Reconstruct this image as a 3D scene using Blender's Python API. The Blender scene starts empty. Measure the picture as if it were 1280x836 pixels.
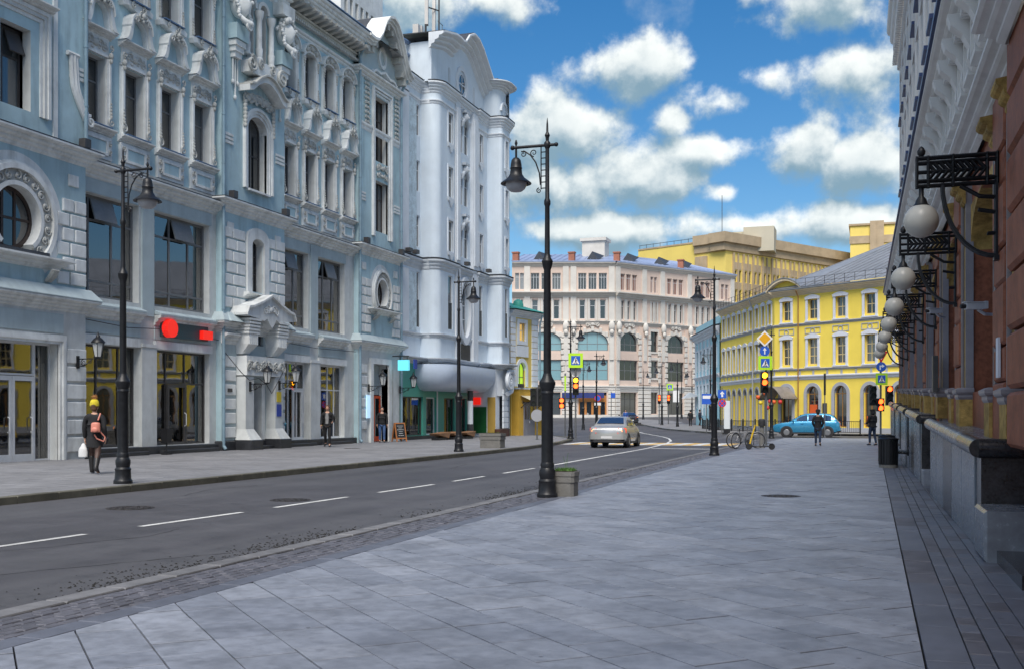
import bpy, bmesh, math, random
from mathutils import Vector, Matrix
R = math.radians
PI = math.pi
SC = bpy.context.scene
COL = SC.collection
random.seed(7)

# ------------------------------------------------------------------ camera
CAM_H = 1.55
cam_d = bpy.data.cameras.new('camera')
cam_d.sensor_width = 36.0
cam_d.lens = 36.0 * 1350 / 1280
cam_d.shift_y = 99.0 / 1280
cam_d.clip_start = 0.1
cam_d.clip_end = 5000
cam = bpy.data.objects.new('camera', cam_d)
COL.objects.link(cam)
YAW = math.atan(450 / 1350)
cam.location = (0, 0, CAM_H)
cam.rotation_euler = (R(90), 0, YAW)
SC.camera = cam

# ------------------------------------------------------------------ sky, sun, exposure
SUN_EL, SUN_AZ = 54.0, 170.0          # azimuth measured from +Y towards +X
world = bpy.data.worlds.new('World')
SC.world = world
world.use_nodes = True
W = world.node_tree
W.nodes.clear()

def nd(tree, typ, **kw):
    n = tree.nodes.new(typ)
    for k, v in kw.items():
        setattr(n, k, v)
    return n

def mth(tree, op, a, b=None, c=None, clamp=False):
    n = tree.nodes.new('ShaderNodeMath')
    n.operation = op
    n.use_clamp = clamp
    for i, v in enumerate((a, b, c)):
        if v is None:
            continue
        if isinstance(v, (int, float)):
            n.inputs[i].default_value = v
        else:
            tree.links.new(v, n.inputs[i])
    return n.outputs[0]

def vmth(tree, op, a, b=None):
    n = tree.nodes.new('ShaderNodeVectorMath')
    n.operation = op
    for i, v in enumerate((a, b)):
        if v is None:
            continue
        if isinstance(v, (tuple, list)):
            n.inputs[i].default_value = v
        else:
            tree.links.new(v, n.inputs[i])
    return n

def mixc(tree, fac, a, b, blend='MIX'):
    n = tree.nodes.new('ShaderNodeMix')
    n.data_type = 'RGBA'
    n.blend_type = blend
    for sock, v in ((n.inputs[0], fac), (n.inputs[6], a), (n.inputs[7], b)):
        if isinstance(v, (int, float)):
            sock.default_value = v
        elif isinstance(v, (tuple, list)):
            sock.default_value = (*v[:3], 1)
        else:
            tree.links.new(v, sock)
    return n.outputs[2]

def build_world():
    L = W.links.new
    sky = nd(W, 'ShaderNodeTexSky', sky_type='NISHITA', sun_disc=False)
    sky.sun_elevation = R(SUN_EL)
    sky.sun_rotation = R(SUN_AZ)
    sky.air_density = 1.0
    sky.dust_density = 0.6
    sky.ozone_density = 2.2
    tc = nd(W, 'ShaderNodeTexCoord')
    d = vmth(W, 'NORMALIZE', tc.outputs['Generated']).outputs[0]
    sep = nd(W, 'ShaderNodeSeparateXYZ')
    L(d, sep.inputs[0])
    up = mth(W, 'MAXIMUM', sep.outputs[2], 0.0)
    den = mth(W, 'ADD', up, 0.16)
    cmb = nd(W, 'ShaderNodeCombineXYZ')
    L(mth(W, 'DIVIDE', sep.outputs[0], den), cmb.inputs[0])
    L(mth(W, 'DIVIDE', sep.outputs[1], den), cmb.inputs[1])
    L(mth(W, 'MULTIPLY', up, 3.0), cmb.inputs[2])
    p = cmb.outputs[0]

    def noise(vec, sc, det, rough):
        n = nd(W, 'ShaderNodeTexNoise')
        n.inputs['Scale'].default_value = sc
        n.inputs['Detail'].default_value = det
        n.inputs['Roughness'].default_value = rough
        L(vec, n.inputs['Vector'])
        return n.outputs[0]
    big = noise(p, 0.9, 2, 0.5)
    fine = noise(d, 14.0, 10, 0.55)
    puff = noise(d, 34.0, 6, 0.6)
    # the same billows looked up a little towards the light: the difference gives lit tops and dull bases
    dup = vmth(W, 'ADD', d, (0.006, -0.002, 0.016)).outputs[0]
    fine_up = noise(dup, 14.0, 10, 0.55)
    puff_up = noise(dup, 34.0, 6, 0.6)
    def bank(vec):
        acc = None
        for (bx, by, bz), (sx, sz), amp in CLOUDS:
            df = vmth(W, 'SUBTRACT', vec, (bx, by, bz)).outputs[0]
            df = vmth(W, 'MULTIPLY', df, (1.2 / sx, 1.2 / sx, 1.2 / sz)).outputs[0]
            ln = vmth(W, 'LENGTH', df).outputs['Value']
            g = mth(W, 'MULTIPLY', mth(W, 'MAXIMUM', mth(W, 'SUBTRACT', 1.0, ln), -0.7), amp)
            acc = g if acc is None else mth(W, 'MAXIMUM', acc, g)
        return acc
    def field(f, q, vec):
        v = mth(W, 'ADD', mth(W, 'MULTIPLY', mth(W, 'SUBTRACT', f, 0.5), 3.6), mth(W, 'MULTIPLY', mth(W, 'SUBTRACT', q, 0.5), 1.1))
        return mth(W, 'ADD', v, bank(vec))
    dens, dens_up = field(fine, puff, d), field(fine_up, puff_up, dup)
    # away from the end of the street the same kind of cloud comes from noise alone
    fwd = mth(W, 'SUBTRACT', 0.55, sep.outputs[1], clamp=True)
    dens2 = mth(W, 'MULTIPLY', mth(W, 'SUBTRACT', mth(W, 'ADD', mth(W, 'MULTIPLY', fine, 0.55), big), 0.76), 3.2)
    dens = mth(W, 'MAXIMUM', dens, mth(W, 'SUBTRACT', dens2, mth(W, 'SUBTRACT', 1.0, mth(W, 'MULTIPLY', fwd, 4.0, clamp=True))))
    mr = nd(W, 'ShaderNodeMapRange', interpolation_type='SMOOTHSTEP')
    mr.inputs['From Min'].default_value = -0.16
    mr.inputs['From Max'].default_value = 0.66
    L(dens, mr.inputs['Value'])
    mask = mth(W, 'MULTIPLY', mr.outputs[0], 0.95)
    lit = nd(W, 'ShaderNodeMapRange', interpolation_type='SMOOTHSTEP')
    lit.inputs['From Min'].default_value = -0.60
    lit.inputs['From Max'].default_value = 1.0
    L(mth(W, 'SUBTRACT', dens, dens_up), lit.inputs['Value'])
    thick = nd(W, 'ShaderNodeMapRange')
    thick.inputs['From Min'].default_value = 0.3
    thick.inputs['From Max'].default_value = 1.4
    L(dens, thick.inputs['Value'])
    litf = mth(W, 'MULTIPLY', lit.outputs[0], mth(W, 'SUBTRACT', 1.0, mth(W, 'MULTIPLY', thick.outputs[0], 0.30)))
    ccol = mixc(W, litf, CLOUD_DARK, CLOUD_LIT)
    deep = nd(W, 'ShaderNodeHueSaturation')
    deep.inputs['Saturation'].default_value = SKY_SAT
    deep.inputs['Hue'].default_value = SKY_HUE
    deep.inputs['Value'].default_value = SKY_VAL
    L(sky.outputs[0], deep.inputs['Color'])
    col = mixc(W, mask, deep.outputs[0], ccol)
    bg = nd(W, 'ShaderNodeBackground')
    bg.inputs[1].default_value = SKY_STRENGTH
    L(col, bg.inputs[0])
    out = nd(W, 'ShaderNodeOutputWorld')
    L(bg.outputs[0], out.inputs[0])

def dirpx(x, y):                       # direction of a picture point, used for the clouds only
    u, v = (x - 640) / 1350, (517 - y) / 1350
    c, s = math.cos(YAW), math.sin(YAW)
    return tuple(Vector((u * c - s, c + u * s, v)).normalized())

CLOUDS = [(dirpx(775, 84), (0.058, 0.034), 1.1), (dirpx(895, 130), (0.050, 0.020), 1.0), (dirpx(850, 148), (0.024, 0.018), 0.8),
          (dirpx(962, 96), (0.045, 0.020), 1.0), (dirpx(1075, 90), (0.085, 0.055), 1.3), (dirpx(1050, 10), (0.105, 0.045), 1.2),
          (dirpx(945, -8), (0.04, 0.02), 0.9), (dirpx(1000, 195), (0.050, 0.036), 1.2), (dirpx(1095, 205), (0.080, 0.036), 1.3),
          (dirpx(690, 165), (0.070, 0.050), 1.4), (dirpx(680, 235), (0.110, 0.045), 1.4), (dirpx(800, 225), (0.080, 0.036), 1.3),
          (dirpx(885, 190), (0.050, 0.022), 0.9), (dirpx(905, 240), (0.028, 0.015), 1.0), (dirpx(935, 282), (0.120, 0.026), 1.3),
          (dirpx(740, 288), (0.130, 0.024), 1.2), (dirpx(1050, 280), (0.090, 0.026), 1.2),
          (dirpx(520, -5), (0.060, 0.030), 0.9), (dirpx(600, 0), (0.05, 0.02), 0.8),
          (dirpx(200, 40), (0.22, 0.10), 0.9), (dirpx(1330, 120), (0.20, 0.10), 1.1)]
CLOUD_LIT = (6.3, 6.4, 6.1)
CLOUD_DARK = (1.35, 2.1, 2.6)
SKY_SAT, SKY_HUE, SKY_VAL = 1.40, 0.500, 0.68
SKY_STRENGTH = 0.085
build_world()

sun_d = bpy.data.lights.new('sun', 'SUN')
sun_d.energy = 2.0
sun_d.angle = R(30)
sun_d.color = (1.0, 0.94, 0.86)
sun = bpy.data.objects.new('sun', sun_d)
COL.objects.link(sun)
_sd = Vector((math.sin(R(SUN_AZ)) * math.cos(R(SUN_EL)), math.cos(R(SUN_AZ)) * math.cos(R(SUN_EL)), math.sin(R(SUN_EL))))
sun.rotation_euler = (-_sd).to_track_quat('-Z', 'Y').to_euler()
sun.location = (20, -20, 60)
SC.view_settings.view_transform = 'Standard'
SC.view_settings.look = 'None'
SC.view_settings.gamma = 1.0
SC.view_settings.exposure = 1.15
SC.cycles.max_bounces = 6

# ------------------------------------------------------------------ materials
MATS = {}
def mat(name, col, rough=0.7, var=0.12, scale=3.0, bump=0.0, bscale=40.0, metal=0.0, dirt=0.0, dirtcol=(0.05, 0.05, 0.05), streak=0.0, spec=0.5, emit=None, estr=0.0, coat=0.0):
    if name in MATS:
        return MATS[name]
    m = bpy.data.materials.new(name)
    m.use_nodes = True
    t = m.node_tree
    b = t.nodes['Principled BSDF']
    L = t.links.new
    b.inputs['Roughness'].default_value = rough
    b.inputs['Metallic'].default_value = metal
    b.inputs['Specular IOR Level'].default_value = spec
    if coat:
        b.inputs['Coat Weight'].default_value = coat
        b.inputs['Coat Roughness'].default_value = 0.08
    tc = nd(t, 'ShaderNodeTexCoord')
    geo = nd(t, 'ShaderNodeNewGeometry')
    def noise(sc, det=5, vec=None, rg=0.6):
        n = nd(t, 'ShaderNodeTexNoise')
        n.inputs['Scale'].default_value = sc
        n.inputs['Detail'].default_value = det
        n.inputs['Roughness'].default_value = rg
        L(vec if vec is not None else geo.outputs['Position'], n.inputs['Vector'])
        return n.outputs[0]
    c = None
    if var > 0:
        lo = tuple(max(0, x * (1 - var)) for x in col)
        hi = tuple(min(1, x * (1 + var)) for x in col)
        n1 = noise(scale)
        n2 = noise(scale * 0.17, 3)
        f = mth(t, 'MULTIPLY_ADD', mth(t, 'SUBTRACT', mth(t, 'ADD', n1, n2), 1.0), 2.2, 0.5, clamp=True)
        c = mixc(t, f, lo, hi)
        if not (isinstance(rough, float) and rough < 0.12):
            r = mth(t, 'MULTIPLY_ADD', n1, 0.22, rough - 0.11, clamp=True)
            L(r, b.inputs['Roughness'])
    if dirt > 0:
        if c is None:
            c = col
        n3 = noise(0.55, 7, rg=0.7)
        if streak:
            mp = nd(t, 'ShaderNodeMapping')
            mp.inputs['Scale'].default_value = (1, 1, 0.12)
            L(geo.outputs['Position'], mp.inputs[0])
            n4 = noise(3.2, 5, mp.outputs[0])
            n3 = mth(t, 'ADD', mth(t, 'MULTIPLY', n3, 1 - streak), mth(t, 'MULTIPLY', n4, streak))
        f = mth(t, 'MULTIPLY', mth(t, 'MULTIPLY_ADD', n3, 4.0, -2.0, clamp=True), dirt)
        c = mixc(t, f, c, dirtcol)
    if c is None:
        b.inputs['Base Color'].default_value = (*col, 1)
    else:
        L(c, b.inputs['Base Color'])
    if bump > 0:
        bn = nd(t, 'ShaderNodeBump')
        bn.inputs['Strength'].default_value = bump
        bn.inputs['Distance'].default_value = 0.02
        L(noise(bscale, 4), bn.inputs['Height'])
        L(bn.outputs[0], b.inputs['Normal'])
    if emit:
        b.inputs['Emission Color'].default_value = (*emit, 1)
        b.inputs['Emission Strength'].default_value = estr
    MATS[name] = m
    return m

def glass_mat(name, tint, see=0.0, rough=0.02, wav=0.004):
    """window glass: a dark reflecting pane; see > 0 lets part of the room behind show"""
    m = bpy.data.materials.new(name)
    m.use_nodes = True
    t = m.node_tree
    L = t.links.new
    b = t.nodes['Principled BSDF']
    b.inputs['Base Color'].default_value = (*tint, 1)
    b.inputs['Roughness'].default_value = rough
    b.inputs['Specular IOR Level'].default_value = 0.9
    b.inputs['IOR'].default_value = 1.65
    geo = nd(t, 'ShaderNodeNewGeometry')
    n = nd(t, 'ShaderNodeTexNoise')
    n.inputs['Scale'].default_value = 1.3
    n.inputs['Detail'].default_value = 2
    L(geo.outputs['Position'], n.inputs['Vector'])
    bn = nd(t, 'ShaderNodeBump')
    bn.inputs['Strength'].default_value = wav * 4
    bn.inputs['Distance'].default_value = 0.05
    L(n.outputs[0], bn.inputs['Height'])
    L(bn.outputs[0], b.inputs['Normal'])
    if see > 0:
        tr = nd(t, 'ShaderNodeBsdfTransparent')
        tr.inputs[0].default_value = (0.75, 0.82, 0.82, 1)
        gl = nd(t, 'ShaderNodeBsdfGlossy')
        gl.inputs['Roughness'].default_value = rough
        L(bn.outputs[0], gl.inputs['Normal'])
        lw = nd(t, 'ShaderNodeFresnel')
        lw.inputs[0].default_value = 1.5
        mx = nd(t, 'ShaderNodeMixShader')
        L(mth(t, 'MULTIPLY_ADD', lw.outputs[0], 1.0, 1 - see, clamp=True), mx.inputs[0])
        L(tr.outputs[0], mx.inputs[1])
        L(gl.outputs[0], mx.inputs[2])
        L(mx.outputs[0], t.nodes['Material Output'].inputs[0])
    MATS[name] = m
    return m

# ------------------------------------------------------------------ mesh builder
class MB:
    def __init__(s):
        s.v, s.f = [], []
    def add(s, vs, fs):
        n = len(s.v)
        s.v += [tuple(p) for p in vs]
        s.f += [tuple(i + n for i in f) for f in fs]
        return s
    def quad(s, a, b, c, d):
        return s.add((a, b, c, d), ((0, 1, 2, 3),))
    def box(s, x0, x1, y0, y1, z0, z1):
        return s.add([(x0, y0, z0), (x1, y0, z0), (x1, y1, z0), (x0, y1, z0), (x0, y0, z1), (x1, y0, z1), (x1, y1, z1), (x0, y1, z1)],
                     [(0, 3, 2, 1), (4, 5, 6, 7), (0, 1, 5, 4), (1, 2, 6, 5), (2, 3, 7, 6), (3, 0, 4, 7)])
    def block(s, x0, x1, y0, y1, z0, z1, b=0.03):
        """a stone set in a wall: chamfered towards -y"""
        s.add([(x0, y1, z0), (x1, y1, z0), (x1, y1, z1), (x0, y1, z1),
               (x0, y0 + b, z0), (x1, y0 + b, z0), (x1, y0 + b, z1), (x0, y0 + b, z1),
               (x0 + b, y0, z0 + b), (x1 - b, y0, z0 + b), (x1 - b, y0, z1 - b), (x0 + b, y0, z1 - b)],
              [(8, 9, 10, 11), (4, 5, 9, 8), (5, 6, 10, 9), (6, 7, 11, 10), (7, 4, 8, 11), (0, 1, 5, 4), (1, 2, 6, 5), (2, 3, 7, 6), (3, 0, 4, 7)])
        return s
    def pad(s, poly, z0, z1, b=0.012):
        """a paving piece from a convex polygon: chamfered top"""
        cx = sum(p[0] for p in poly) / len(poly)
        cy = sum(p[1] for p in poly) / len(poly)
        k = len(poly)
        vs = [(x, y, z0) for x, y in poly] + [(x, y, z1 - b) for x, y in poly]
        for x, y in poly:
            dx, dy = cx - x, cy - y
            l = math.hypot(dx, dy) or 1
            vs.append((x + dx / l * b * 1.4, y + dy / l * b * 1.4, z1))
        fs = [tuple(range(2 * k, 3 * k))]
        for i in range(k):
            j = (i + 1) % k
            fs += [(i, j, k + j, k + i), (k + i, k + j, 2 * k + j, 2 * k + i)]
        return s.add(vs, fs)
    def prism(s, pts, y0, y1):
        """polygon in x-z pushed from y0 to y1"""
        k = len(pts)
        vs = [(x, y0, z) for x, z in pts] + [(x, y1, z) for x, z in pts]
        fs = [tuple(range(k)), tuple(range(2 * k - 1, k - 1, -1))]
        for i in range(k):
            j = (i + 1) % k
            fs.append((i, i + k, j + k, j))
        return s.add(vs, fs)
    def slab(s, pts, z0, z1):
        k = len(pts)
        vs = [(x, y, z0) for x, y in pts] + [(x, y, z1) for x, y in pts]
        fs = [tuple(range(k - 1, -1, -1)), tuple(range(k, 2 * k))]
        for i in range(k):
            j = (i + 1) % k
            fs.append((i, j, j + k, i + k))
        return s.add(vs, fs)
    def band(s, outer, inner, y0, y1, closed=False):
        """ring between two equal-length x-z polylines, from y0 (front) to y1"""
        k = len(outer)
        vs = [(x, y0, z) for x, z in outer] + [(x, y0, z) for x, z in inner] + [(x, y1, z) for x, z in outer] + [(x, y1, z) for x, z in inner]
        fs = []
        for i in range(k if closed else k - 1):
            j = (i + 1) % k
            fs += [(i, j, k + j, k + i), (i, 2 * k + i, 2 * k + j, j), (k + i, k + j, 3 * k + j, 3 * k + i)]
        if not closed:
            fs += [(0, k, 3 * k, 2 * k), (k - 1, 3 * k - 1, 4 * k - 1, 2 * k - 1)]
        return s.add(vs, fs)
    def arc(s, cx, cz, r0, r1, a0, a1, y0, y1, n=16, sx=1.0, closed=False):
        o, i = [], []
        for k in range(n if closed else n + 1):
            a = R(a0 + (a1 - a0) * k / n)
            o.append((cx + sx * r1 * math.cos(a), cz + r1 * math.sin(a)))
            i.append((cx + sx * r0 * math.cos(a), cz + r0 * math.sin(a)))
        return s.band(o, i, y0, y1, closed)
    def sweep(s, path, prof, closed=False, caps=True):
        """profile (outward offset, z) swept along a plan polyline; outward is to the right of travel"""
        n = len(path)
        rings = []
        for i, (x, y) in enumerate(path):
            def dirn(a, b):
                dx, dy = b[0] - a[0], b[1] - a[1]
                l = math.hypot(dx, dy) or 1
                return dx / l, dy / l
            if closed:
                d0, d1 = dirn(path[i - 1], path[i]), dirn(path[i], path[(i + 1) % n])
            else:
                d0 = dirn(path[i - 1], path[i]) if i else dirn(path[0], path[1])
                d1 = dirn(path[i], path[i + 1]) if i < n - 1 else d0
            n0, n1 = (d0[1], -d0[0]), (d1[1], -d1[0])
            mx, my = n0[0] + n1[0], n0[1] + n1[1]
            l2 = (mx * mx + my * my) / 2 or 1
            mx, my = mx / l2, my / l2
            if abs(mx) + abs(my) > 5:
                mx, my = n1
            rings.append([(x + mx * o, y + my * o, z) for o, z in prof])
        k = len(prof)
        vs = [p for r in rings for p in r]
        fs = []
        for i in range(n if closed else n - 1):
            a, b = i * k, ((i + 1) % n) * k
            for j in range(k - 1):
                fs.append((a + j, b + j, b + j + 1, a + j + 1))
            fs.append((a + k - 1, b + k - 1, b, a))
        if caps and not closed:
            fs += [tuple(range(k - 1, -1, -1)), tuple((n - 1) * k + j for j in range(k))]
        return s.add(vs, fs)
    def lathe(s, prof, n=16, c=(0, 0, 0), cap=True, a0=0.0):
        k = len(prof)
        vs, fs = [], []
        for r, z in prof:
            for i in range(n):
                a = a0 + 2 * PI * i / n
                vs.append((c[0] + r * math.cos(a), c[1] + r * math.sin(a), c[2] + z))
        for j in range(k - 1):
            for i in range(n):
                i2 = (i + 1) % n
                fs.append((j * n + i, j * n + i2, (j + 1) * n + i2, (j + 1) * n + i))
        if cap:
            fs += [tuple(range(n - 1, -1, -1)), tuple((k - 1) * n + i for i in range(n))]
        return s.add(vs, fs)
    def tube(s, pts, r, n=6, caps=True, closed=False):
        pts = [Vector(p) for p in pts]
        m = len(pts)
        rr = r if isinstance(r, (list, tuple)) else [r] * m
        vs, fs = [], []
        prev = None
        for i, p in enumerate(pts):
            if closed:
                t = (pts[(i + 1) % m] - pts[i - 1])
            else:
                t = (pts[min(i + 1, m - 1)] - pts[max(i - 1, 0)])
            t = t.normalized() if t.length > 1e-9 else Vector((0, 0, 1))
            if prev is None:
                a = Vector((0, 0, 1)) if abs(t.z) < 0.9 else Vector((1, 0, 0))
                u = t.cross(a).normalized()
            else:
                u = (prev - t * prev.dot(t))
                u = u.normalized() if u.length > 1e-6 else t.orthogonal().normalized()
            prev = u
            w = t.cross(u)
            for k in range(n):
                a = 2 * PI * k / n
                vs.append(p + (u * math.cos(a) + w * math.sin(a)) * rr[i])
        for i in range(m if closed else m - 1):
            i2 = (i + 1) % m
            for k in range(n):
                k2 = (k + 1) % n
                fs.append((i * n + k, i * n + k2, i2 * n + k2, i2 * n + k))
        if caps and not closed:
            fs += [tuple(range(n - 1, -1, -1)), tuple((m - 1) * n + k for k in range(n))]
        return s.add(vs, fs)
    def ball(s, c, r, n=10, m=6, sc=(1, 1, 1)):
        prof = []
        vs, fs = [], []
        for j in range(m + 1):
            a = -PI / 2 + PI * j / m
            for i in range(n):
                b = 2 * PI * i / n
                vs.append((c[0] + sc[0] * r * math.cos(a) * math.cos(b), c[1] + sc[1] * r * math.cos(a) * math.sin(b), c[2] + sc[2] * r * math.sin(a)))
        for j in range(m):
            for i in range(n):
                i2 = (i + 1) % n
                fs.append((j * n + i, j * n + i2, (j + 1) * n + i2, (j + 1) * n + i))
        return s.add(vs, fs)
    def spiral(s, cx, cz, r, turns=1.4, a0=0.0, sgn=1, y=-0.03, th=0.03, n=20, flat=1.0):
        pts, rr = [], []
        for i in range(n + 1):
            f = i / n
            a = a0 + sgn * turns * 2 * PI * f
            q = r * (1 - 0.82 * f)
            pts.append((cx + q * math.cos(a) * flat, y - 0.4 * th * f, cz + q * math.sin(a)))
            rr.append(th * (1 - 0.4 * f))
        return s.tube(pts, rr, 5)
    def merge(s, o, loc=(0, 0, 0), rz=0.0, sc=1.0, mirror=False):
        c, q = math.cos(rz), math.sin(rz)
        n = len(s.v)
        for x, y, z in o.v:
            if mirror:
                x = -x
            x, y, z = x * sc, y * sc, z * sc
            s.v.append((loc[0] + x * c - y * q, loc[1] + x * q + y * c, loc[2] + z))
        s.f += [tuple(i + n for i in (reversed(f) if mirror else f)) for f in o.f]
        return s
    def mesh(s, name, m=None, smooth=False, angle=40):
        me = bpy.data.meshes.new(name)
        me.from_pydata(s.v, [], s.f)
        if m is not None:
            me.materials.append(MATS[m] if isinstance(m, str) else m)
        if smooth:
            me.polygons.foreach_set('use_smooth', [True] * len(me.polygons))
            me.set_sharp_from_angle(angle=R(angle))
        me.update()
        return me
    def build(s, name, m, parent=None, loc=(0, 0, 0), smooth=False, rz=0.0, angle=40, label=None, kind=None):
        return link(name, s.mesh(name, m, smooth, angle), parent, loc, rz, label, kind)

OFF = {}
FRAME = None                           # (x, y, angle): plan frame of the facade being built, relative to its building
def set_frame(par, p0, p1):
    global FRAME
    if par is None:
        FRAME = None
    else:
        FRAME = (p0[0] - par.location[0], p0[1] - par.location[1], math.atan2(p1[1] - p0[1], p1[0] - p0[0]))

def link(name, me, parent=None, loc=(0, 0, 0), rz=0.0, label=None, kind=None):
    o = bpy.data.objects.new(name, me)
    COL.objects.link(o)
    off = OFF.get(parent.name, (0, 0, 0)) if parent is not None else (0, 0, 0)
    loc = (loc[0] - off[0], loc[1] - off[1], loc[2] - off[2])
    if FRAME is not None:
        c, s = math.cos(FRAME[2]), math.sin(FRAME[2])
        loc = (FRAME[0] + loc[0] * c - loc[1] * s, FRAME[1] + loc[0] * s + loc[1] * c, loc[2])
        rz += FRAME[2]
    o.location = loc
    o.rotation_euler = (0, 0, rz)
    if parent is not None:
        o.parent = parent
    if label:
        o['label'] = label
    if kind:
        o['kind'] = kind
    return o

def thing(name, label, cat, loc=(0, 0, 0), rz=0.0, group=None, off=None):
    o = bpy.data.objects.new(name, None)
    COL.objects.link(o)
    o.empty_display_size = 0.3
    o.location = loc
    o.rotation_euler = (0, 0, rz)
    tag(o, label, cat, group)
    if off:
        OFF[o.name] = off
    return o

def tag(o, label, cat, group=None):
    o['label'] = label
    o['category'] = cat
    if group:
        o['group'] = group
    return o

def struct(o):
    o['kind'] = 'structure'
    return o

def dup(root, loc, rz=0.0, label=None, group=None, scale=None):
    def cp(o, par):
        c = o.copy()
        COL.objects.link(c)
        c.parent = par
        for ch in list(KIDS.get(o, [])) or [x for x in o.children]:
            cp(ch, c)
        return c
    r = cp(root, None)
    r.location = loc
    r.rotation_euler = (0, 0, rz)
    if scale:
        r.scale = (scale,) * 3
    if label:
        r['label'] = label
    if group:
        r['group'] = group
    return r
KIDS = {}

def arcpts(cx, cz, r, a0, a1, n=12, sx=1.0):
    return [(cx + sx * r * math.cos(R(a0 + (a1 - a0) * i / n)), cz + r * math.sin(R(a0 + (a1 - a0) * i / n))) for i in range(n + 1)]

def wall(x0, x1, z0, z1, holes=(), y=0.0, depth=0.35, mb=None, rev=None):
    """facade sheet at y with rectangular openings (a, b, c, d) and their reveals"""
    mb = mb or MB()
    xs = sorted(set([x0, x1] + [min(max(v, x0), x1) for h in holes for v in h[:2]]))
    zs = sorted(set([z0, z1] + [min(max(v, z0), z1) for h in holes for v in h[2:4]]))
    for i in range(len(xs) - 1):
        run = None
        for j in range(len(zs) - 1):
            mx, mz = (xs[i] + xs[i + 1]) / 2, (zs[j] + zs[j + 1]) / 2
            inside = any(h[0] < mx < h[1] and h[2] < mz < h[3] for h in holes)
            if not inside:
                if run is None:
                    run = zs[j]
            if inside or j == len(zs) - 2:
                top = zs[j] if inside else zs[j + 1]
                if run is not None and top > run:
                    mb.quad((xs[i], y, run), (xs[i + 1], y, run), (xs[i + 1], y, top), (xs[i], y, top))
                run = None
    full = mb
    for h in holes:
        a, b, c, d = h[:4]
        e = y + depth
        mb = full if rev is None else MB()
        mb.quad((a, y, c), (a, y, d), (a, e, d), (a, e, c))
        mb.quad((b, y, c), (b, e, c), (b, e, d), (b, y, d))
        mb.quad((a, y, d), (b, y, d), (b, e, d), (a, e, d))
        mb.quad((a, y, c), (a, e, c), (b, e, c), (b, y, c))
        if rev is not None:
            mb.build('reveal', rev[0], rev[1])
    return full

def spandrel(mb, a, b, zs, zt, y0, y1, n=10):
    """fills the corners above an arch springing at zs inside the rectangular opening a..b up to zt"""
    cx, r = (a + b) / 2, (b - a) / 2
    h = zt - zs
    for sgn in (-1, 1):
        pts = [(cx + sgn * r, zt)]
        arc = [(cx + sgn * r * math.cos(t), zs + h * math.sin(t)) for t in [PI / 2 * i / n for i in range(n + 1)]]
        for i in range(n):
            q = [(cx + sgn * r, zt), arc[i], arc[i + 1]]
            mb.prism(q if sgn > 0 else q[::-1], y0, y1)
    return mb

# ------------------------------------------------------------------ shared materials
mat('asphalt', (0.070, 0.069, 0.077), 0.62, 0.22, 2.2, 0.35, 160, dirt=0.45, dirtcol=(0.035, 0.035, 0.04))
mat('ground_far', (0.07, 0.07, 0.075), 0.9, 0.2, 0.5)
mat('granite_slab', (0.232, 0.252, 0.300), 0.50, 0.24, 9.0, 0.2, 120, dirt=0.45, dirtcol=(0.125, 0.133, 0.158))
mat('granite_slab_b', (0.258, 0.278, 0.326), 0.54, 0.24, 9.0, 0.2, 120, dirt=0.45, dirtcol=(0.13, 0.14, 0.163))
mat('granite_slab_c', (0.206, 0.225, 0.272), 0.48, 0.24, 9.0, 0.2, 120, dirt=0.45, dirtcol=(0.115, 0.123, 0.148))
mat('joint', (0.014, 0.014, 0.016), 0.95, 0.3, 20)
mat('sett', (0.10, 0.10, 0.118), 0.55, 0.3, 9.0, 0.2, 120)
mat('border_stone', (0.11, 0.12, 0.152), 0.5, 0.18, 6.0, 0.1, 90)
mat('kerb_light', (0.15, 0.15, 0.158), 0.7, 0.25, 5.0, 0.2, 90)
mat('kerb_old', (0.095, 0.09, 0.07), 0.8, 0.3, 3.0, 0.3, 60, dirt=0.7, dirtcol=(0.05, 0.05, 0.035))
mat('side_slab', (0.20, 0.20, 0.21), 0.65, 0.18, 3.0, 0.15, 90, dirt=0.4, dirtcol=(0.11, 0.11, 0.115))
mat('paint_white', (0.62, 0.62, 0.60), 0.6, 0.2, 14, dirt=0.9, dirtcol=(0.2, 0.2, 0.2))
mat('paint_yellow', (0.62, 0.40, 0.12), 0.6, 0.1, 8, dirt=0.6, dirtcol=(0.2, 0.17, 0.12))
mat('soil_dark', (0.012, 0.011, 0.010), 0.9, 0.3, 30)
mat('iron', (0.05, 0.045, 0.045), 0.6, 0.3, 30, 0.2, 60, metal=0.4)
mat('black_iron', (0.012, 0.013, 0.016), 0.42, 0.25, 12, 0.1, 60, spec=0.35)

def zg(y):
    return min(max(0.0, (y - 105) * 0.018), 1.08)

def strip_mesh(x0, x1, ys, dz):
    mb = MB()
    for a, b in zip(ys[:-1], ys[1:]):
        mb.quad((x0, a, zg(a) + dz), (x1, a, zg(a) + dz), (x1, b, zg(b) + dz), (x0, b, zg(b) + dz))
    return mb

struct(strip_mesh(-900, 900, [-600, -30, 105, 165, 1500], -0.08).build('ground', 'ground_far'))
rm = strip_mesh(-75, -6.36, [-30, 0, 30, 60, 66], 0.0)
rm.merge(strip_mesh(-75, -4.4, [66, 71.02], 0.0)).merge(strip_mesh(9.45, 60, [-30, 0, 30, 71.02], 0.0)).merge(strip_mesh(-75, 60, [71.02, 105, 130, 165, 190], 0.0))
road = struct(rm.build('road', 'asphalt'))

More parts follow.
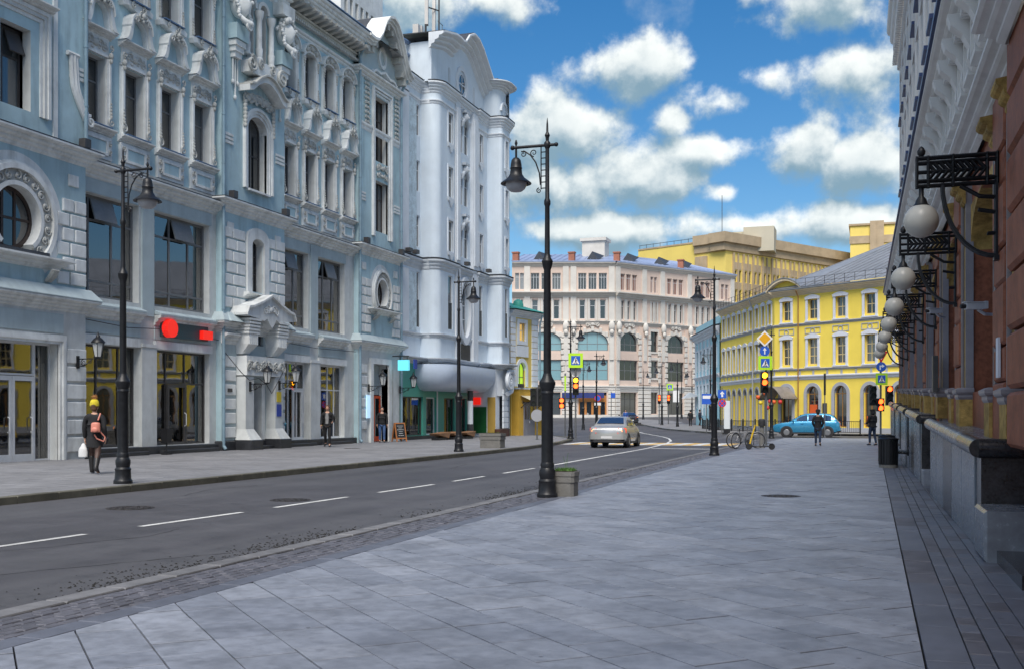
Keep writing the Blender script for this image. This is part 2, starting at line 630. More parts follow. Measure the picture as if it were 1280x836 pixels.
def asphalt_stain():
    """grit and wet dirt gathered along the right-hand kerb, cracks"""
    m = MATS['asphalt']
    t = m.node_tree
    L = t.links.new
    b = t.nodes['Principled BSDF']
    src = b.inputs['Base Color'].links[0].from_socket
    geo = nd(t, 'ShaderNodeNewGeometry')
    sp = nd(t, 'ShaderNodeSeparateXYZ')
    L(geo.outputs['Position'], sp.inputs[0])
    n = nd(t, 'ShaderNodeTexNoise')
    n.inputs['Scale'].default_value = 1.7
    n.inputs['Detail'].default_value = 9
    n.inputs['Roughness'].default_value = 0.75
    L(geo.outputs['Position'], n.inputs['Vector'])
    near = mth(t, 'SUBTRACT', 1.0, mth(t, 'MULTIPLY', mth(t, 'ABSOLUTE', mth(t, 'ADD', sp.outputs[0], 6.75)), 1.7), clamp=True)
    f = mth(t, 'MULTIPLY', mth(t, 'MULTIPLY_ADD', n.outputs[0], 9.0, -4.6, clamp=True), near)
    c = mixc(t, mth(t, 'MULTIPLY', f, 0.9), src, (0.012, 0.012, 0.014))
    v = nd(t, 'ShaderNodeTexVoronoi', feature='DISTANCE_TO_EDGE')
    v.inputs['Scale'].default_value = 0.16
    wv = vmth(t, 'SCALE', n.outputs[1])
    wv.inputs['Scale'].default_value = 1.6
    L(vmth(t, 'ADD', geo.outputs['Position'], wv.outputs[0]).outputs[0], v.inputs['Vector'])
    crack = mth(t, 'MULTIPLY_ADD', v.outputs['Distance'], -260.0, 1.0, clamp=True)
    c = mixc(t, mth(t, 'MULTIPLY', crack, 0.6), c, (0.015, 0.015, 0.017))
    # lengths of newer, darker asphalt
    bk = nd(t, 'ShaderNodeTexNoise')
    bk.inputs['Scale'].default_value = 0.10
    L(geo.outputs['Position'], bk.inputs['Vector'])
    pf = mth(t, 'MULTIPLY_ADD', bk.outputs[0], 14.0, -7.4, clamp=True)
    c = mixc(t, mth(t, 'MULTIPLY', pf, 0.28), c, (0.032, 0.033, 0.038))
    # wheel paths worn along the lanes
    mp = nd(t, 'ShaderNodeMapping')
    mp.inputs['Scale'].default_value = (1.1, 0.02, 1)
    L(geo.outputs['Position'], mp.inputs[0])
    tr = nd(t, 'ShaderNodeTexNoise')
    tr.inputs['Scale'].default_value = 1.0
    tr.inputs['Detail'].default_value = 4
    L(mp.outputs[0], tr.inputs['Vector'])
    c = mixc(t, mth(t, 'MULTIPLY', mth(t, 'MULTIPLY_ADD', tr.outputs[0], 5.0, -2.3, clamp=True), 0.4), c, (0.115, 0.116, 0.122))
    L(c, b.inputs['Base Color'])
asphalt_stain()

def foot_stains(name):
    """trodden patches, drips and chewing-gum spots on the paving"""
    t = MATS[name].node_tree
    L = t.links.new
    b = t.nodes['Principled BSDF']
    src = b.inputs['Base Color'].links[0].from_socket
    geo = nd(t, 'ShaderNodeNewGeometry')
    v = nd(t, 'ShaderNodeTexVoronoi')
    v.inputs['Scale'].default_value = 3.2
    L(geo.outputs['Position'], v.inputs['Vector'])
    sp = nd(t, 'ShaderNodeSeparateColor')
    L(v.outputs['Color'], sp.inputs[0])
    spot = mth(t, 'MULTIPLY', mth(t, 'LESS_THAN', v.outputs['Distance'], mth(t, 'MULTIPLY', sp.outputs[0], 0.075)), mth(t, 'GREATER_THAN', sp.outputs[1], 0.55))
    c = mixc(t, mth(t, 'MULTIPLY', spot, 0.65), src, (0.06, 0.06, 0.07))
    n = nd(t, 'ShaderNodeTexNoise')
    n.inputs['Scale'].default_value = 8.5
    n.inputs['Detail'].default_value = 10
    n.inputs['Roughness'].default_value = 0.72
    L(geo.outputs['Position'], n.inputs['Vector'])
    f = mth(t, 'MULTIPLY_ADD', n.outputs[0], 7.0, -3.9, clamp=True)
    c = mixc(t, mth(t, 'MULTIPLY', f, 0.45), c, (0.10, 0.107, 0.125))
    L(c, b.inputs['Base Color'])
for _n in ('granite_slab', 'granite_slab_b', 'granite_slab_c', 'side_slab', 'border_stone'):
    foot_stains(_n)

def pave(name, poly, h, m, kind='structure'):
    """raised pavement; its side faces are the kerb's back"""
    mb = MB()
    k = len(poly)
    vs = [(x, y, zg(y) - 0.06) for x, y in poly] + [(x, y, zg(y) + h) for x, y in poly]
    fs = [tuple(range(k, 2 * k))]
    for i in range(k):
        j = (i + 1) % k
        fs.append((i, j, j + k, i + k))
    mb.add(vs, fs)
    o = mb.build(name, m)
    o['kind'] = kind
    return o

def path_points(path, step):
    out = []
    carry = 0.0
    for (x0, y0), (x1, y1) in zip(path[:-1], path[1:]):
        l = math.hypot(x1 - x0, y1 - y0)
        d = carry
        while d < l:
            f = d / l
            out.append((x0 + (x1 - x0) * f, y0 + (y1 - y0) * f))
            d += step
        carry = d - l
    out.append(path[-1])
    return out

def kerbs(parent, path, h, w, step, m, maxn=300, gap=0.008):
    """kerb stones along a path, the stone lying to the left of travel"""
    pts = path_points(path, step)
    rest = MB()
    for i in range(min(len(pts) - 1, maxn)):
        (x0, y0), (x1, y1) = pts[i], pts[i + 1]
        l = math.hypot(x1 - x0, y1 - y0)
        if l < 0.1:
            continue
        a = math.atan2(y1 - y0, x1 - x0)
        mb = MB()
        mb.pad([(gap, 0), (l - gap, 0), (l - gap, w), (gap, w)], -0.05, h + random.uniform(-0.004, 0.004), 0.012)
        mb.build('kerb_stone', m, parent, (x0, y0, zg(y0)), rz=a)

# left pavement
KL = [(-14.0, -12), (-14.0, 38), (-14.2, 44), (-14.7, 50), (-15.4, 55), (-16.3, 60), (-17.6, 64), (-19.4, 67.5), (-22, 70.6), (-26, 73), (-32, 74.2), (-60, 75)]
left_walk = pave('pavement', [(x - 0.2, y - 0.02) for x, y in KL] + [(-60, 60), (-60, -12)], 0.10, 'joint')
kerbs(left_walk, [(-14.0, 6)] + KL[1:8] + [(-22, 70.6)], 0.135, 0.24, 1.0, 'kerb_old', 120)
mb = MB()
def kx(y):
    for (x0, y0), (x1, y1) in zip(KL[:-1], KL[1:]):
        if y0 <= y <= y1:
            return x0 + (x1 - x0) * (y - y0) / (y1 - y0)
    return -60
y = 8.0
row = 0
while y < 72:
    x = -24.6
    edge = kx(y + 0.3) - 0.27
    xo = -24.6 - (0.45 if row % 2 else 0)
    while xo < edge:
        a, b = max(xo, -24.6), min(xo + 0.9, edge)
        if b - a > 0.06:
            mb.pad([(a + 0.006, y + 0.006), (b - 0.006, y + 0.006), (b - 0.006, y + 0.594), (a + 0.006, y + 0.594)], 0.09, 0.12 + random.uniform(-0.003, 0.003), 0.008)
        xo += 0.9
    y += 0.6
    row += 1
o = mb.build('paving_slabs', 'side_slab', left_walk)
o['kind'] = 'stuff'

# right pavement: bed, slabs laid on the diagonal, borders
right_walk = pave('pavement', [(-6.35, -12), (9.5, -12), (9.5, 69), (8, 71.0), (-4.5, 71.0), (-6.0, 70.0), (-6.5, 68), (-6.4, 60)], -0.012, 'joint')

def clip(poly, nx, ny, d):
    """keep nx*x + ny*y <= d"""
    out = []
    for i in range(len(poly)):
        a, b = poly[i - 1], poly[i]
        da, db = nx * a[0] + ny * a[1] - d, nx * b[0] + ny * b[1] - d
        if (da < 0) != (db < 0):
            f = da / (da - db)
            out.append((a[0] + (b[0] - a[0]) * f, a[1] + (b[1] - a[1]) * f))
        if db <= 0:
            out.append(b)
    return out

S2 = math.sqrt(0.5)
slabs = []
PX0, PX1, PY0, PY1 = -5.30, 0.30, 3.0, 70.5
u = 0.24 - 12 * 0.405
while u < 55:
    v = -60 + random.uniform(0, 0.5)
    while v < 60:
        ln = random.choice((0.405, 0.61, 0.61, 0.81))
        # u runs along (1,1)/sqrt2, v along (1,-1)/sqrt2
        cs = [(u + 0.006, v + 0.006), (u + 0.399, v + 0.006), (u + 0.399, v + ln - 0.006), (u + 0.006, v + ln - 0.006)]
        poly = [((a + b) * S2, (a - b) * S2) for a, b in cs]
        v += ln
        if max(p[0] for p in poly) < PX0 or min(p[0] for p in poly) > PX1 or max(p[1] for p in poly) < PY0 or min(p[1] for p in poly) > PY1:
            continue
        cx, cy = sum(p[0] for p in poly) / 4, sum(p[1] for p in poly) / 4
        for nx, ny, dd in ((1, 0, PX1), (-1, 0, -PX0), (0, 1, PY1)):
            poly = clip(poly, nx, ny, dd)
            if len(poly) < 3:
                break
        if len(poly) >= 3:
            ar = abs(sum(poly[i - 1][0] * poly[i][1] - poly[i][0] * poly[i - 1][1] for i in range(len(poly)))) / 2
            if ar > 0.003:
                slabs.append((math.hypot(cx, cy - 0.0), poly))
    u += 0.405
slabs.sort(key=lambda s: s[0])
def in_view(poly):
    for x, y in poly:
        c, s = math.cos(YAW), math.sin(YAW)
        xc, dd = x * c + y * s, -x * s + y * c
        if dd > 1 and abs(xc / dd) < 0.49 and 1350 * CAM_H / dd < 330:
            return True
    return False
rest = {'granite_slab': MB(), 'granite_slab_b': MB(), 'granite_slab_c': MB()}
cnt = 0
SM = ['granite_slab', 'granite_slab', 'granite_slab_b', 'granite_slab', 'granite_slab_c']
for dist, poly in slabs:
    m = random.choice(SM)
    h = 0.036 + random.uniform(-0.0035, 0.0035)
    if cnt < 290 and in_view(poly):
        cx, cy = sum(p[0] for p in poly) / len(poly), sum(p[1] for p in poly) / len(poly)
        MB().pad([(x - cx, y - cy) for x, y in poly], -0.05, 0.0, 0.0025).build('slab', m, right_walk, (cx, cy, h))
        cnt += 1
    else:
        rest[m].pad(poly, -0.01, h, 0.0025)
for m, r in rest.items():
    o = r.build('slabs', m, right_walk)
    o['kind'] = 'stuff'

# kerb strip, setts and border on the road side
for i in range(90):
    y = 3.5 + i * 0.72
    mb = MB().pad([(-6.36, y + 0.006), (-6.14, y + 0.006), (-6.14, y + 0.714), (-6.36, y + 0.714)], -0.03, 0.046 + random.uniform(-0.003, 0.003), 0.012)
    mb.build('kerb_stone', 'kerb_light', right_walk)
mb = MB()
for r in range(6):
    x = -6.13 + r * 0.1
    y = 3.5 + (0.1 if r % 2 else 0)
    while y < 68:
        mb.pad([(x + 0.004, y + 0.004), (x + 0.096, y + 0.004), (x + 0.096, y + 0.196), (x + 0.004, y + 0.196)], 0.005, 0.034 + random.uniform(-0.005, 0.005), 0.008)
        y += 0.2
mb.build('setts', 'sett', right_walk)['kind'] = 'stuff'
for i in range(108):
    y = 3.5 + i * 0.6
    MB().pad([(-5.525, y + 0.005), (-5.305, y + 0.005), (-5.305, y + 0.595), (-5.525, y + 0.595)], 0.0, 0.036 + random.uniform(-0.002, 0.003), 0.008).build('border_slab', 'border_stone', right_walk)
mb = MB()
ncol = 0
for (xa, xb, ln) in ((0.31, 0.58, 0.9), (0.58, 0.72, 0.42), (0.72, 0.86, 0.6), (0.86, 1.02, 0.42), (1.02, 1.32, 0.75)):
    y = 3.5 + random.uniform(0, 0.3)
    while y < 60:
        l = ln * random.choice((0.7, 1.0, 1.0, 1.3))
        p = [(xa + 0.004, y + 0.004), (xb - 0.004, y + 0.004), (xb - 0.004, y + l - 0.004), (xa + 0.004, y + l - 0.004)]
        h = 0.036 + random.uniform(-0.004, 0.003)
        m = random.choice(('border_stone', 'border_stone', 'sett'))
        if y < 28:
            MB().pad(p, 0.0, h, 0.008).build('border_slab', m, right_walk)
        else:
            mb.pad(p, 0.0, h, 0.008)
        y += l
mb.build('border_slabs', 'border_stone', right_walk)['kind'] = 'stuff'

# pavements beyond the crossing
far_right = pave('pavement', [(40, 80.5), (40, 120), (-10, 120), (-13.5, 112), (-19, 120), (-24.5, 138), (-33, 150), (-35, 149), (-31, 137), (-24, 118), (-18.5, 103), (-14.5, 92), (-11.5, 85), (-9, 81.6), (-6, 80.5)], 0.12, 'side_slab')
kerbs(far_right, [(-35, 149), (-31, 137), (-24, 118), (-18.5, 103), (-14.5, 92), (-11.5, 85), (-9, 81.6), (-6, 80.5), (30, 80.5)], 0.135, 0.2, 1.5, 'kerb_old', 110)
far_walk = pave('pavement', [(-75, 149.5), (-48, 152.5), (-40, 154.5), (-34, 158), (-20, 178), (-20, 190), (-75, 190)], 0.13, 'side_slab')

# road markings
def dash_x(y):
    P = [(0, -9.8), (10, -9.72), (15, -9.42), (22, -9.16), (30, -9.16), (38.5, -9.38), (48, -9.62), (56, -10.2), (62, -11.0), (68, -12.2), (73, -13.5), (86, -17.5), (103, -22.0), (125, -29.5), (140, -36)]
    for (a, xa), (b, xb) in zip(P[:-1], P[1:]):
        if a <= y <= b:
            return xa + (xb - xa) * (y - a) / (b - a)
    return P[-1][1]
for a, b in ((8.9, 11.48), (12.5, 14.82), (15.74, 18.18), (19.42, 22.02), (23.18, 25.29), (26.75, 29.5)):
    w = 0.055
    MB().add([(dash_x(a) - w, a, 0.004), (dash_x(a) + w, a, 0.004), (dash_x(b) + w, b, 0.004), (dash_x(b) - w, b, 0.004)], [(0, 1, 2, 3)]).build('lane_dash', 'paint_white', road)
mb = MB()
ys = [30.2 + i * 1.5 for i in range(66)]
for a, b in zip(ys[:-1], ys[1:]):
    w = 0.07
    mb.quad((dash_x(a) - w, a, zg(a) + 0.004), (dash_x(a) + w, a, zg(a) + 0.004), (dash_x(b) + w, b, zg(b) + 0.004), (dash_x(b) - w, b, zg(b) + 0.004))
mb.build('centre_line', 'paint_white', road)
MB().box(-9.4, -6.6, 48.0, 48.3, 0.001, 0.005).build('stop_line', 'paint_white', road)
for i in range(18):
    x = -15.2 + i * 0.48
    MB().box(x, x + 0.46, 53.4, 57.6, 0.001, 0.005 if i % 2 else 0.0046).build('zebra_stripe', 'paint_yellow' if i % 2 else 'paint_white', road)
for i in range(9):
    x = -23 - i * 1.0
    MB().box(x, x + 0.5, 131, 135, zg(133) - 0.05, zg(135) + 0.03).build('zebra_stripe', 'paint_white', road)
def manhole(x, y, z, r, par):
    mb = MB()
    mb.lathe([(r, -0.02), (r, 0.006), (r - 0.05, 0.006), (r - 0.055, 0.001), (r - 0.08, 0.001), (r - 0.085, 0.006), (0.02, 0.006)], 28)
    for a in range(12):
        for q in (0.35, 0.6, 0.8):
            t = a * PI / 6 + q
            mb.box(r * q * math.cos(t) - 0.02, r * q * math.cos(t) + 0.02, r * q * math.sin(t) - 0.02, r * q * math.sin(t) + 0.02, 0.005, 0.010)
    mb.build('manhole_cover', 'iron', par, (x, y, z))
rnd = random.Random(12)
mb = MB()
for i in range(5200):
    x = -6.40 - abs(rnd.gauss(0, 0.28))
    y = rnd.uniform(4.0, 30.0)
    if math.sin(y * 1.7) + math.sin(y * 0.63 + 1) + rnd.gauss(0, 0.6) < 0.1:
        continue
    r, a = rnd.uniform(0.004, 0.017), rnd.uniform(0, 6.28)
    mb.add([(x + r * math.cos(a + q) * (1.6 if q else 1), y + r * math.sin(a + q), 0.002) for q in (0, 2.1, 4.2)] + [(x, y, 0.004 + r * 0.5)], [(0, 1, 3), (1, 2, 3), (2, 0, 3)])
mb.build('grit', 'soil_dark', road)['kind'] = 'stuff'
for pts in ([(-9.6, 9.3), (-9.1, 10.2), (-8.7, 11.6), (-8.9, 12.6)], [(-8.6, 7.4), (-8.0, 8.3), (-7.3, 9.6), (-6.7, 10.6)], [(-12.4, 17.5), (-12.9, 19.0), (-12.6, 20.8)], [(-12.2, 27), (-11.4, 28.6), (-11.8, 31), (-11.0, 34)]):
    fine_ = []
    for (x0, y0), (x1, y1) in zip(pts[:-1], pts[1:]):
        fine_ += [(x0 + (x1 - x0) * k / 6 + rnd.uniform(-0.04, 0.04), y0 + (y1 - y0) * k / 6) for k in range(6)]
    mb = MB()
    for (x0, y0), (x1, y1) in zip(fine_[:-1], fine_[1:]):
        w = rnd.uniform(0.004, 0.012)
        mb.quad((x0 - w, y0, 0.0025), (x0 + w, y0, 0.0025), (x1 + w, y1, 0.0025), (x1 - w, y1, 0.0025))
    mb.build('crack', 'soil_dark', road)
manhole(-11.6, 14.9, 0.002, 0.38, road)
manhole(-9.95, 17.2, 0.002, 0.36, road)
manhole(-1.6, 20.5, 0.034, 0.36, right_walk)
manhole(-20.5, 40.5, 0.118, 0.36, left_walk)

# ------------------------------------------------------------------ left-hand ornate building
mat('stucco_blue', (0.41, 0.56, 0.605), 0.85, 0.12, 1.4, 0.12, 60, dirt=0.85, dirtcol=(0.225, 0.31, 0.34), streak=0.6)
mat('stucco_grey', (0.42, 0.50, 0.52), 0.85, 0.10, 1.4, 0.12, 60, dirt=0.6, dirtcol=(0.25, 0.29, 0.31), streak=0.5)
mat('trim_white', (0.71, 0.73, 0.72), 0.8, 0.12, 2.5, 0.2, 50, dirt=0.8, dirtcol=(0.27, 0.275, 0.26), streak=0.5)
mat('trim_old', (0.50, 0.505, 0.475), 0.85, 0.16, 4, 0.9, 22, dirt=0.65, dirtcol=(0.24, 0.24, 0.225), streak=0.35)
mat('pier_cream', (0.59, 0.61, 0.60), 0.85, 0.10, 2.5, 0.15, 50, dirt=0.65, dirtcol=(0.33, 0.325, 0.30), streak=0.5)
mat('dark_plinth', (0.035, 0.037, 0.042), 0.4, 0.3, 9, 0.05, 60)
mat('frame_dark', (0.055, 0.052, 0.052), 0.5, 0.2, 10)
mat('frame_grey', (0.16, 0.165, 0.17), 0.5, 0.15, 10)
mat('frame_white', (0.62, 0.64, 0.66), 0.45, 0.06, 10)
mat('frame_brown', (0.045, 0.028, 0.022), 0.5, 0.2, 10)
mat('roof_slate', (0.05, 0.055, 0.065), 0.5, 0.25, 8, 0.2, 30)
mat('zinc_blue', (0.10, 0.17, 0.30), 0.45, 0.2, 4, spec=0.6)
mat('pipe_blue', (0.22, 0.33, 0.40), 0.55, 0.15, 4, dirt=0.5, dirtcol=(0.14, 0.17, 0.19))
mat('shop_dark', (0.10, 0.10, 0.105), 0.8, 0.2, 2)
mat('shop_floor', (0.16, 0.14, 0.12), 0.5, 0.2, 4)
mat('curtain', (0.75, 0.75, 0.72), 0.9, 0.15, 6)
mat('red_sign', (0.70, 0.012, 0.008), 0.35, 0.03, 4, emit=(1.0, 0.02, 0.01), estr=0.28)
mat('teal_board', (0.035, 0.075, 0.085), 0.5, 0.1, 4)
mat('cyan_sign', (0.12, 0.5, 0.6), 0.4, 0, emit=(0.15, 0.72, 0.9), estr=0.38)
mat('blue_sign', (0.015, 0.05, 0.33), 0.45, 0.08, 8)
mat('orange_paint', (0.62, 0.075, 0.02), 0.45, 0.1, 5)
mat('display_yellow', (0.65, 0.50, 0.03), 0.6, 0.15, 4)
mat('display_blue', (0.03, 0.09, 0.35), 0.6, 0.15, 4)
mat('display_teal', (0.04, 0.25, 0.27), 0.6, 0.15, 4)
mat('display_white', (0.65, 0.65, 0.65), 0.6, 0.1, 4)
mat('display_red', (0.5, 0.03, 0.03), 0.6, 0.1, 4)
glass_mat('glass_dark', (0.012, 0.016, 0.020))
glass_mat('glass_blue', (0.03, 0.055, 0.075))
glass_mat('glass_shop', (0.02, 0.03, 0.03), see=0.86)
glass_mat('glass_mid', (0.07, 0.085, 0.095), rough=0.05)
glass_mat('glass_see', (0.02, 0.03, 0.03), see=0.80)

mat('shop_fill', (0.8, 0.8, 0.75), 0.4, 0, emit=(1.0, 0.86, 0.65), estr=7.0)  # glow for the added lights that brighten the shop rooms
WCACHE = {}
def win(par, a, b, c, d, y, xs=(0.5,), zs=(0.7,), fm='frame_dark', gm='glass_dark', fw=0.06, dp=0.06, name='window', skip=None):
    """frame with bars at the given fractions as the window, each pane a sub-part"""
    w, h = round(b - a, 3), round(d - c, 3)
    if gm == 'glass_dark':
        gm = random.choice(('glass_dark', 'glass_dark', 'glass_mid'))
    key = (w, h, tuple(xs), tuple(zs), fm, gm, fw, dp, name)
    if key not in WCACHE:
        mb = MB()
        X = [0] + [f * w for f in xs] + [w]
        Z = [0] + [f * h for f in zs] + [h]
        mb.box(0, fw, 0, dp, 0, h).box(w - fw, w, 0, dp, 0, h)
        mb.box(fw, w - fw, 0.003, dp - 0.003, 0, fw).box(fw, w - fw, 0.003, dp - 0.003, h - fw, h)
        for x in X[1:-1]:
            mb.box(x - fw * 0.4, x + fw * 0.4, 0.006, dp - 0.006, fw, h - fw)
        for z in Z[1:-1]:
            mb.box(fw, w - fw, 0.01, dp - 0.01, z - fw * 0.4, z + fw * 0.4)
        panes = []
        for i in range(len(X) - 1):
            for j in range(len(Z) - 1):
                p = MB().box(X[i] + 0.015, X[i + 1] - 0.015, dp * 0.5, dp * 0.5 + 0.012, Z[j] + 0.015, Z[j + 1] - 0.015)
                panes.append(p.mesh('pane', gm))
        WCACHE[key] = (mb.mesh(name, fm), panes)
    fr, panes = WCACHE[key]
    f = link(name, fr, par, (a, y, c))
    for p in panes:
        o = bpy.data.objects.new('pane', p)
        COL.objects.link(o)
        o.parent = f
    return f

def curtains(par, a, b, c, d, y, parts, m='curtain'):
    """dark room wall behind the glass and folded curtains over the given stretches of the width"""
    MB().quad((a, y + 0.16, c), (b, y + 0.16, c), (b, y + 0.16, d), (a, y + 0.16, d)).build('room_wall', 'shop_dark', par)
    for f0, f1, z0 in parts:
        x0, x1 = a + (b - a) * f0, a + (b - a) * f1
        n = max(4, int((x1 - x0) / 0.05))
        mb = MB()
        zz = c + (d - c) * z0
        for i in range(n):
            xa, xb = x0 + (x1 - x0) * i / n, x0 + (x1 - x0) * (i + 1) / n
            ya, yb_ = y + (0.05 if i % 2 else 0.0), y + (0.0 if i % 2 else 0.05)
            mb.quad((xa, ya, zz), (xb, yb_, zz), (xb, yb_, d), (xa, ya, d))
        mb.build('curtain', m, par, smooth=True, angle=80)

def arch_win(par, a, b, c, zs, d, y, fm='frame_dark', gm='glass_dark', fw=0.06, bars=(0.5,), zb=(0.6,), name='window'):
    """round-headed window: springs at zs, top at d"""
    w = b - a
    cx, r, h = w / 2, w / 2, d - zs
    outer = [(0, 0)] + [(cx - r * math.cos(t), zs - c + h * math.sin(t)) for t in [PI * i / 16 for i in range(17)]] + [(w, 0)]
    inner = [(fw, fw)] + [(cx - (r - fw) * math.cos(t), zs - c + (h - fw) * math.sin(t)) for t in [PI * i / 16 for i in range(17)]] + [(w - fw, fw)]
    mb = MB().band(outer, inner, 0, 0.06, closed=True)
    for f in bars:
        x = f * w
        top = zs - c + h * math.sqrt(max(0, 1 - ((x - cx) / r) ** 2))
        mb.box(x - fw * 0.4, x + fw * 0.4, 0.006, 0.054, fw, top - fw * 0.5)
    for f in zb:
        mb.box(fw * 0.7, w - fw * 0.7, 0.01, 0.05, f * (zs - c) - fw * 0.4, f * (zs - c) + fw * 0.4)
    fo = mb.build(name, fm, par, (a, y, c))
    p = MB().prism([(x, z) for x, z in outer], 0.028, 0.04).mesh('pane', gm)
    o = bpy.data.objects.new('pane', p)
    COL.objects.link(o)
    o.parent = fo
    return fo

def cornice_prof(z0, z1, o, steps=4, base=0.0):
    """stepped moulding profile growing outward with height; offsets are outward"""
    pr = [(base, z0)]
    for i in range(steps):
        f0, f1 = i / steps, (i + 1) / steps
        za, zb = z0 + (z1 - z0) * f0, z0 + (z1 - z0) * f1
        oo = base + (o - base) * (f1 ** 1.3)
        pr += [(oo - 0.4 * (o - base) / steps, za + 0.2 * (zb - za)), (oo, za + 0.5 * (zb - za)), (oo, zb)]
    pr.append((base, z1 + 0.03))
    return pr

def shop_room(par, a, b, c, d, y0, depth, wallm='shop_dark'):
    mb = MB()
    y1 = y0 + depth
    mb.quad((a, y1, c), (b, y1, c), (b, y1, d), (a, y1, d))
    mb.quad((a, y0, c), (a, y1, c), (a, y1, d), (a, y0, d))
    mb.quad((b, y0, c), (b, y0, d), (b, y1, d), (b, y1, c))
    mb.quad((a, y0, d), (a, y1, d), (b, y1, d), (b, y0, d))
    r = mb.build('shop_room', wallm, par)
    MB().quad((a, y0, c + 0.005), (b, y0, c + 0.005), (b, y1, c + 0.005), (a, y1, c + 0.005)).build('shop_floor', 'shop_floor', par)
    for k in range(max(1, int((b - a) / 1.4))):
        xx = a + 0.5 + k * 1.3
        MB().box(xx, xx + 0.3, y0 + depth * 0.4, y0 + depth * 0.4 + 0.3, d - 0.06, d - 0.02).build('fill_light', 'shop_fill', par)  # added glowing panel under the ceiling, brightens the room to reveal the displays
    return r

LX = -24.36
lb = thing('ornate_building', 'long pale blue building with white stucco ornament and curved window hoods', 'building', (LX, 22.75, 0), R(90), off=(22.75, 0, 0))
YB = -0.25                               # face of the projecting bays
BA, BB, BC, BD, BE = (22.75, 28.75), (28.75, 36.45), (36.45, 41.2), (41.2, 48.3), (48.3, 53.2)
W3B = [29.45 + 2.0 * i for i in range(4)]
W3D = [41.98 + 1.83 * i for i in range(4)]
W3W = 1.08
GW = {'B': [(28.85, 31.75), (32.62, 36.0)], 'D': [(41.38, 43.75), (44.65, 47.3)]}

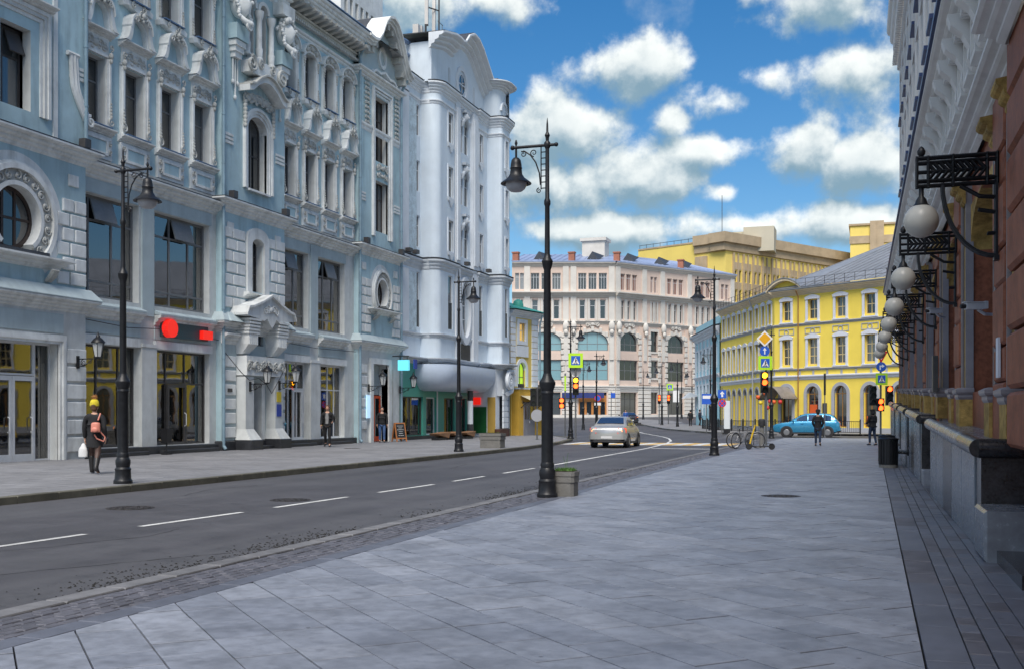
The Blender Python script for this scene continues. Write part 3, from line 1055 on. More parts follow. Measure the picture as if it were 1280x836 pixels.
# walls of the recessed bays
for (x0, x1), cs, gws, hw in ((BB, W3B, GW['B'], 0.54), (BD, W3D, GW['D'], 0.48)):
    holes = [(a, b, 0.42, 3.85) for a, b in gws] + [(a, b, 5.4, 8.8) for a, b in gws]
    up = [(c - hw, c + hw, 11.08, 13.4) for c in cs] + [(c - hw, c + hw, 15.72, 17.9) for c in cs]
    mb = wall(x0, x1, 0.0, 9.3, holes, 0.0, 0.38)
    mb.build('wall', 'pier_cream', lb)
    mb = wall(x0, x1, 9.3, 20.0, up, 0.0, 0.42, rev=('pier_cream', lb))
    mb.build('wall', 'stucco_blue', lb)
    for a, b in gws:
        # blue lintel strip above the first-floor windows and panel under them
        MB().box(a - 0.1, b + 0.1, -0.03, 0.2, 8.82, 9.28).build('lintel', 'stucco_grey', lb)
        MB().box(a - 0.02, b + 0.05, -0.035, 0.1, 4.22, 4.66).build('fascia_panel', 'stucco_grey', lb)
        MB().box(a - 0.06, b + 0.06, -0.10, 0.2, 3.87, 4.16).build('lintel', 'trim_white', lb)
        s = MB()
        s.add([(a - 0.05, -0.34, 5.12), (b + 0.05, -0.34, 5.12), (b + 0.05, 0.36, 5.40), (a - 0.05, 0.36, 5.40), (a - 0.05, -0.34, 5.06), (b + 0.05, -0.34, 5.06), (b + 0.05, 0.3, 5.06), (a - 0.05, 0.3, 5.06)],
              [(0, 1, 2, 3), (0, 4, 5, 1), (0, 3, 7, 4), (1, 5, 6, 2), (4, 7, 6, 5)])
        for k in range(1, 4):
            xx = a + (b - a) * k / 4
            s.add([(xx - 0.012, -0.345, 5.13), (xx + 0.012, -0.345, 5.13), (xx + 0.012, 0.36, 5.425), (xx - 0.012, 0.36, 5.425)], [(0, 1, 2, 3)])
        s.build('sloping_sill', 'stucco_grey', lb)
        MB().sweep([(a - 0.05, 0), (b + 0.05, 0)], cornice_prof(4.68, 5.06, 0.32, 3)).build('moulding', 'trim_white', lb)
    # piers between the shop windows
    p0, p1 = gws[0][1], gws[1][0]
    MB().box(p0 + 0.12, p1 - 0.1, -0.06, 0.1, 5.0, 9.28).build('pilaster', 'stucco_grey', lb)
    MB().box(p0 + 0.02, p1 - 0.02, -0.12, 0.1, 0.12, 3.9).build('pier', 'pier_cream', lb)
    MB().box(p0, p1, -0.15, 0.1, 3.9, 4.02).build('pier_cap', 'trim_white', lb)
    # plinth and steps
    MB().block(x0, x1, -0.18, 0.1, 0.0, 0.40, 0.02).build('plinth', 'dark_plinth', lb)
    # string cornice above first floor, with dentils
    mb = MB().sweep([(x0, 0), (x1, 0)], cornice_prof(9.30, 9.76, 0.42, 4))
    mb.build('cornice', 'trim_white', lb)
    MB().box(x0, x1, -0.10, 0.05, 9.80, 9.98).build('band', 'trim_old', lb)
    MB().box(x0, x1, -0.43, 0.0, 9.772, 9.79).build('drip_edge', 'roof_slate', lb)
    # frieze and main cornice
    MB().sweep([(x0, 0), (x1, 0)], cornice_prof(18.42, 18.68, 0.16, 2)).build('band', 'trim_white', lb)
    MB().sweep([(x0, 0), (x1, 0)], cornice_prof(19.05, 19.35, 0.22, 3)).build('band', 'trim_old', lb)
    mb = MB().sweep([(x0, 0), (x1, 0)], cornice_prof(19.62, 20.25, 0.95, 4, 0.62))
    mb.build('cornice', 'trim_white', lb)
    mod = MB()
    mod.add([(-0.11, -0.86, 0.26), (0.11, -0.86, 0.26), (0.11, 0, 0.26), (-0.11, 0, 0.26), (-0.11, -0.86, 0.12), (0.11, -0.86, 0.12), (0.11, -0.2, 0.0), (-0.11, -0.2, 0.0), (0.11, 0, -0.05), (-0.11, 0, -0.05)],
            [(0, 4, 5, 1), (4, 7, 6, 5), (7, 9, 8, 6), (0, 3, 9, 7, 4), (1, 5, 6, 8, 2)])
    me = mod.mesh('modillion', 'trim_old')
    k = int((x1 - x0) / 0.5)
    for i in range(k):
        link('modillion', me, lb, (x0 + (i + 0.5) * (x1 - x0) / k, -0.02, 19.37))
    den = MB()
    k = int((x1 - x0) / 0.17)
    for i in range(k):
        xx = x0 + (i + 0.5) * (x1 - x0) / k
        den.box(xx - 0.05, xx + 0.05, -0.3, -0.1, 18.93, 19.05)
    den.build('dentils', 'trim_old', lb)['kind'] = 'stuff'
    MB().box(x0, x1, -1.0, 0.5, 20.285, 20.33).build('eave_edge', 'zinc_blue', lb)

# -- third-floor window surround with curved hood, shared by eight windows
def bell(sc=1.0, inset=0.0):
    half = [(0.84, 0.0), (0.74, 0.06), (0.655, 0.18), (0.60, 0.34), (0.565, 0.52), (0.53, 0.66)]
    top = [(0.53 * math.cos(t), 0.66 + 0.36 * math.sin(t)) for t in [PI / 2 * i / 6 for i in range(1, 7)]]
    pts = half + top
    if inset:
        pts = [(max(0.0, x - inset), max(0.0, z - inset * (0.0 if z < 0.05 else 0.8))) for x, z in pts]
    pts = [(x * sc, z) for x, z in pts]
    return [(-x, z) for x, z in pts] + [(x, z) for x, z in reversed(pts[:-1])]

def relief(mb, w, h, cx, cz, y, th=0.028, seed=1):
    """carved scrollwork panel: spirals, leaves and a central boss"""
    rnd = random.Random(seed)
    mb.ball((cx, y, cz), h * 0.26, 8, 5, (1.2, 0.5, 1))
    for sg in (-1, 1):
        mb.spiral(cx + sg * w * 0.20, cz + h * 0.06, h * 0.32, 1.5, 0 if sg > 0 else PI, sg, y, th, 16)
        mb.spiral(cx + sg * w * 0.37, cz - h * 0.12, h * 0.30, 1.3, PI / 2, -sg, y, th, 16)
        for k in range(5):
            a = rnd.uniform(0, 2 * PI)
            mb.ball((cx + sg * w * rnd.uniform(0.12, 0.46), y, cz + h * rnd.uniform(-0.38, 0.38)), h * rnd.uniform(0.08, 0.14), 6, 4, (1.3, 0.55, 0.8))
    return mb

def surround3(ww):
    k = ww / 1.08
    hw = ww / 2
    t, o = MB(), MB()
    # jamb mouldings
    for sg in (-1, 1):
        a = sg * (hw + 0.005)
        for (u0, u1, y) in ((0.0, 0.07, -0.10), (0.07, 0.15, -0.14), (0.15, 0.19, -0.06)):
            x0, x1 = sorted((a + sg * u0, a + sg * u1))
            t.box(x0, x1, y, 0.05, 0.0, 2.36)
        # pendant scrolls at the foot of the jambs and at the head
        o.spiral(sg * (hw + 0.13), 0.22, 0.15, 1.3, PI / 2, sg, -0.17, 0.036, 14)
        for j in range(5):
            o.ball((sg * (hw + 0.13), -0.16, 0.42 + j * 0.11), 0.058 - j * 0.006, 6, 4, (1, 0.9, 1.1))
        o.ball((sg * (hw + 0.11), -0.17, 2.45), 0.10, 7, 5, (0.9, 0.8, 1.2))
        o.ball((sg * (hw + 0.11), -0.17, 2.28), 0.075, 7, 5, (0.9, 0.8, 1.2))
        o.spiral(sg * (hw + 0.11), 2.72, 0.11, 1.3, -PI / 2, sg, -0.18, 0.035, 14)
    t.box(-hw - 0.2, hw + 0.2, -0.10, 0.05, 2.38, 2.46)
    t.box(-hw - 0.12, hw + 0.12, -0.06, 0.05, 2.46, 3.02)
    relief(o, ww * 1.02, 0.5, 0, 2.74, -0.08, 0.028, 3)
    # shelf under the hood
    t.sweep([(-hw - 0.26, 0), (hw + 0.26, 0)], cornice_prof(3.00, 3.20, 0.34, 3))
    # hood
    z0 = 3.22
    out = [(x * k, z + z0) for x, z in bell()]
    inn = [(x * k, z + z0) for x, z in bell(1.0, 0.13)]
    t.band(out, inn, -0.36, 0.04)
    inn2 = [(x * k, z + z0) for x, z in bell(1.0, 0.20)]
    t.band(inn, inn2, -0.27, 0.04)
    cap = [(x * k * 1.05, z * 1.03 + z0 + 0.03) for x, z in bell()]
    m = len(cap) // 2
    t.band(cap[m - 7:m + 8], [(x * 0.99, z - 0.03) for x, z in out[m - 7:m + 8]], -0.42, 0.04)
    # crest of the hood
    for sg in (-1, 1):
        o.spiral(sg * 0.13, z0 + 0.98, 0.15, 1.4, PI / 2, sg, -0.42, 0.042, 16)
        o.spiral(sg * 0.34, z0 + 0.80, 0.11, 1.2, PI / 2, sg, -0.42, 0.034, 14)
    o.ball((0, -0.42, z0 + 0.99), 0.10, 8, 5)
    o.ball((0, -0.41, z0 + 0.82), 0.07, 8, 5)
    # sill and panel below
    t.sweep([(-hw - 0.30, 0), (hw + 0.30, 0)], cornice_prof(-0.26, -0.03, 0.30, 3))
    t.box(-hw - 0.24, hw + 0.24, -0.10, 0.05, -1.05, -0.27)
    f = [(-hw + 0.0, -0.92), (hw - 0.0, -0.92), (hw - 0.0, -0.36), (-hw + 0.0, -0.36)]
    g = [(-hw + 0.09, -0.83), (hw - 0.09, -0.83), (hw - 0.09, -0.45), (-hw + 0.09, -0.45)]
    t.band(f, g, -0.15, -0.09, closed=True)
    for sg in (-1, 1):
        o.spiral(sg * (hw + 0.12), -0.50, 0.09, 1.2, PI / 2, sg, -0.13, 0.03, 12)
        o.spiral(sg * (hw + 0.12), -0.78, 0.09, 1.2, -PI / 2, -sg, -0.13, 0.03, 12)
    b = MB().prism([(x, z) for x, z in inn2], -0.08, 0.0)
    b2 = MB().box(-hw + 0.1, hw - 0.1, -0.12, -0.08, -0.82, -0.46)
    return t.mesh('window_surround', 'trim_white'), o.mesh('carving', 'trim_old', True), b.mesh('hood_panel', 'stucco_blue'), b2.mesh('apron_panel', 'stucco_blue')

def surround4(ww):
    hw = ww / 2
    t, o = MB(), MB()
    for sg in (-1, 1):
        a = sg * (hw + 0.005)
        for (u0, u1, y) in ((0.0, 0.08, -0.08), (0.08, 0.20, -0.12)):
            x0, x1 = sorted((a + sg * u0, a + sg * u1))
            t.box(x0, x1, y, 0.05, 0.0, 2.0)
        for j in range(6):
            o.ball((sg * (hw + 0.15), -0.14, 0.1 + j * 0.11), 0.075 - j * 0.007, 6, 4, (1, 0.9, 1.1))
        for j in range(4):
            o.ball((sg * (hw + 0.15), -0.14, 1.85 - j * 0.12), 0.08 - j * 0.012, 6, 4, (1, 0.9, 1.1))
    # segmental head
    arc_o = [((hw + 0.24) * math.cos(t_), 2.05 + 0.52 * math.sin(t_)) for t_ in [PI * i / 14 for i in range(15)]]
    arc_i = [((hw + 0.02) * math.cos(t_), 1.98 + 0.22 * math.sin(t_)) for t_ in [PI * i / 14 for i in range(15)]]
    t.band(arc_o, arc_i, -0.13, 0.04)
    arc_c = [((hw + 0.30) * math.cos(t_), 2.05 + 0.58 * math.sin(t_)) for t_ in [PI * i / 14 for i in range(15)]]
    t.band(arc_c, arc_o, -0.24, 0.04)
    for q in (0.25, 0.5, 0.75):
        o.ball(((hw + 0.12) * math.cos(PI * q), -0.16, 2.04 + 0.36 * math.sin(PI * q)), 0.11, 7, 5, (1, 0.8, 1.3))
    for sg in (-1, 1):
        o.spiral(sg * 0.22, 2.36, 0.11, 1.2, PI / 2, sg, -0.16, 0.035, 14)
    # sill, a wavy crest that leans over the hood below
    t.box(-hw - 0.2, hw + 0.2, -0.16, 0.1, -0.08, 0.0)
    w = [(-hw - 0.28, -0.10), (-hw - 0.1, -0.02), (0, -0.02), (hw + 0.1, -0.02), (hw + 0.28, -0.10)]
    w2 = [(-hw - 0.22, -0.26), (-hw, -0.20), (0, -0.34), (hw, -0.20), (hw + 0.22, -0.26)]
    t.band(w, w2, -0.22, 0.04)
    for sg in (-1, 1):
        o.spiral(sg * 0.26, -0.14, 0.12, 1.2, PI / 2, -sg, -0.25, 0.035, 14)
    z = MB().box(-hw - 0.05, hw + 0.05, -0.30, 0.05, 0.0, 0.035)
    return t.mesh('window_surround', 'trim_white'), o.mesh('carving', 'trim_old', True), z.mesh('sill_flashing', 'zinc_blue')

for cs, hw in ((W3B, 0.54), (W3D, 0.48)):
    s3, s4 = surround3(hw * 2), surround4(hw * 2)
    for c in cs:
        for me, zz in ((s3, 11.06), (s4, 15.74)):
            t = link(me[0].name, me[0], lb, (c, 0, zz))
            for x in me[1:]:
                q = bpy.data.objects.new(x.name, x)
                COL.objects.link(q)
                q.parent = t
                if x.name.startswith('carving'):
                    q['kind'] = 'stuff'
        for z0, z1, zf in ((11.08, 13.4, 0.66), (15.72, 17.9, 0.7)):
            if random.random() < 0.6:
                win(lb, c - hw, c + hw, z0, z1, 0.30, (0.5,), (zf,), 'frame_grey', 'glass_see', 0.07)
                curtains(lb, c - hw, c + hw, z0, z1, 0.40, random.choice((((0, 0.3, 0), (0.7, 1, 0)), ((0, 1, 0.45),), ((0.0, 0.55, 0),), ((0, 1, 0),))))
            else:
                win(lb, c - hw, c + hw, z0, z1, 0.30, (0.5,), (zf,), 'frame_grey', 'glass_dark', 0.07)
        MB().box(c - hw - 0.08, c + hw + 0.08, -0.28, 0.04, 11.06, 11.09).build('sill_flashing', 'zinc_blue', lb)

# first-floor windows and shop fronts of the recessed bays
for key in 'BD':
    for i, (a, b) in enumerate(GW[key]):
        win(lb, a, b, 5.42, 8.8, 0.26, (0.22, 0.62) if i == 0 else (0.36, 0.7), (0.16, 0.76), 'frame_grey', 'glass_see', 0.09, 0.08)
        curtains(lb, a, b, 5.42, 8.8, 0.46, (((0.05, 0.2, 0), (0.45, 0.62, 0), (0.8, 1, 0)), ((0.0, 0.12, 0), (0.5, 0.95, 0)))[i])
        # a tilted top light
        f = 0.62 if i == 0 else 0.36
        w = (b - a) * (0.38 if i == 0 else 0.34)
        x = a + (b - a) * (f if i else 0.22) + 0.05
        tl = MB().add([(x, 0.0, 7.98), (x + w, 0.0, 7.98), (x + w, 0.22, 8.7), (x, 0.22, 8.7), (x, 0.05, 7.97), (x + w, 0.05, 7.97), (x + w, 0.27, 8.69), (x, 0.27, 8.69)],
                      [(0, 1, 2, 3), (0, 4, 5, 1), (1, 5, 6, 2), (0, 3, 7, 4)])
        tl.build('top_light', 'frame_grey', lb)
for i, (a, b) in enumerate(GW['B'] + GW['D']):
    zb = 0.42
    xs = [(0.34, 0.72), (0.28, 0.62), (0.4, 0.72), (0.25, 0.5, 0.75)][i]
    win(lb, a, b, zb, 3.85, 0.22, xs, (0.66,) if i else (), 'frame_dark' if i < 2 else 'frame_white', 'glass_shop', 0.07, 0.08, 'shop_window')
    shop_room(lb, a, b, zb, 3.85, 0.38, 2.6)
    # step in front
    MB().block(a + 0.05, b, -0.45, 0.0, 0.10, 0.26, 0.02).build('step', 'dark_plinth', lb)
rnd = random.Random(4)
for i, (a, b) in enumerate(GW['B'] + GW['D']):
    cols = [['display_teal', 'display_white'], ['display_blue', 'display_yellow', 'display_red'], ['display_yellow', 'display_blue', 'display_teal'], ['display_yellow', 'display_teal', 'display_white']][i]
    for k in range(6):
        x = rnd.uniform(a + 0.2, b - 0.6)
        z = rnd.uniform(0.5, 2.4)
        w, h = rnd.uniform(0.2, 0.7), rnd.uniform(0.3, 1.1)
        yy = rnd.uniform(0.7, 2.6)
        MB().box(x, x + w, yy, yy + 0.06, z, z + h).build('display_panel', rnd.choice(cols), lb)
# round vinyl on the second shop window, yellow bands on the third and fourth
MB().lathe([(0.50, 0), (0.50, 0.01), (0.0, 0.01)], 24).build('window_sticker', 'display_blue', lb, (33.05, 0.50, 3.1)).rotation_euler = (R(90), 0, 0)
MB().arc(33.05, 3.1, 0.12, 0.3, 200, 340, 0.44, 0.46, 10).build('window_sticker', 'display_yellow', lb)
for a, b, z in ((41.5, 42.2, 1.7), (44.8, 46.0, 1.7), (46.2, 47.1, 2.6)):
    MB().box(a, b, 0.42, 0.43, z, z + 0.5).build('window_sticker', 'display_yellow', lb)
# doors in the shop fronts (dark one in bay B, white one in bay D)
for a, b, m in ((33.55, 34.70, 'frame_dark'), (42.6, 43.45, 'frame_white')):
    mb = MB()
    mb.box(a, a + 0.1, 0.12, 0.2, 0.30, 2.64).box(b - 0.1, b, 0.12, 0.2, 0.30, 2.64).box(a + 0.1, b - 0.1, 0.125, 0.195, 2.54, 2.64).box(a + 0.1, b - 0.1, 0.125, 0.195, 0.30, 0.52)
    dr = mb.build('door', m, lb)
    MB().tube([(b - 0.16, 0.10, 1.1), (b - 0.16, 0.02, 1.15), (b - 0.16, 0.02, 1.55), (b - 0.16, 0.10, 1.6)], 0.016, 6).build('handle', 'frame_white', dr)

# -- projecting bays: common pieces
def stone_face(x0, x1, z0, z1, cols, y, rowh=0.46, gap=0.07, m='trim_white', proud=0.07):
    """rusticated blocks, alternately one wide and two narrow, each block a part"""
    z, r = z0, 0
    w = (x1 - x0)
    while z + rowh <= z1 + 0.01:
        if cols == 1:
            spl = [(x0, x1)]
        elif r % 2 == 0:
            spl = [(x0, x0 + w * 0.42 - gap / 2), (x0 + w * 0.42 + gap / 2, x1)]
        else:
            spl = [(x0 + w * 0.18, x0 + w * 0.58 - gap / 2), (x0 + w * 0.58 + gap / 2, x1)]
        for a, b in spl:
            key = ('stone', round(b - a, 3), rowh, m)
            if key not in WCACHE:
                WCACHE[key] = MB().block(0, b - a, -proud, 0.02, 0, rowh - gap, 0.022).mesh('stone', m)
            link('stone', WCACHE[key], lb, (a, y, z))
        z += rowh
        r += 1

for nm, (x0, x1) in (('A', BA), ('C', BC), ('E', BE)):
    cx = {'A': 25.75, 'C': 38.95, 'E': 50.9}[nm]
    if nm == 'A':
        holes = [(24.1, 27.5, 0.10, 3.72), (24.75, 26.75, 6.35, 8.35), (25.15, 26.35, 10.65, 13.1)]
    elif nm == 'C':
        holes = [(38.25, 39.35, 0.25, 2.85), (38.4, 39.5, 4.35, 5.15), (38.5, 39.4, 6.55, 8.75), (38.3, 39.75, 10.75, 13.75), (38.15, 38.75, 16.0, 18.5), (39.1, 39.7, 16.0, 18.5)]
    else:
        holes = [(49.75, 51.6, 0.12, 4.1), (50.2, 51.6, 6.75, 8.55), (50.2, 51.7, 10.9, 13.5), (50.2, 51.7, 14.5, 17.8), (50.55, 51.25, 19.55, 20.25)]
    ztop = 20.0 if nm != 'E' else 20.9
    low = wall(x0, x1, 0.0, 5.4, [h for h in holes if h[3] < 5.4], YB, 0.5)
    low.build('wall', 'pier_cream' if nm != 'C' else 'stucco_grey', lb)
    hi = wall(x0, x1, 5.4, ztop, [h for h in holes if h[3] > 5.4], YB, 0.5, rev=('pier_cream', lb))
    for xx in (x0, x1):
        hi.quad((xx, YB, 0.0), (xx, 0.3, 0.0), (xx, 0.3, ztop), (xx, YB, ztop))
    hi.build('wall', 'stucco_blue', lb)
    path = [(x0, 0.1), (x0, YB), (x1, YB), (x1, 0.1)]
    MB().sweep(path, cornice_prof(9.48, 9.96, 0.42, 4)).build('cornice', 'trim_white', lb)
    MB().sweep(path, [(0.0, 9.975), (0.43, 9.975), (0.43, 9.99), (0.0, 10.02)]).build('drip_edge', 'roof_slate', lb)
    MB().sweep(path, cornice_prof(4.75, 5.15, 0.36, 4)).build('cornice', 'trim_white', lb)
    MB().sweep(path, [(0, 5.16), (0.38, 5.16), (0.38, 5.19), (0.12, 5.52), (0, 5.54)]).build('sloping_sill', 'stucco_grey', lb)
    MB().sweep(path, [(0, 0), (0.10, 0), (0.10, 0.46), (0.06, 0.50), (0, 0.50)]).build('plinth', 'dark_plinth', lb) if nm == 'C' else None
    if nm != 'E':
        MB().sweep(path, cornice_prof(19.62, 20.25, 0.95, 4, 0.3)).build('cornice', 'trim_white', lb)
        MB().sweep(path, cornice_prof(18.95, 19.5, 0.30, 3)).build('band', 'trim_white', lb)
    # white plaques high on the bay
    for px in ((x0 + 0.35, x0 + 0.8), (x1 - 0.8, x1 - 0.35)):
        MB().block(px[0], px[1], YB - 0.05, YB + 0.02, 8.75, 9.12, 0.015).build('plaque', 'trim_white', lb)
    # corner strips of the upper storeys: three grooved bands
    for px in ((x0 + 0.05, x0 + 0.75), (x1 - 0.75, x1 - 0.05)):
        for k in range(3):
            MB().box(px[0], px[1], YB - 0.05, YB + 0.02, 12.2 + k * 0.16, 12.3 + k * 0.16).build('band', 'trim_white', lb)
    # small floodlights on the ledge
    for px in (x1 - 0.35, x0 + 0.4):
        MB().box(px - 0.14, px + 0.14, YB - 0.40, YB - 0.15, 10.02, 10.30).build('floodlight', 'frame_dark', lb)
# stones either side of the round and narrow windows
stone_face(27.45, 28.72, 5.62, 8.45, 2, YB)
stone_face(22.8, 24.05, 5.62, 8.45, 2, YB)
stone_face(36.5, 38.05, 5.75, 9.05, 2, YB)
stone_face(39.85, 41.15, 5.75, 9.05, 2, YB)
stone_face(48.35, 49.6, 5.65, 8.75, 2, YB)
stone_face(52.2, 53.15, 5.65, 8.75, 2, YB)
for x0, x1 in ((27.85, 28.72), (22.8, 23.7)):
    stone_face(x0, x1, 0.35, 4.1, 1, YB, 0.56, 0.10)
for x0, x1 in ((36.5, 37.35), (40.35, 41.15)):
    stone_face(x0, x1, 0.62, 4.3, 1, YB, 0.56, 0.14)
stone_face(48.35, 49.15, 0.8, 4.2, 1, YB, 0.56, 0.14)

# round windows: white ring, carved ring, frame and panes
def round_window(cx, cz, r, sx, flat_bottom=True, fm='frame_brown'):
    a0, a1 = (-52, 232) if flat_bottom else (-60, 240)
    n = 34
    t = MB()
    t.arc(cx, cz, r * 0.70, r * 0.80, a0, a1, YB - 0.10, YB + 0.5, n, sx)
    t.arc(cx, cz, r * 1.06, r * 1.18, a0, a1, YB - 0.16, YB + 0.02, n, sx)
    t.arc(cx, cz, r * 1.18, r * 1.24, a0, a1, YB - 0.10, YB + 0.02, n, sx)
    # fill between the square wall opening and the ring
    t.arc(cx, cz, r * 0.78, r * 1.45, a0, a1, YB - 0.012, YB + 0.30, n, sx)
    ring = t.build('window_ring', 'trim_white', lb, smooth=True, angle=50)
    o = MB().arc(cx, cz, r * 0.80, r * 1.06, a0, a1, YB - 0.05, YB + 0.02, n, sx)
    k = 17
    for i in range(k):
        a = R(a0 + (a1 - a0) * (i + 0.5) / k)
        x, z = cx + sx * r * 0.93 * math.cos(a), cz + r * 0.93 * math.sin(a)
        o.spiral(x, z, r * 0.115, 1.3, a, 1 if i % 2 else -1, YB - 0.08, 0.03, 12)
        o.ball((x + 0.06 * math.cos(a + 2), YB - 0.07, z + 0.06 * math.sin(a + 2)), r * 0.05, 6, 4)
    o.build('carving', 'trim_old', lb, smooth=True, kind='stuff')
    w = MB().arc(cx, cz, r * 0.62, r * 0.72, 0, 360, YB + 0.26, YB + 0.34, 32, sx, True)
    rr = r * 0.66
    for f in (-0.28, 0.28):
        h = rr * math.sqrt(1 - f * f / 0.9)
        w.box(cx + sx * rr * f - 0.045, cx + sx * rr * f + 0.045, YB + 0.265, YB + 0.335, cz - h, cz + h)
    w.box(cx - sx * rr, cx + sx * rr, YB + 0.27, YB + 0.33, cz - 0.04, cz + 0.04)
    fo = w.build('window', fm, lb)
    p = MB().lathe([(rr, 0), (rr, 0.012)], 32)
    po = p.build('pane', 'glass_dark', fo)
    po.location = (cx, YB + 0.305, cz)
    po.rotation_euler = (R(90), 0, 0)
    po.scale = (sx, 1, 1)
    # ledge on consoles
    l = MB().sweep([(cx - r * 1.25, YB + 0.05), (cx - r * 1.25, YB), (cx + r * 1.25, YB), (cx + r * 1.25, YB + 0.05)], cornice_prof(cz - r * 1.05, cz - r * 0.80, 0.42, 3))
    l.build('ledge', 'trim_white', lb)
    for sg in (-1, 1):
        c = MB()
        for k in range(3):
            c.tube([(cx + sg * r * 0.95 + (k - 1) * 0.09, YB - 0.34, cz - r * 1.06), (cx + sg * r * 0.95 + (k - 1) * 0.09, YB - 0.22, cz - r * 1.2), (cx + sg * r * 0.95 + (k - 1) * 0.09, YB - 0.04, cz - r * 1.32)], [0.06, 0.075, 0.05], 7)
        c.build('console', 'trim_old', lb, smooth=True)
    MB().box(cx - r * 0.75, cx + r * 0.75, YB - 0.36, YB - 0.06, cz - r * 0.80, cz - r * 0.72).build('sill_flashing', 'roof_slate', lb)
round_window(25.75, 7.38, 1.34, 1.0)
round_window(50.92, 7.72, 1.05, 0.88)

# bay A: glazed doors, big framed window above
win(lb, 26.82, 27.5, 0.12, 3.72, YB + 0.3, (), (), 'frame_white', 'glass_shop', 0.05, 0.08, 'shop_window')
win(lb, 24.1, 26.82, 2.72, 3.72, YB + 0.3, (), (), 'frame_white', 'glass_shop', 0.06, 0.08, 'shop_window')
for a in (24.1, 25.0, 25.92):
    b = a + 0.9
    mb = MB().box(a, a + 0.10, 0.03, 0.09, 0.12, 2.70).box(b - 0.10, b, 0.03, 0.09, 0.12, 2.70).box(a + 0.1, b - 0.1, 0.033, 0.087, 2.56, 2.70).box(a + 0.1, b - 0.1, 0.033, 0.087, 0.12, 0.34)
    dr = mb.build('door', 'frame_white', lb)
    MB().box(a + 0.09, b - 0.09, 0.055, 0.067, 0.33, 2.57).build('pane', 'glass_shop', dr)
    MB().tube([(b - 0.17, 0.03, 1.0), (b - 0.17, -0.05, 1.04), (b - 0.17, -0.05, 1.42), (b - 0.17, 0.03, 1.46)], 0.018, 6).build('handle', 'frame_white', dr)
shop_room(lb, 24.1, 27.5, 0.10, 3.72, 0.2, 3.2)
for x, y, z, w, h, m in ((26.9, 1.2, 1.55, 0.5, 0.05, 'display_white'), (26.9, 1.25, 1.6, 0.45, 0.28, 'display_blue'), (26.95, 1.2, 1.95, 0.3, 0.2, 'display_red'), (24.6, 2.2, 0.9, 0.6, 1.0, 'frame_grey'),
                         (25.9, 1.9, 0.7, 0.7, 0.04, 'display_yellow'), (26.05, 1.85, 1.3, 0.25, 0.35, 'display_red'), (26.4, 1.8, 1.35, 0.2, 0.3, 'display_yellow'), (26.0, 2.6, 2.2, 0.5, 0.4, 'display_teal')):
    MB().box(x, x + w, y, y + 0.25, z, z + h).build('display_panel', m, lb)
o_ = [(24.0, 0.10), (24.0, 3.80), (27.62, 3.80), (27.62, 0.10)]
i_ = [(24.1, 0.10), (24.1, 3.70), (27.5, 3.70), (27.5, 0.10)]
MB().band([(23.82, 0.1), (23.82, 4.0), (27.8, 4.0), (27.8, 0.1)], [(24.1, 0.1), (24.1, 3.72), (27.5, 3.72), (27.5, 0.1)], YB - 0.09, YB + 0.02).build('door_surround', 'trim_white', lb)
MB().band([(23.9, 0.1), (23.9, 3.9), (27.7, 3.9), (27.7, 0.1)], [(24.0, 0.1), (24.0, 3.8), (27.6, 3.8), (27.6, 0.1)], YB - 0.13, YB - 0.085).build('moulding', 'trim_white', lb)
MB().box(23.9, 27.72, YB - 0.03, YB + 0.02, 4.06, 4.66).build('fascia_panel', 'stucco_grey', lb)
for k, (g, y) in enumerate(((0.0, 0.30), (0.12, 0.18), (0.24, 0.06), (0.36, -0.04), (0.48, -0.10), (0.60, -0.14))):
    MB().band([(25.15 - g - 0.12, 10.62 - 0.01 * k), (25.15 - g - 0.12, 13.1 + g + 0.12), (26.35 + g + 0.12, 13.1 + g + 0.12), (26.35 + g + 0.12, 10.62 - 0.01 * k)],
              [(25.15 - g, 10.62 - 0.01 * k), (25.15 - g, 13.1 + g), (26.35 + g, 13.1 + g), (26.35 + g, 10.62 - 0.01 * k)], YB + y - 0.02 * 0, YB + 0.45).build('window_surround', 'trim_white' if k % 2 else 'pier_cream', lb)
win(lb, 25.15, 26.35, 10.65, 13.1, YB + 0.4, (0.4,), (0.64,), 'frame_dark', 'glass_dark', 0.08)
MB().add([(25.7, YB + 0.15, 12.35), (26.3, YB + 0.15, 12.35), (26.3, YB + 0.38, 13.0), (25.7, YB + 0.38, 13.0), (25.7, YB + 0.19, 12.33), (26.3, YB + 0.19, 12.33), (26.3, YB + 0.42, 12.98), (25.7, YB + 0.42, 12.98)],
         [(0, 1, 2, 3), (0, 4, 5, 1), (1, 5, 6, 2), (0, 3, 7, 4)]).build('top_light', 'frame_dark', lb)
MB().sweep([(24.35, YB), (27.15, YB)], cornice_prof(13.75, 14.0, 0.4, 3)).build('ledge', 'trim_white', lb)
relief(relief(MB(), 2.2, 0.7, 25.75, 14.4, YB - 0.1, 0.04, 8), 2.0, 0.5, 25.75, 15.0, YB - 0.1, 0.04, 9).build('carving', 'trim_old', lb, smooth=True, kind='stuff')
for px in (27.35, 24.0):
    MB().box(px - 0.09, px + 0.09, YB - 0.06, YB + 0.02, 10.05, 18.9).build('pilaster', 'trim_white', lb)
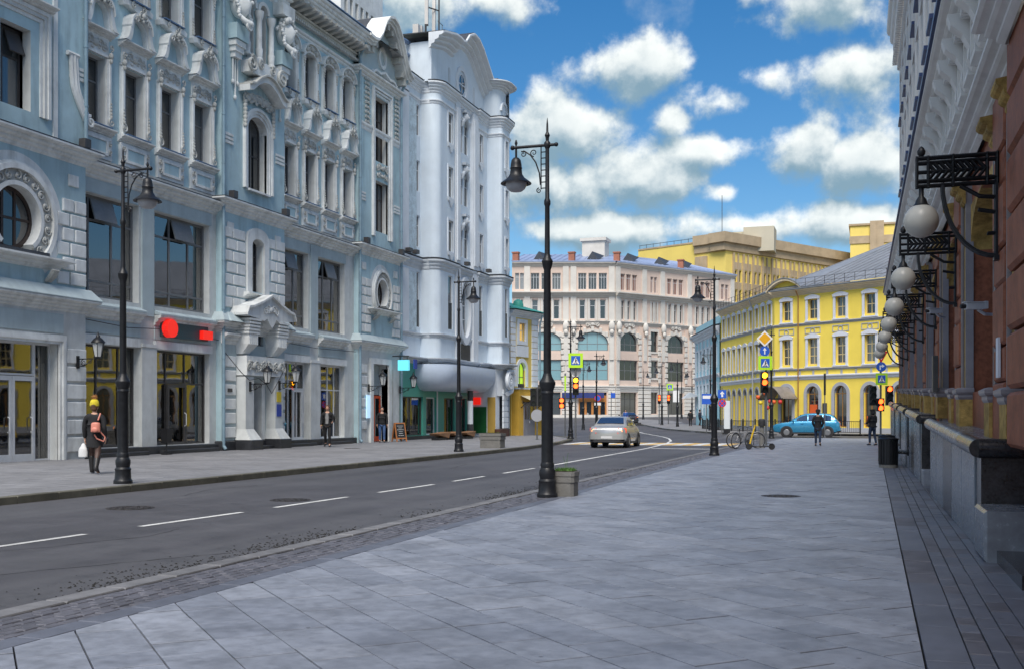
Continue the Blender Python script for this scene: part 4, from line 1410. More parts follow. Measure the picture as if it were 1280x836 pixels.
# stepped scroll bracket on the edge of the bay
sc = []
for i in range(13):
    f = i / 12
    sc.append((28.0 + 0.15 * f + 0.75 * max(0, f - 0.45) ** 1.4 * 1.7, YB - 0.06, 12.9 - 1.95 * f))
mb = MB()
mb.tube([(27.85, YB - 0.06, 12.93), (28.35, YB - 0.06, 12.93)], 0.08, 6)
for dx, rr in ((0.0, 0.07), (0.13, 0.09), (0.26, 0.06)):
    mb.tube([(x + dx, y, z) for x, y, z in sc], rr, 6)
mb.spiral(28.85, 10.98, 0.2, 1.5, PI / 2, 1, YB - 0.1, 0.06)
mb.build('scroll_bracket', 'trim_white', lb, smooth=True)

# bay C: portal
def portal():
    zt = 5.15
    # pilasters of the portal, flaring at the foot
    for sg, c in ((-1, 37.75), (1, 40.0)):
        mb = MB()
        mb.box(c - 0.30, c + 0.30, YB - 0.45, YB + 0.02, 0.95, 3.05)
        mb.add([(c - 0.42, YB - 0.75, 0.52), (c + 0.42, YB - 0.75, 0.52), (c + 0.42, YB, 0.52), (c - 0.42, YB, 0.52), (c - 0.30, YB - 0.45, 0.95), (c + 0.30, YB - 0.45, 0.95), (c + 0.30, YB, 0.95), (c - 0.30, YB, 0.95)],
               [(0, 1, 5, 4), (1, 2, 6, 5), (2, 3, 7, 6), (3, 0, 4, 7)])
        mb.build('portal_pilaster', 'pier_cream', lb)
        MB().block(c - 0.46, c + 0.46, YB - 0.8, YB, 0.0, 0.52, 0.03).build('plinth', 'dark_plinth', lb)
        # upper brackets carrying the pediment
        mb = MB().box(c - 0.34, c + 0.34, YB - 0.62, YB + 0.02, 4.35, 5.35)
        mb.add([(c - 0.34, YB - 0.62, 4.35), (c + 0.34, YB - 0.62, 4.35), (c + 0.26, YB - 0.25, 3.95), (c - 0.26, YB - 0.25, 3.95), (c - 0.34, YB, 4.35), (c + 0.34, YB, 4.35), (c + 0.26, YB, 3.95), (c - 0.26, YB, 3.95)],
               [(0, 1, 2, 3), (1, 5, 6, 2), (4, 0, 3, 7), (3, 2, 6, 7)])
        for k in range(5):
            mb.box(c - 0.30 + k * 0.13, c - 0.22 + k * 0.13, YB - 0.64, YB - 0.6, 4.02 + 0.3, 4.75)
        mb.build('portal_bracket', 'trim_white', lb)
        mb = MB()
        for k in range(5):
            mb.box(c - 0.40, c + 0.40, YB - 0.66 - 0.02 * k, YB, 4.75 + k * 0.13, 4.83 + k * 0.13)
        mb.build('moulding', 'trim_white', lb)
    # outer piers' cap
    for a, b in ((36.4, 37.4), (40.3, 41.25)):
        MB().sweep([(a, YB), (b, YB)], cornice_prof(4.3, 4.72, 0.3, 3)).build('moulding', 'trim_white', lb)
        MB().add([(a, YB - 0.5, 5.16), (b, YB - 0.5, 5.16), (b, YB, 5.16), (a, YB, 5.16), ((a + b) / 2 - 0.2, YB - 0.1, 5.55), ((a + b) / 2 + 0.2, YB - 0.1, 5.55)], [(0, 1, 5, 4), (1, 2, 5), (3, 0, 4), (2, 3, 4, 5)]).build('pier_cap', 'stucco_grey', lb)
    # carved lintel
    lt = MB().box(37.45, 40.35, YB - 0.5, YB + 0.02, 3.1, 3.88).build('lintel', 'trim_white', lb)
    c = MB()
    for k in range(3):
        relief(c, 0.95, 0.55, 37.95 + k * 0.95, 3.49, YB - 0.53, 0.035, 20 + k)
    c.build('carving', 'trim_old', lb, smooth=True, kind='stuff')
    # open pediment: curved gable with a drop in the middle
    g = MB()
    top = [(37.0, 5.45), (37.15, 5.72), (37.5, 5.78), (38.2, 6.02), (38.9, 6.32), (39.6, 6.02), (40.3, 5.78), (40.65, 5.72), (40.8, 5.45)]
    g.prism(top + [(39.9, 5.36), (39.55, 5.30), (39.35, 5.42), (39.2, 5.22), (39.0, 5.05), (38.8, 5.22), (38.62, 5.42), (38.4, 5.30), (38.05, 5.36)], YB - 0.72, YB + 0.02)
    g.build('portal_pediment', 'trim_white', lb)
    g = MB().band([(x, z + 0.09) for x, z in top], top, YB - 0.84, YB + 0.02)
    g.build('pediment_moulding', 'trim_white', lb)
    relief(MB(), 1.1, 0.5, 38.9, 5.78, YB - 0.74, 0.03, 31).build('carving', 'trim_white', lb, smooth=True, kind='stuff')
    win(lb, 38.4, 39.5, 4.35, 5.15, YB + 0.1, (), (), 'frame_grey', 'glass_blue', 0.07, name='window')
    MB().box(38.28, 39.32, YB + 0.36, YB + 0.42, 0.25, 2.83).build('door', 'frame_grey', lb)
    MB().box(39.30, 39.55, YB - 0.05, YB + 0.4, 0.3, 2.95).build('door_jamb', 'trim_white', lb)
    MB().block(37.9, 39.9, YB - 0.5, YB + 0.4, 0.0, 0.26, 0.02).build('step', 'dark_plinth', lb)
    # plates beside the door
    MB().box(39.80, 40.14, YB - 0.475, YB - 0.452, 2.05, 2.48).build('notice_plate', 'display_yellow', lb)
    MB().box(39.80, 40.16, YB - 0.475, YB - 0.452, 1.45, 1.96).build('notice_plate', 'blue_sign', lb)
    MB().box(36.75, 37.05, YB - 0.10, YB - 0.068, 2.42, 2.56).build('house_plate', 'frame_dark', lb)
portal()
win(lb, 38.5, 39.4, 6.55, 8.75, YB + 0.28, (0.5,), (0.35, 0.68), 'frame_dark', 'glass_dark', 0.06)
o_ = [(38.12, 6.45)] + [(38.95 - 0.83 * math.cos(t), 8.55 + 0.62 * math.sin(t) ** 0.7) for t in [PI * i / 12 for i in range(13)]] + [(39.78, 6.45)]
i_ = [(38.48, 6.45)] + [(38.95 - 0.47 * math.cos(t), 8.35 + 0.38 * math.sin(t) ** 0.7) for t in [PI * i / 12 for i in range(13)]] + [(39.42, 6.45)]
MB().band(o_, i_, YB - 0.12, YB + 0.3).build('window_surround', 'trim_white', lb, smooth=True)
MB().sweep([(37.9, YB), (40.1, YB)], cornice_prof(6.2, 6.45, 0.34, 3)).build('ledge', 'trim_white', lb)
# arched third-floor window
arch_win(lb, 38.3, 39.75, 10.75, 13.2, 13.75, YB + 0.34, 'frame_dark', 'glass_dark', 0.07, (0.5,), (0.6,))
spandrel(MB(), 38.3, 39.75, 13.2, 13.76, YB - 0.02, YB + 0.34).build('arch_head', 'trim_white', lb)
for k, g in enumerate((0.0, 0.12, 0.24)):
    o_ = [(38.3 - g - 0.12, 10.7)] + [(39.025 - (0.725 + g + 0.12) * math.cos(t), 13.2 + (0.55 + g + 0.12) * math.sin(t)) for t in [PI * i / 14 for i in range(15)]] + [(39.75 + g + 0.12, 10.7)]
    i_ = [(38.3 - g, 10.7)] + [(39.025 - (0.725 + g) * math.cos(t), 13.2 + (0.55 + g) * math.sin(t)) for t in [PI * i / 14 for i in range(15)]] + [(39.75 + g, 10.7)]
    MB().band(o_, i_, YB - 0.04 - 0.05 * k, YB + 0.1).build('window_surround', 'trim_white', lb, smooth=True)
MB().box(38.2, 39.85, YB - 0.16, YB + 0.2, 10.62, 10.70).build('sill', 'trim_white', lb)
c = MB()
for k, (x, z) in enumerate(((38.15, 14.35), (38.6, 14.42), (39.03, 14.45), (39.45, 14.42), (39.9, 14.35))):
    relief(c, 0.5, 0.55, x, z, YB - 0.12, 0.03, 40 + k)
for sg, x in ((-1, 37.95), (1, 40.1)):
    for j in range(7):
        c.ball((x, YB - 0.12, 13.2 + j * 0.16), 0.10, 6, 4)
c.build('carving', 'trim_old', lb, smooth=True, kind='stuff')
hood_o = [(37.6, 14.72), (37.9, 14.80), (38.3, 15.10), (38.7, 15.30), (39.03, 15.36), (39.36, 15.30), (39.76, 15.10), (40.16, 14.80), (40.46, 14.72)]
hood_i = [(x, z - 0.24) for x, z in hood_o]
MB().band(hood_o, hood_i, YB - 0.55, YB + 0.02).build('hood', 'trim_white', lb)
MB().band([(x, z + 0.07) for x, z in hood_o], hood_o, YB - 0.68, YB + 0.02).build('hood_edge', 'trim_old', lb)
# balcony scroll, twin arched windows and columns
mb = MB()
mb.prism([(37.8, 15.30), (40.25, 15.30), (40.25, 15.75), (39.9, 16.02), (39.4, 15.82), (39.03, 15.95), (38.65, 15.82), (38.15, 16.02), (37.8, 15.75)], YB - 0.45, YB + 0.02)
mb.build('balcony_front', 'trim_white', lb)
for sg, x in ((-1, 37.85), (1, 40.2)):
    MB().spiral(x, 15.62, 0.34, 1.7, PI / 2, sg, YB - 0.5, 0.075, 24).build('balcony_scroll', 'trim_old', lb, smooth=True)
    MB().spiral(x - sg * 0.75, 15.75, 0.2, 1.5, PI / 2, -sg, YB - 0.48, 0.05, 20).build('balcony_scroll', 'trim_old', lb, smooth=True)
for a, b in ((38.15, 38.75), (39.1, 39.7)):
    arch_win(lb, a, b, 16.0, 18.2, 18.5, YB + 0.3, 'frame_dark', 'glass_dark', 0.05, (0.5,), (0.6,))
    spandrel(MB(), a, b, 18.2, 18.52, YB - 0.02, YB + 0.3).build('arch_head', 'trim_white', lb)
    MB().arc((a + b) / 2, 18.2, 0.30, 0.46, 0, 180, YB - 0.12, YB + 0.02, 14).build('arch_moulding', 'trim_white', lb, smooth=True)
for x in (38.0, 38.92, 39.85):
    mb = MB().lathe([(0.17, 0), (0.17, 0.08), (0.13, 0.12), (0.15, 0.5), (0.12, 0.55), (0.115, 1.7), (0.16, 1.78), (0.19, 1.95), (0.20, 2.05)], 12)
    mb.build('column', 'trim_white', lb, (x, YB - 0.16, 16.05), smooth=True)

def stone_head():
    """carved head over a console: face, nose, brow, lips, curled hair"""
    bm = bmesh.new()
    bmesh.ops.create_icosphere(bm, subdivisions=3, radius=1.0)
    for v in bm.verts:
        x, y, z = v.co
        w = 0.36 * (1 - 0.22 * max(0, -z) ** 1.5)
        f = -y
        yy = y * 0.42
        if f > 0.3:
            n = math.exp(-((x / 0.16) ** 2)) * math.exp(-(((z + 0.12) / 0.22) ** 2))
            yy -= 0.13 * n
            e = math.exp(-(((abs(x) - 0.36) / 0.14) ** 2)) * math.exp(-(((z - 0.08) / 0.10) ** 2))
            yy += 0.06 * e
            br = math.exp(-(((z - 0.24) / 0.08) ** 2)) * (1 if abs(x) < 0.6 else 0)
            yy -= 0.03 * br
            li = math.exp(-((x / 0.25) ** 2)) * (math.exp(-(((z + 0.45) / 0.05) ** 2)) + math.exp(-(((z + 0.56) / 0.05) ** 2)))
            yy -= 0.05 * li
            ch = math.exp(-((x / 0.25) ** 2)) * math.exp(-(((z + 0.82) / 0.12) ** 2))
            yy -= 0.06 * ch
        v.co = (x * w, yy, z * 0.52)
    mb = MB()
    bm.verts.ensure_lookup_table()
    mb.add([tuple(v.co) for v in bm.verts], [tuple(v.index for v in f.verts) for f in bm.faces])
    bm.free()
    rnd = random.Random(5)
    for k in range(44):
        a = rnd.uniform(0, PI)
        q = rnd.uniform(0.85, 1.1)
        mb.ball((0.38 * q * math.cos(a), rnd.uniform(-0.30, 0.15), 0.12 + 0.46 * q * math.sin(a)), rnd.uniform(0.07, 0.12), 6, 4)
    for sg in (-1, 1):
        for k in range(7):
            mb.ball((sg * (0.38 + 0.05 * math.sin(k * 1.5)), -0.1 - 0.02 * k, 0.1 - k * 0.11), 0.09, 6, 4)
        mb.tube([(sg * 0.32, -0.2, -0.55), (sg * 0.25, -0.35, -0.72), (0, -0.42, -0.8)], [0.09, 0.12, 0.14], 7)
    mb.spiral(0, -0.88, 0.2, 1.6, PI / 2, 1, -0.42, 0.07, 22)
    return mb.mesh('carved_head', 'trim_white', True, 60)
hm = stone_head()
for x in (37.3, 40.75):
    link('carved_head', hm, lb, (x, YB - 0.30, 17.75))
    MB().box(x - 0.42, x + 0.42, YB - 0.42, YB + 0.02, 16.35, 16.95).build('head_block', 'stucco_blue', lb)
    mb = MB()
    for k, w in enumerate((0.36, 0.30, 0.24)):
        mb.box(x - w, x + w, YB - 0.34 + 0.06 * k, YB + 0.02, 16.33 - 0.22 * (k + 1), 16.33 - 0.22 * k)
    for dx, l in ((-0.16, 0.9), (0, 1.5), (0.16, 0.9)):
        mb.tube([(x + dx, YB - 0.06, 15.66), (x + dx, YB - 0.06, 15.66 - l)], 0.035, 6)
        mb.ball((x + dx, YB - 0.06, 15.62 - l), 0.07, 7, 5, (1, 1, 1.5))
    mb.build('head_console', 'trim_white', lb, smooth=True)
    MB().box(x - 0.5, x + 0.5, YB - 0.5, YB + 0.02, 18.45, 18.95).build('impost', 'trim_white', lb)

# bay E: doorway, tall window, gable with round eye
MB().band([(49.45, 0.1), (49.45, 4.4), (51.9, 4.4), (51.9, 0.1)], [(49.75, 0.1), (49.75, 4.1), (51.6, 4.1), (51.6, 0.1)], YB - 0.14, YB + 0.05).build('door_surround', 'trim_white', lb)
MB().box(49.75, 51.6, 0.2, 0.25, 2.55, 4.1).build('door_panel', 'stucco_grey', lb)
shop_room(lb, 49.75, 51.6, 0.12, 2.55, 0.2, 1.6)
dr = MB().box(50.6, 50.72, 0.02, 0.10, 0.14, 2.5).box(51.3, 51.42, 0.02, 0.10, 0.14, 2.5).box(50.72, 51.3, 0.025, 0.095, 2.36, 2.5).box(50.72, 51.3, 0.025, 0.095, 0.14, 0.4).build('door', 'orange_paint', lb)
MB().box(50.71, 51.31, 0.05, 0.062, 0.39, 2.37).build('pane', 'glass_dark', dr)
MB().box(49.8, 50.4, 0.6, 0.64, 0.5, 2.4).build('display_panel', 'display_white', lb)
for k in range(4):
    MB().box(49.85, 50.35, 0.56, 0.61, 0.6 + k * 0.45, 0.85 + k * 0.45).build('display_panel', ('display_blue', 'display_red', 'display_teal', 'display_blue')[k], lb)
MB().box(51.6, 52.3, YB - 0.05, YB + 0.3, 0.1, 3.9).build('pier', 'trim_old', lb)
MB().box(49.0, 49.35, YB - 0.13, YB - 0.075, 1.35, 2.5).build('light_board', mat('light_board', (0.5, 0.7, 0.9), 0.4, 0, emit=(0.4, 0.65, 0.9), estr=0.35), lb)
for z0, z1 in ((10.9, 13.5), (14.5, 17.8)):
    win(lb, 50.2, 51.7, z0, z1, YB + 0.32, (0.33, 0.66), (0.68,), 'frame_brown', 'glass_dark', 0.06)
for k, g in enumerate((0.0, 0.14, 0.28)):
    MB().band([(50.2 - g - 0.14, 10.6), (50.2 - g - 0.14, 17.85 + g + 0.1), (51.7 + g + 0.14, 17.85 + g + 0.1), (51.7 + g + 0.14, 10.6)], [(50.2 - g, 10.6), (50.2 - g, 17.85 + g), (51.7 + g, 17.85 + g), (51.7 + g, 10.6)], YB - 0.03 - 0.05 * k, YB + 0.1).build('window_surround', 'trim_white', lb)
c = relief(relief(MB(), 1.4, 0.5, 50.95, 14.2, YB - 0.06, 0.04, 51), 1.4, 0.4, 50.95, 13.8, YB - 0.06, 0.04, 52)
for x in (49.2, 52.75):
    for k in range(10):
        relief(c, 0.55, 0.22, x, 16.2 + k * 0.24, YB - 0.06, 0.03, 60 + k)
c.build('carving', 'trim_old', lb, smooth=True, kind='stuff')
MB().sweep([(48.4, YB), (53.1, YB)], cornice_prof(15.75, 16.1, 0.10, 2)).build('band', 'trim_white', lb)
MB().sweep([(48.3, 0.1), (48.3, YB), (53.2, YB), (53.2, 0.1)], cornice_prof(18.35, 18.75, 0.3, 3)).build('band', 'trim_white', lb)
o_ = [(49.5, 18.75), (49.9, 18.95), (50.4, 18.9), (50.95, 19.1), (51.5, 18.9), (52.0, 18.95), (52.4, 18.75)]
MB().band([(x, z + 0.12) for x, z in o_], o_, YB - 0.25, YB + 0.02).build('moulding', 'trim_white', lb)
MB().arc(50.9, 19.9, 0.38, 0.58, 0, 360, YB - 0.12, YB + 0.3, 28, 0.8, True).build('window_ring', 'trim_white', lb, smooth=True)
p = MB().lathe([(0.40, 0), (0.40, 0.012)], 28).build('pane', 'glass_dark', lb, (50.9, YB + 0.2, 19.9))
p.rotation_euler = (R(90), 0, 0)
p.scale = (0.8, 1, 1)
gab = [(48.1, 20.25), (48.6, 20.2), (49.1, 20.3), (49.5, 20.7), (49.9, 21.35), (50.4, 21.85), (50.9, 22.0), (51.4, 21.85), (51.9, 21.35), (52.3, 20.7), (52.7, 20.1), (53.0, 19.75), (53.4, 19.6)]
MB().prism([(48.3, 18.8)] + [(min(max(x, 48.3), 53.2), z - 0.3) for x, z in gab] + [(53.2, 18.8)], YB - 0.015, 0.3).build('gable_wall', 'stucco_grey', lb)
for k, (dz, y) in enumerate(((0.0, -1.0), (-0.12, -0.86), (-0.24, -0.74))):
    MB().band([(x, z + dz) for x, z in gab], [(x, z + dz - 0.125) for x, z in gab], YB + y + 0.2, YB + 0.3).build('gable_moulding', 'trim_white', lb, smooth=True, angle=60)
for i in range(1, len(gab) - 1):
    x, z = gab[i]
    MB().box(x - 0.13, x + 0.13, YB - 0.45, YB, z - 0.68, z - 0.36).build('modillion', 'trim_old', lb)
MB().prism([(x, z + 0.02) for x, z in gab[3:10]], YB + 0.3, 3.5).build('gable_roof', 'roof_slate', lb)

# loose cables strung along the front
for pts in ([(28.8, 4.62), (31.0, 4.50), (33.0, 4.60), (36.4, 4.42)], [(36.5, 4.2), (37.0, 3.2), (37.6, 2.9), (38.3, 3.0), (38.9, 2.75), (39.3, 2.4), (39.8, 2.9), (40.3, 3.4)], [(41.3, 4.66), (44.2, 4.56), (48.2, 4.62)]):
    MB().tube([(x, YB - 0.52 if 36.5 < x < 41 else -0.14, z) for x, z in pts], 0.016, 5).build('cable', 'frame_dark', lb)
# pipes, roof, core
for x, z0, z1 in ((28.62, 9.9, 19.6), (36.42, 0.3, 19.6), (48.28, 0.3, 19.2), (53.22, 0.3, 18.8)):
    y = -0.36 if x > 30 else -0.38
    mb = MB().tube([(x, y, z0), (x, y, z1)], 0.065, 10)
    if z0 < 1:
        mb.tube([(x, y, z0), (x, y - 0.10, z0 - 0.12)], 0.065, 10)
    z = z0 + 1.5
    while z < z1:
        mb.lathe([(0.08, 0), (0.08, 0.05)], 10, (x, y, z))
        z += 1.9
    mb.tube([(x, y, z1), (x - 0.1, y - 0.4, z1 + 0.6)], 0.07, 8)
    mb.build('drainpipe', 'pipe_blue', lb, smooth=True)
mb = MB()
mb.add([(22.75, -0.9, 20.34), (53.2, -0.9, 20.34), (53.2, 2.6, 22.9), (22.75, 2.6, 22.9), (22.75, 12, 23.5), (53.2, 12, 23.5)], [(0, 1, 2, 3), (3, 2, 5, 4)])
mb.build('roof', 'roof_slate', lb)
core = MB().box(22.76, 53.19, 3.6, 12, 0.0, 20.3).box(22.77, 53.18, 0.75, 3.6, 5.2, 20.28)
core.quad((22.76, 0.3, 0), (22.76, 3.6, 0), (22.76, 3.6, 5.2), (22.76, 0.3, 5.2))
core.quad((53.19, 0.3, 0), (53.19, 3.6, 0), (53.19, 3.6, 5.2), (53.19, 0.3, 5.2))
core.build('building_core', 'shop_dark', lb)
# white attic storey set back over the last bays
mb = wall(50.0, 55.0, 19.5, 25.5, [(50.4 + k * 0.62, 50.75 + k * 0.62, 22.3, 23.3) for k in range(7)], 1.6, 0.3)
mb.box(50.0, 55.0, 2.0, 7.0, 19.5, 25.45)
mb.quad((55.0, 1.6, 19.5), (55.0, 2.0, 19.5), (55.0, 2.0, 25.5), (55.0, 1.6, 25.5))
mb.quad((50.0, 1.6, 19.5), (50.0, 2.0, 19.5), (50.0, 2.0, 25.5), (50.0, 1.6, 25.5))
mb.build('attic', 'trim_white', lb)
MB().box(50.1, 54.9, 1.85, 1.9, 22.2, 23.4).build('attic_glazing', 'glass_dark', lb)

# ------------------------------------------------------------------ pale curved building at the corner
mat('pale_blue', (0.62, 0.70, 0.77), 0.8, 0.06, 1.2, 0.05, 50, dirt=0.3, dirtcol=(0.36, 0.43, 0.50), streak=0.7)
mat('pale_trim', (0.66, 0.70, 0.74), 0.8, 0.06, 2, 0.05, 50, dirt=0.35, dirtcol=(0.40, 0.43, 0.46), streak=0.5)
mat('pale_grey', (0.52, 0.56, 0.60), 0.8, 0.08, 2, 0.05, 50, dirt=0.4, dirtcol=(0.26, 0.28, 0.30), streak=0.5)
mat('green_shop', (0.07, 0.33, 0.26), 0.5, 0.06, 2)
mat('canopy_blue', (0.50, 0.58, 0.70), 0.35, 0.05, 2, spec=0.5)
mat('black_panel', (0.02, 0.02, 0.022), 0.5, 0.1, 4)
mat('ochre', (0.42, 0.27, 0.055), 0.75, 0.1, 2, dirt=0.3, dirtcol=(0.3, 0.2, 0.06))
mat('mosaic', (0.46, 0.56, 0.62), 0.6, 0.25, 14, 0.5, 14)
cb = thing('corner_building', 'tall pale blue building with rounded bays, curved gable and antennas on its roof', 'building', (LX, 53.3, 0), R(90), off=(53.3, 0, 0))
ROWS = [(17.25, 19.0), (14.1, 15.85), (10.95, 12.75)]
Y1_, Y2_, Y3_ = 0.0, -1.08, -2.05
def q_arc(cx, cy, r, a0, a1, n=7):
    return [(cx + r * math.cos(R(a0 + (a1 - a0) * i / n)), cy + r * math.sin(R(a0 + (a1 - a0) * i / n))) for i in range(n + 1)]
# plan outline of the upper storeys, walked with the street on the right
BAY1 = [(56.6, 0.0), (56.6, -0.58)] + q_arc(57.1, -0.58, 0.5, 180, 270)
OUT = [(53.32, 0.0)] + BAY1 + [(59.2, -1.08), (59.2, -0.93), (63.05, -0.93), (63.05, -1.08), (64.85, -1.08), (64.85, -1.85)] + q_arc(65.05, -1.85, 0.2, 180, 270)[1:] + q_arc(66.3, -1.25, 0.8, 270, 360) + [(67.1, 1.0), (67.1, 9.0)]
ZL, ZH = 4.4, 20.3
def flat(x0, x1, y, holes, m='pale_blue', z0=ZL, z1=ZH, name='wall'):
    wall(x0, x1, z0, z1, holes, y, 0.3).build(name, m, cb)
def rows(a, b):
    return [(a, b, z0, z1) for z0, z1 in ROWS] + [(a, b, 6.45, 9.55)]
flat(53.32, 56.6, 0.0, rows(56.05, 56.5))
flat(57.1, 59.2, -1.08, rows(58.15, 58.85))
flat(59.2, 63.05, -0.93, [(60.3, 60.95, z0, z1) for z0, z1 in ROWS] + [(61.15, 61.8, z0, z1) for z0, z1 in ROWS] + [(60.3, 61.8, 6.3, 9.4)])
flat(63.05, 64.85, -1.08, rows(63.35, 63.95))
flat(65.05, 66.3, -2.05, rows(65.55, 66.05))
# curved and side faces
for a, b in ((1, 1 + len(BAY1) - 1), (len(BAY1) + 5, len(BAY1) + 5 + 8)):
    pts = OUT[a:b + 1]
    mb = MB()
    for (xa, ya), (xb, yb) in zip(pts[:-1], pts[1:]):
        mb.quad((xa, ya, ZL), (xb, yb, ZL), (xb, yb, ZH), (xa, ya, ZH))
    mb.build('curved_wall', 'pale_blue', cb, smooth=True, angle=50)
pts = q_arc(66.3, -1.25, 0.8, 270, 360) + [(67.1, 1.0), (67.1, 9.0)]
mb = MB()
for (xa, ya), (xb, yb) in zip(pts[:-1], pts[1:]):
    mb.quad((xa, ya, 0.0), (xb, yb, 0.0), (xb, yb, 22.6), (xa, ya, 22.6))
mb.build('curved_wall', 'pale_blue', cb, smooth=True, angle=50)
MB().box(53.35, 66.9, 0.4, 9.0, 4.5, 20.2).box(53.36, 66.89, 3.0, 9.0, 0.0, 4.5).build('building_core', 'shop_dark', cb)
# pale mosaic strip beside the first narrow windows
MB().box(54.9, 56.0, -0.03, 0.02, 10.5, 19.4).build('mosaic_panel', 'mosaic', cb)
MB().box(54.9, 56.0, -0.03, 0.02, 6.2, 9.5).build('mosaic_panel', 'mosaic', cb)
MB().box(53.4, 54.8, -0.10, 0.02, 10.45, 19.5).build('pilaster', 'pale_trim', cb)
MB().box(53.4, 54.8, -0.10, 0.02, 6.1, 9.55).build('pilaster', 'pale_trim', cb)
for x0, x1 in ((59.25, 59.95), (62.15, 63.0)):
    MB().box(x0, x1, -1.16, -0.9, 4.6, 20.0).build('pilaster', 'pale_trim', cb)
    MB().box(x0 + 0.12, x1 - 0.12, -1.22, -1.1, 10.6, 19.6).build('pilaster', 'pale_trim', cb)
def simple_window(a, b, z0, z1, y, gm='glass_dark', low=False):
    win(cb, a, b, z0, z1, y + 0.07, (), (0.68,) if not low else (0.5,), 'frame_white', gm, 0.05)
    if low:
        MB().box(a, b, y + 0.05, y + 0.065, z0, z0 + (z1 - z0) * 0.5).build('spandrel_panel', 'black_panel', cb)
for a, b, y in ((56.05, 56.5, 0.0), (58.15, 58.85, -1.08), (63.35, 63.95, -1.08), (65.55, 66.05, -2.05)):
    for z0, z1 in ROWS:
        simple_window(a, b, z0, z1, y)
        if y < -1:
            MB().band([(a - 0.13, z0), (a - 0.13, z1 + 0.13), (b + 0.13, z1 + 0.13), (b + 0.13, z0)], [(a, z0), (a, z1), (b, z1), (b, z0)], y - 0.05, y + 0.02).build('window_surround', 'pale_trim', cb)
            c = (a + b) / 2
            MB().prism([(c - 0.5, z0 - 0.02), (c - 0.42, z0 - 0.22), (c - 0.22, z0 - 0.26), (c - 0.12, z0 - 0.45), (c, z0 - 0.55), (c + 0.12, z0 - 0.45), (c + 0.22, z0 - 0.26), (c + 0.42, z0 - 0.22), (c + 0.5, z0 - 0.02)], y - 0.09, y + 0.02).build('window_apron', 'pale_trim', cb)
    simple_window(a, b, 6.45, 9.55, y, low=True)
for z0, z1 in ROWS:
    for a, b in ((60.3, 60.95), (61.15, 61.8)):
        simple_window(a, b, z0, z1, -0.93)
    # carved mask with drapery over the twin windows
    mb = MB()
    mb.ball((61.05, -1.08, z1 + 0.42), 0.24, 10, 7, (0.85, 0.8, 1.2))
    mb.ball((61.05, -1.28, z1 + 0.36), 0.06, 6, 4, (0.7, 1, 1.4))
    mb.box(60.72, 61.38, -1.2, -0.93, z1 + 0.66, z1 + 0.8)
    for sg in (-1, 1):
        mb.tube([(61.05 + sg * 0.2, -1.05, z1 + 0.25), (61.05 + sg * 0.4, -1.03, z1 + 0.05), (61.05 + sg * 0.5, -1.0, z1 - 0.25)], [0.10, 0.13, 0.04], 7)
    mb.build('carved_mask', 'pale_grey', cb, smooth=True)
# tall oval-footed window in the middle of the first floor
arch_win(cb, 60.3, 61.8, 6.3, 8.7, 9.4, -0.75, 'frame_white', 'glass_blue', 0.07, (0.36, 0.68), (0.4, 0.75))
spandrel(MB(), 60.3, 61.8, 8.7, 9.42, -0.95, -0.7).build('arch_head', 'pale_trim', cb)
ov = arcpts(61.05, 7.85, 1.0, 0, 360, 36)[:-1]
oo = [(61.05 + (x - 61.05) * 1.02, 7.75 + (z - 7.85) * 2.05) for x, z in ov]
ii = [(61.05 + (x - 61.05) * 0.80, 7.85 + (z - 7.85) * 1.72) for x, z in ov]
MB().band(oo, ii, -1.12, -0.9, closed=True).build('oval_frame', 'pale_trim', cb, smooth=True)
MB().box(60.1, 62.0, -1.0, -0.9, 4.7, 5.75).build('spandrel_panel', 'black_panel', cb)
# belts that follow the outline
belt = OUT[:-1]
MB().sweep(belt, cornice_prof(9.70, 10.28, 0.26, 3)).build('cornice', 'pale_grey', cb)
MB().sweep(belt, [(0.0, 10.33), (0.28, 10.33), (0.28, 10.36), (0.0, 10.42)]).build('drip_edge', 'roof_slate', cb)
MB().sweep(belt, cornice_prof(5.85, 6.10, 0.16, 2)).build('band', 'pale_grey', cb)
MB().sweep(belt, cornice_prof(4.38, 4.72, 0.55, 3)).build('cornice', 'pale_grey', cb)
MB().sweep(belt, cornice_prof(19.10, 19.35, 0.10, 2)).build('band', 'pale_trim', cb)
MB().sweep(belt, cornice_prof(19.70, 20.32, 0.34, 4)).build('cornice', 'pale_trim', cb)
MB().sweep(belt, [(0.0, 20.36), (0.36, 20.36), (0.36, 20.39), (0.0, 20.46)]).build('drip_edge', 'roof_slate', cb)
for x, y in ((55.2, -0.35), (60.6, -1.35), (64.0, -1.5), (54.4, -0.3)):
    MB().box(x - 0.2, x + 0.2, y - 0.12, y + 0.15, 10.42, 10.62).build('floodlight', 'frame_dark', cb)
# attic wall with curved gable, oval window
gt = [(56.3, 22.55), (57.2, 22.75), (58.0, 22.95), (58.7, 23.0), (59.2, 22.95), (59.6, 23.05), (60.2, 23.6), (61.0, 23.95), (61.8, 23.9), (62.6, 23.55), (63.4, 22.95), (64.2, 22.35), (64.9, 22.0)]
gy = -0.80
GTOP = [(x, z + 0.35) for x, z in gt]
mb = MB()
pl = [(56.3, 20.3)] + gt + [(64.9, 20.3)]
ov = arcpts(61.0, 21.45, 1.0, 0, 360, 24)[:-1]
for i in range(len(gt) - 1):
    (xa, za), (xb, zb) = gt[i], gt[i + 1]
    mb.quad((xa, gy, 20.3), (xb, gy, 20.3), (xb, gy, zb), (xa, gy, za))
mb.quad((56.3, gy, 20.3), (56.3, 2.5, 20.3), (56.3, 2.5, 22.55), (56.3, gy, 22.55))
mb.build('attic_wall', 'pale_blue', cb)
crn = cornice_prof(-0.75, 0.14, 0.9, 4)
mb = MB()
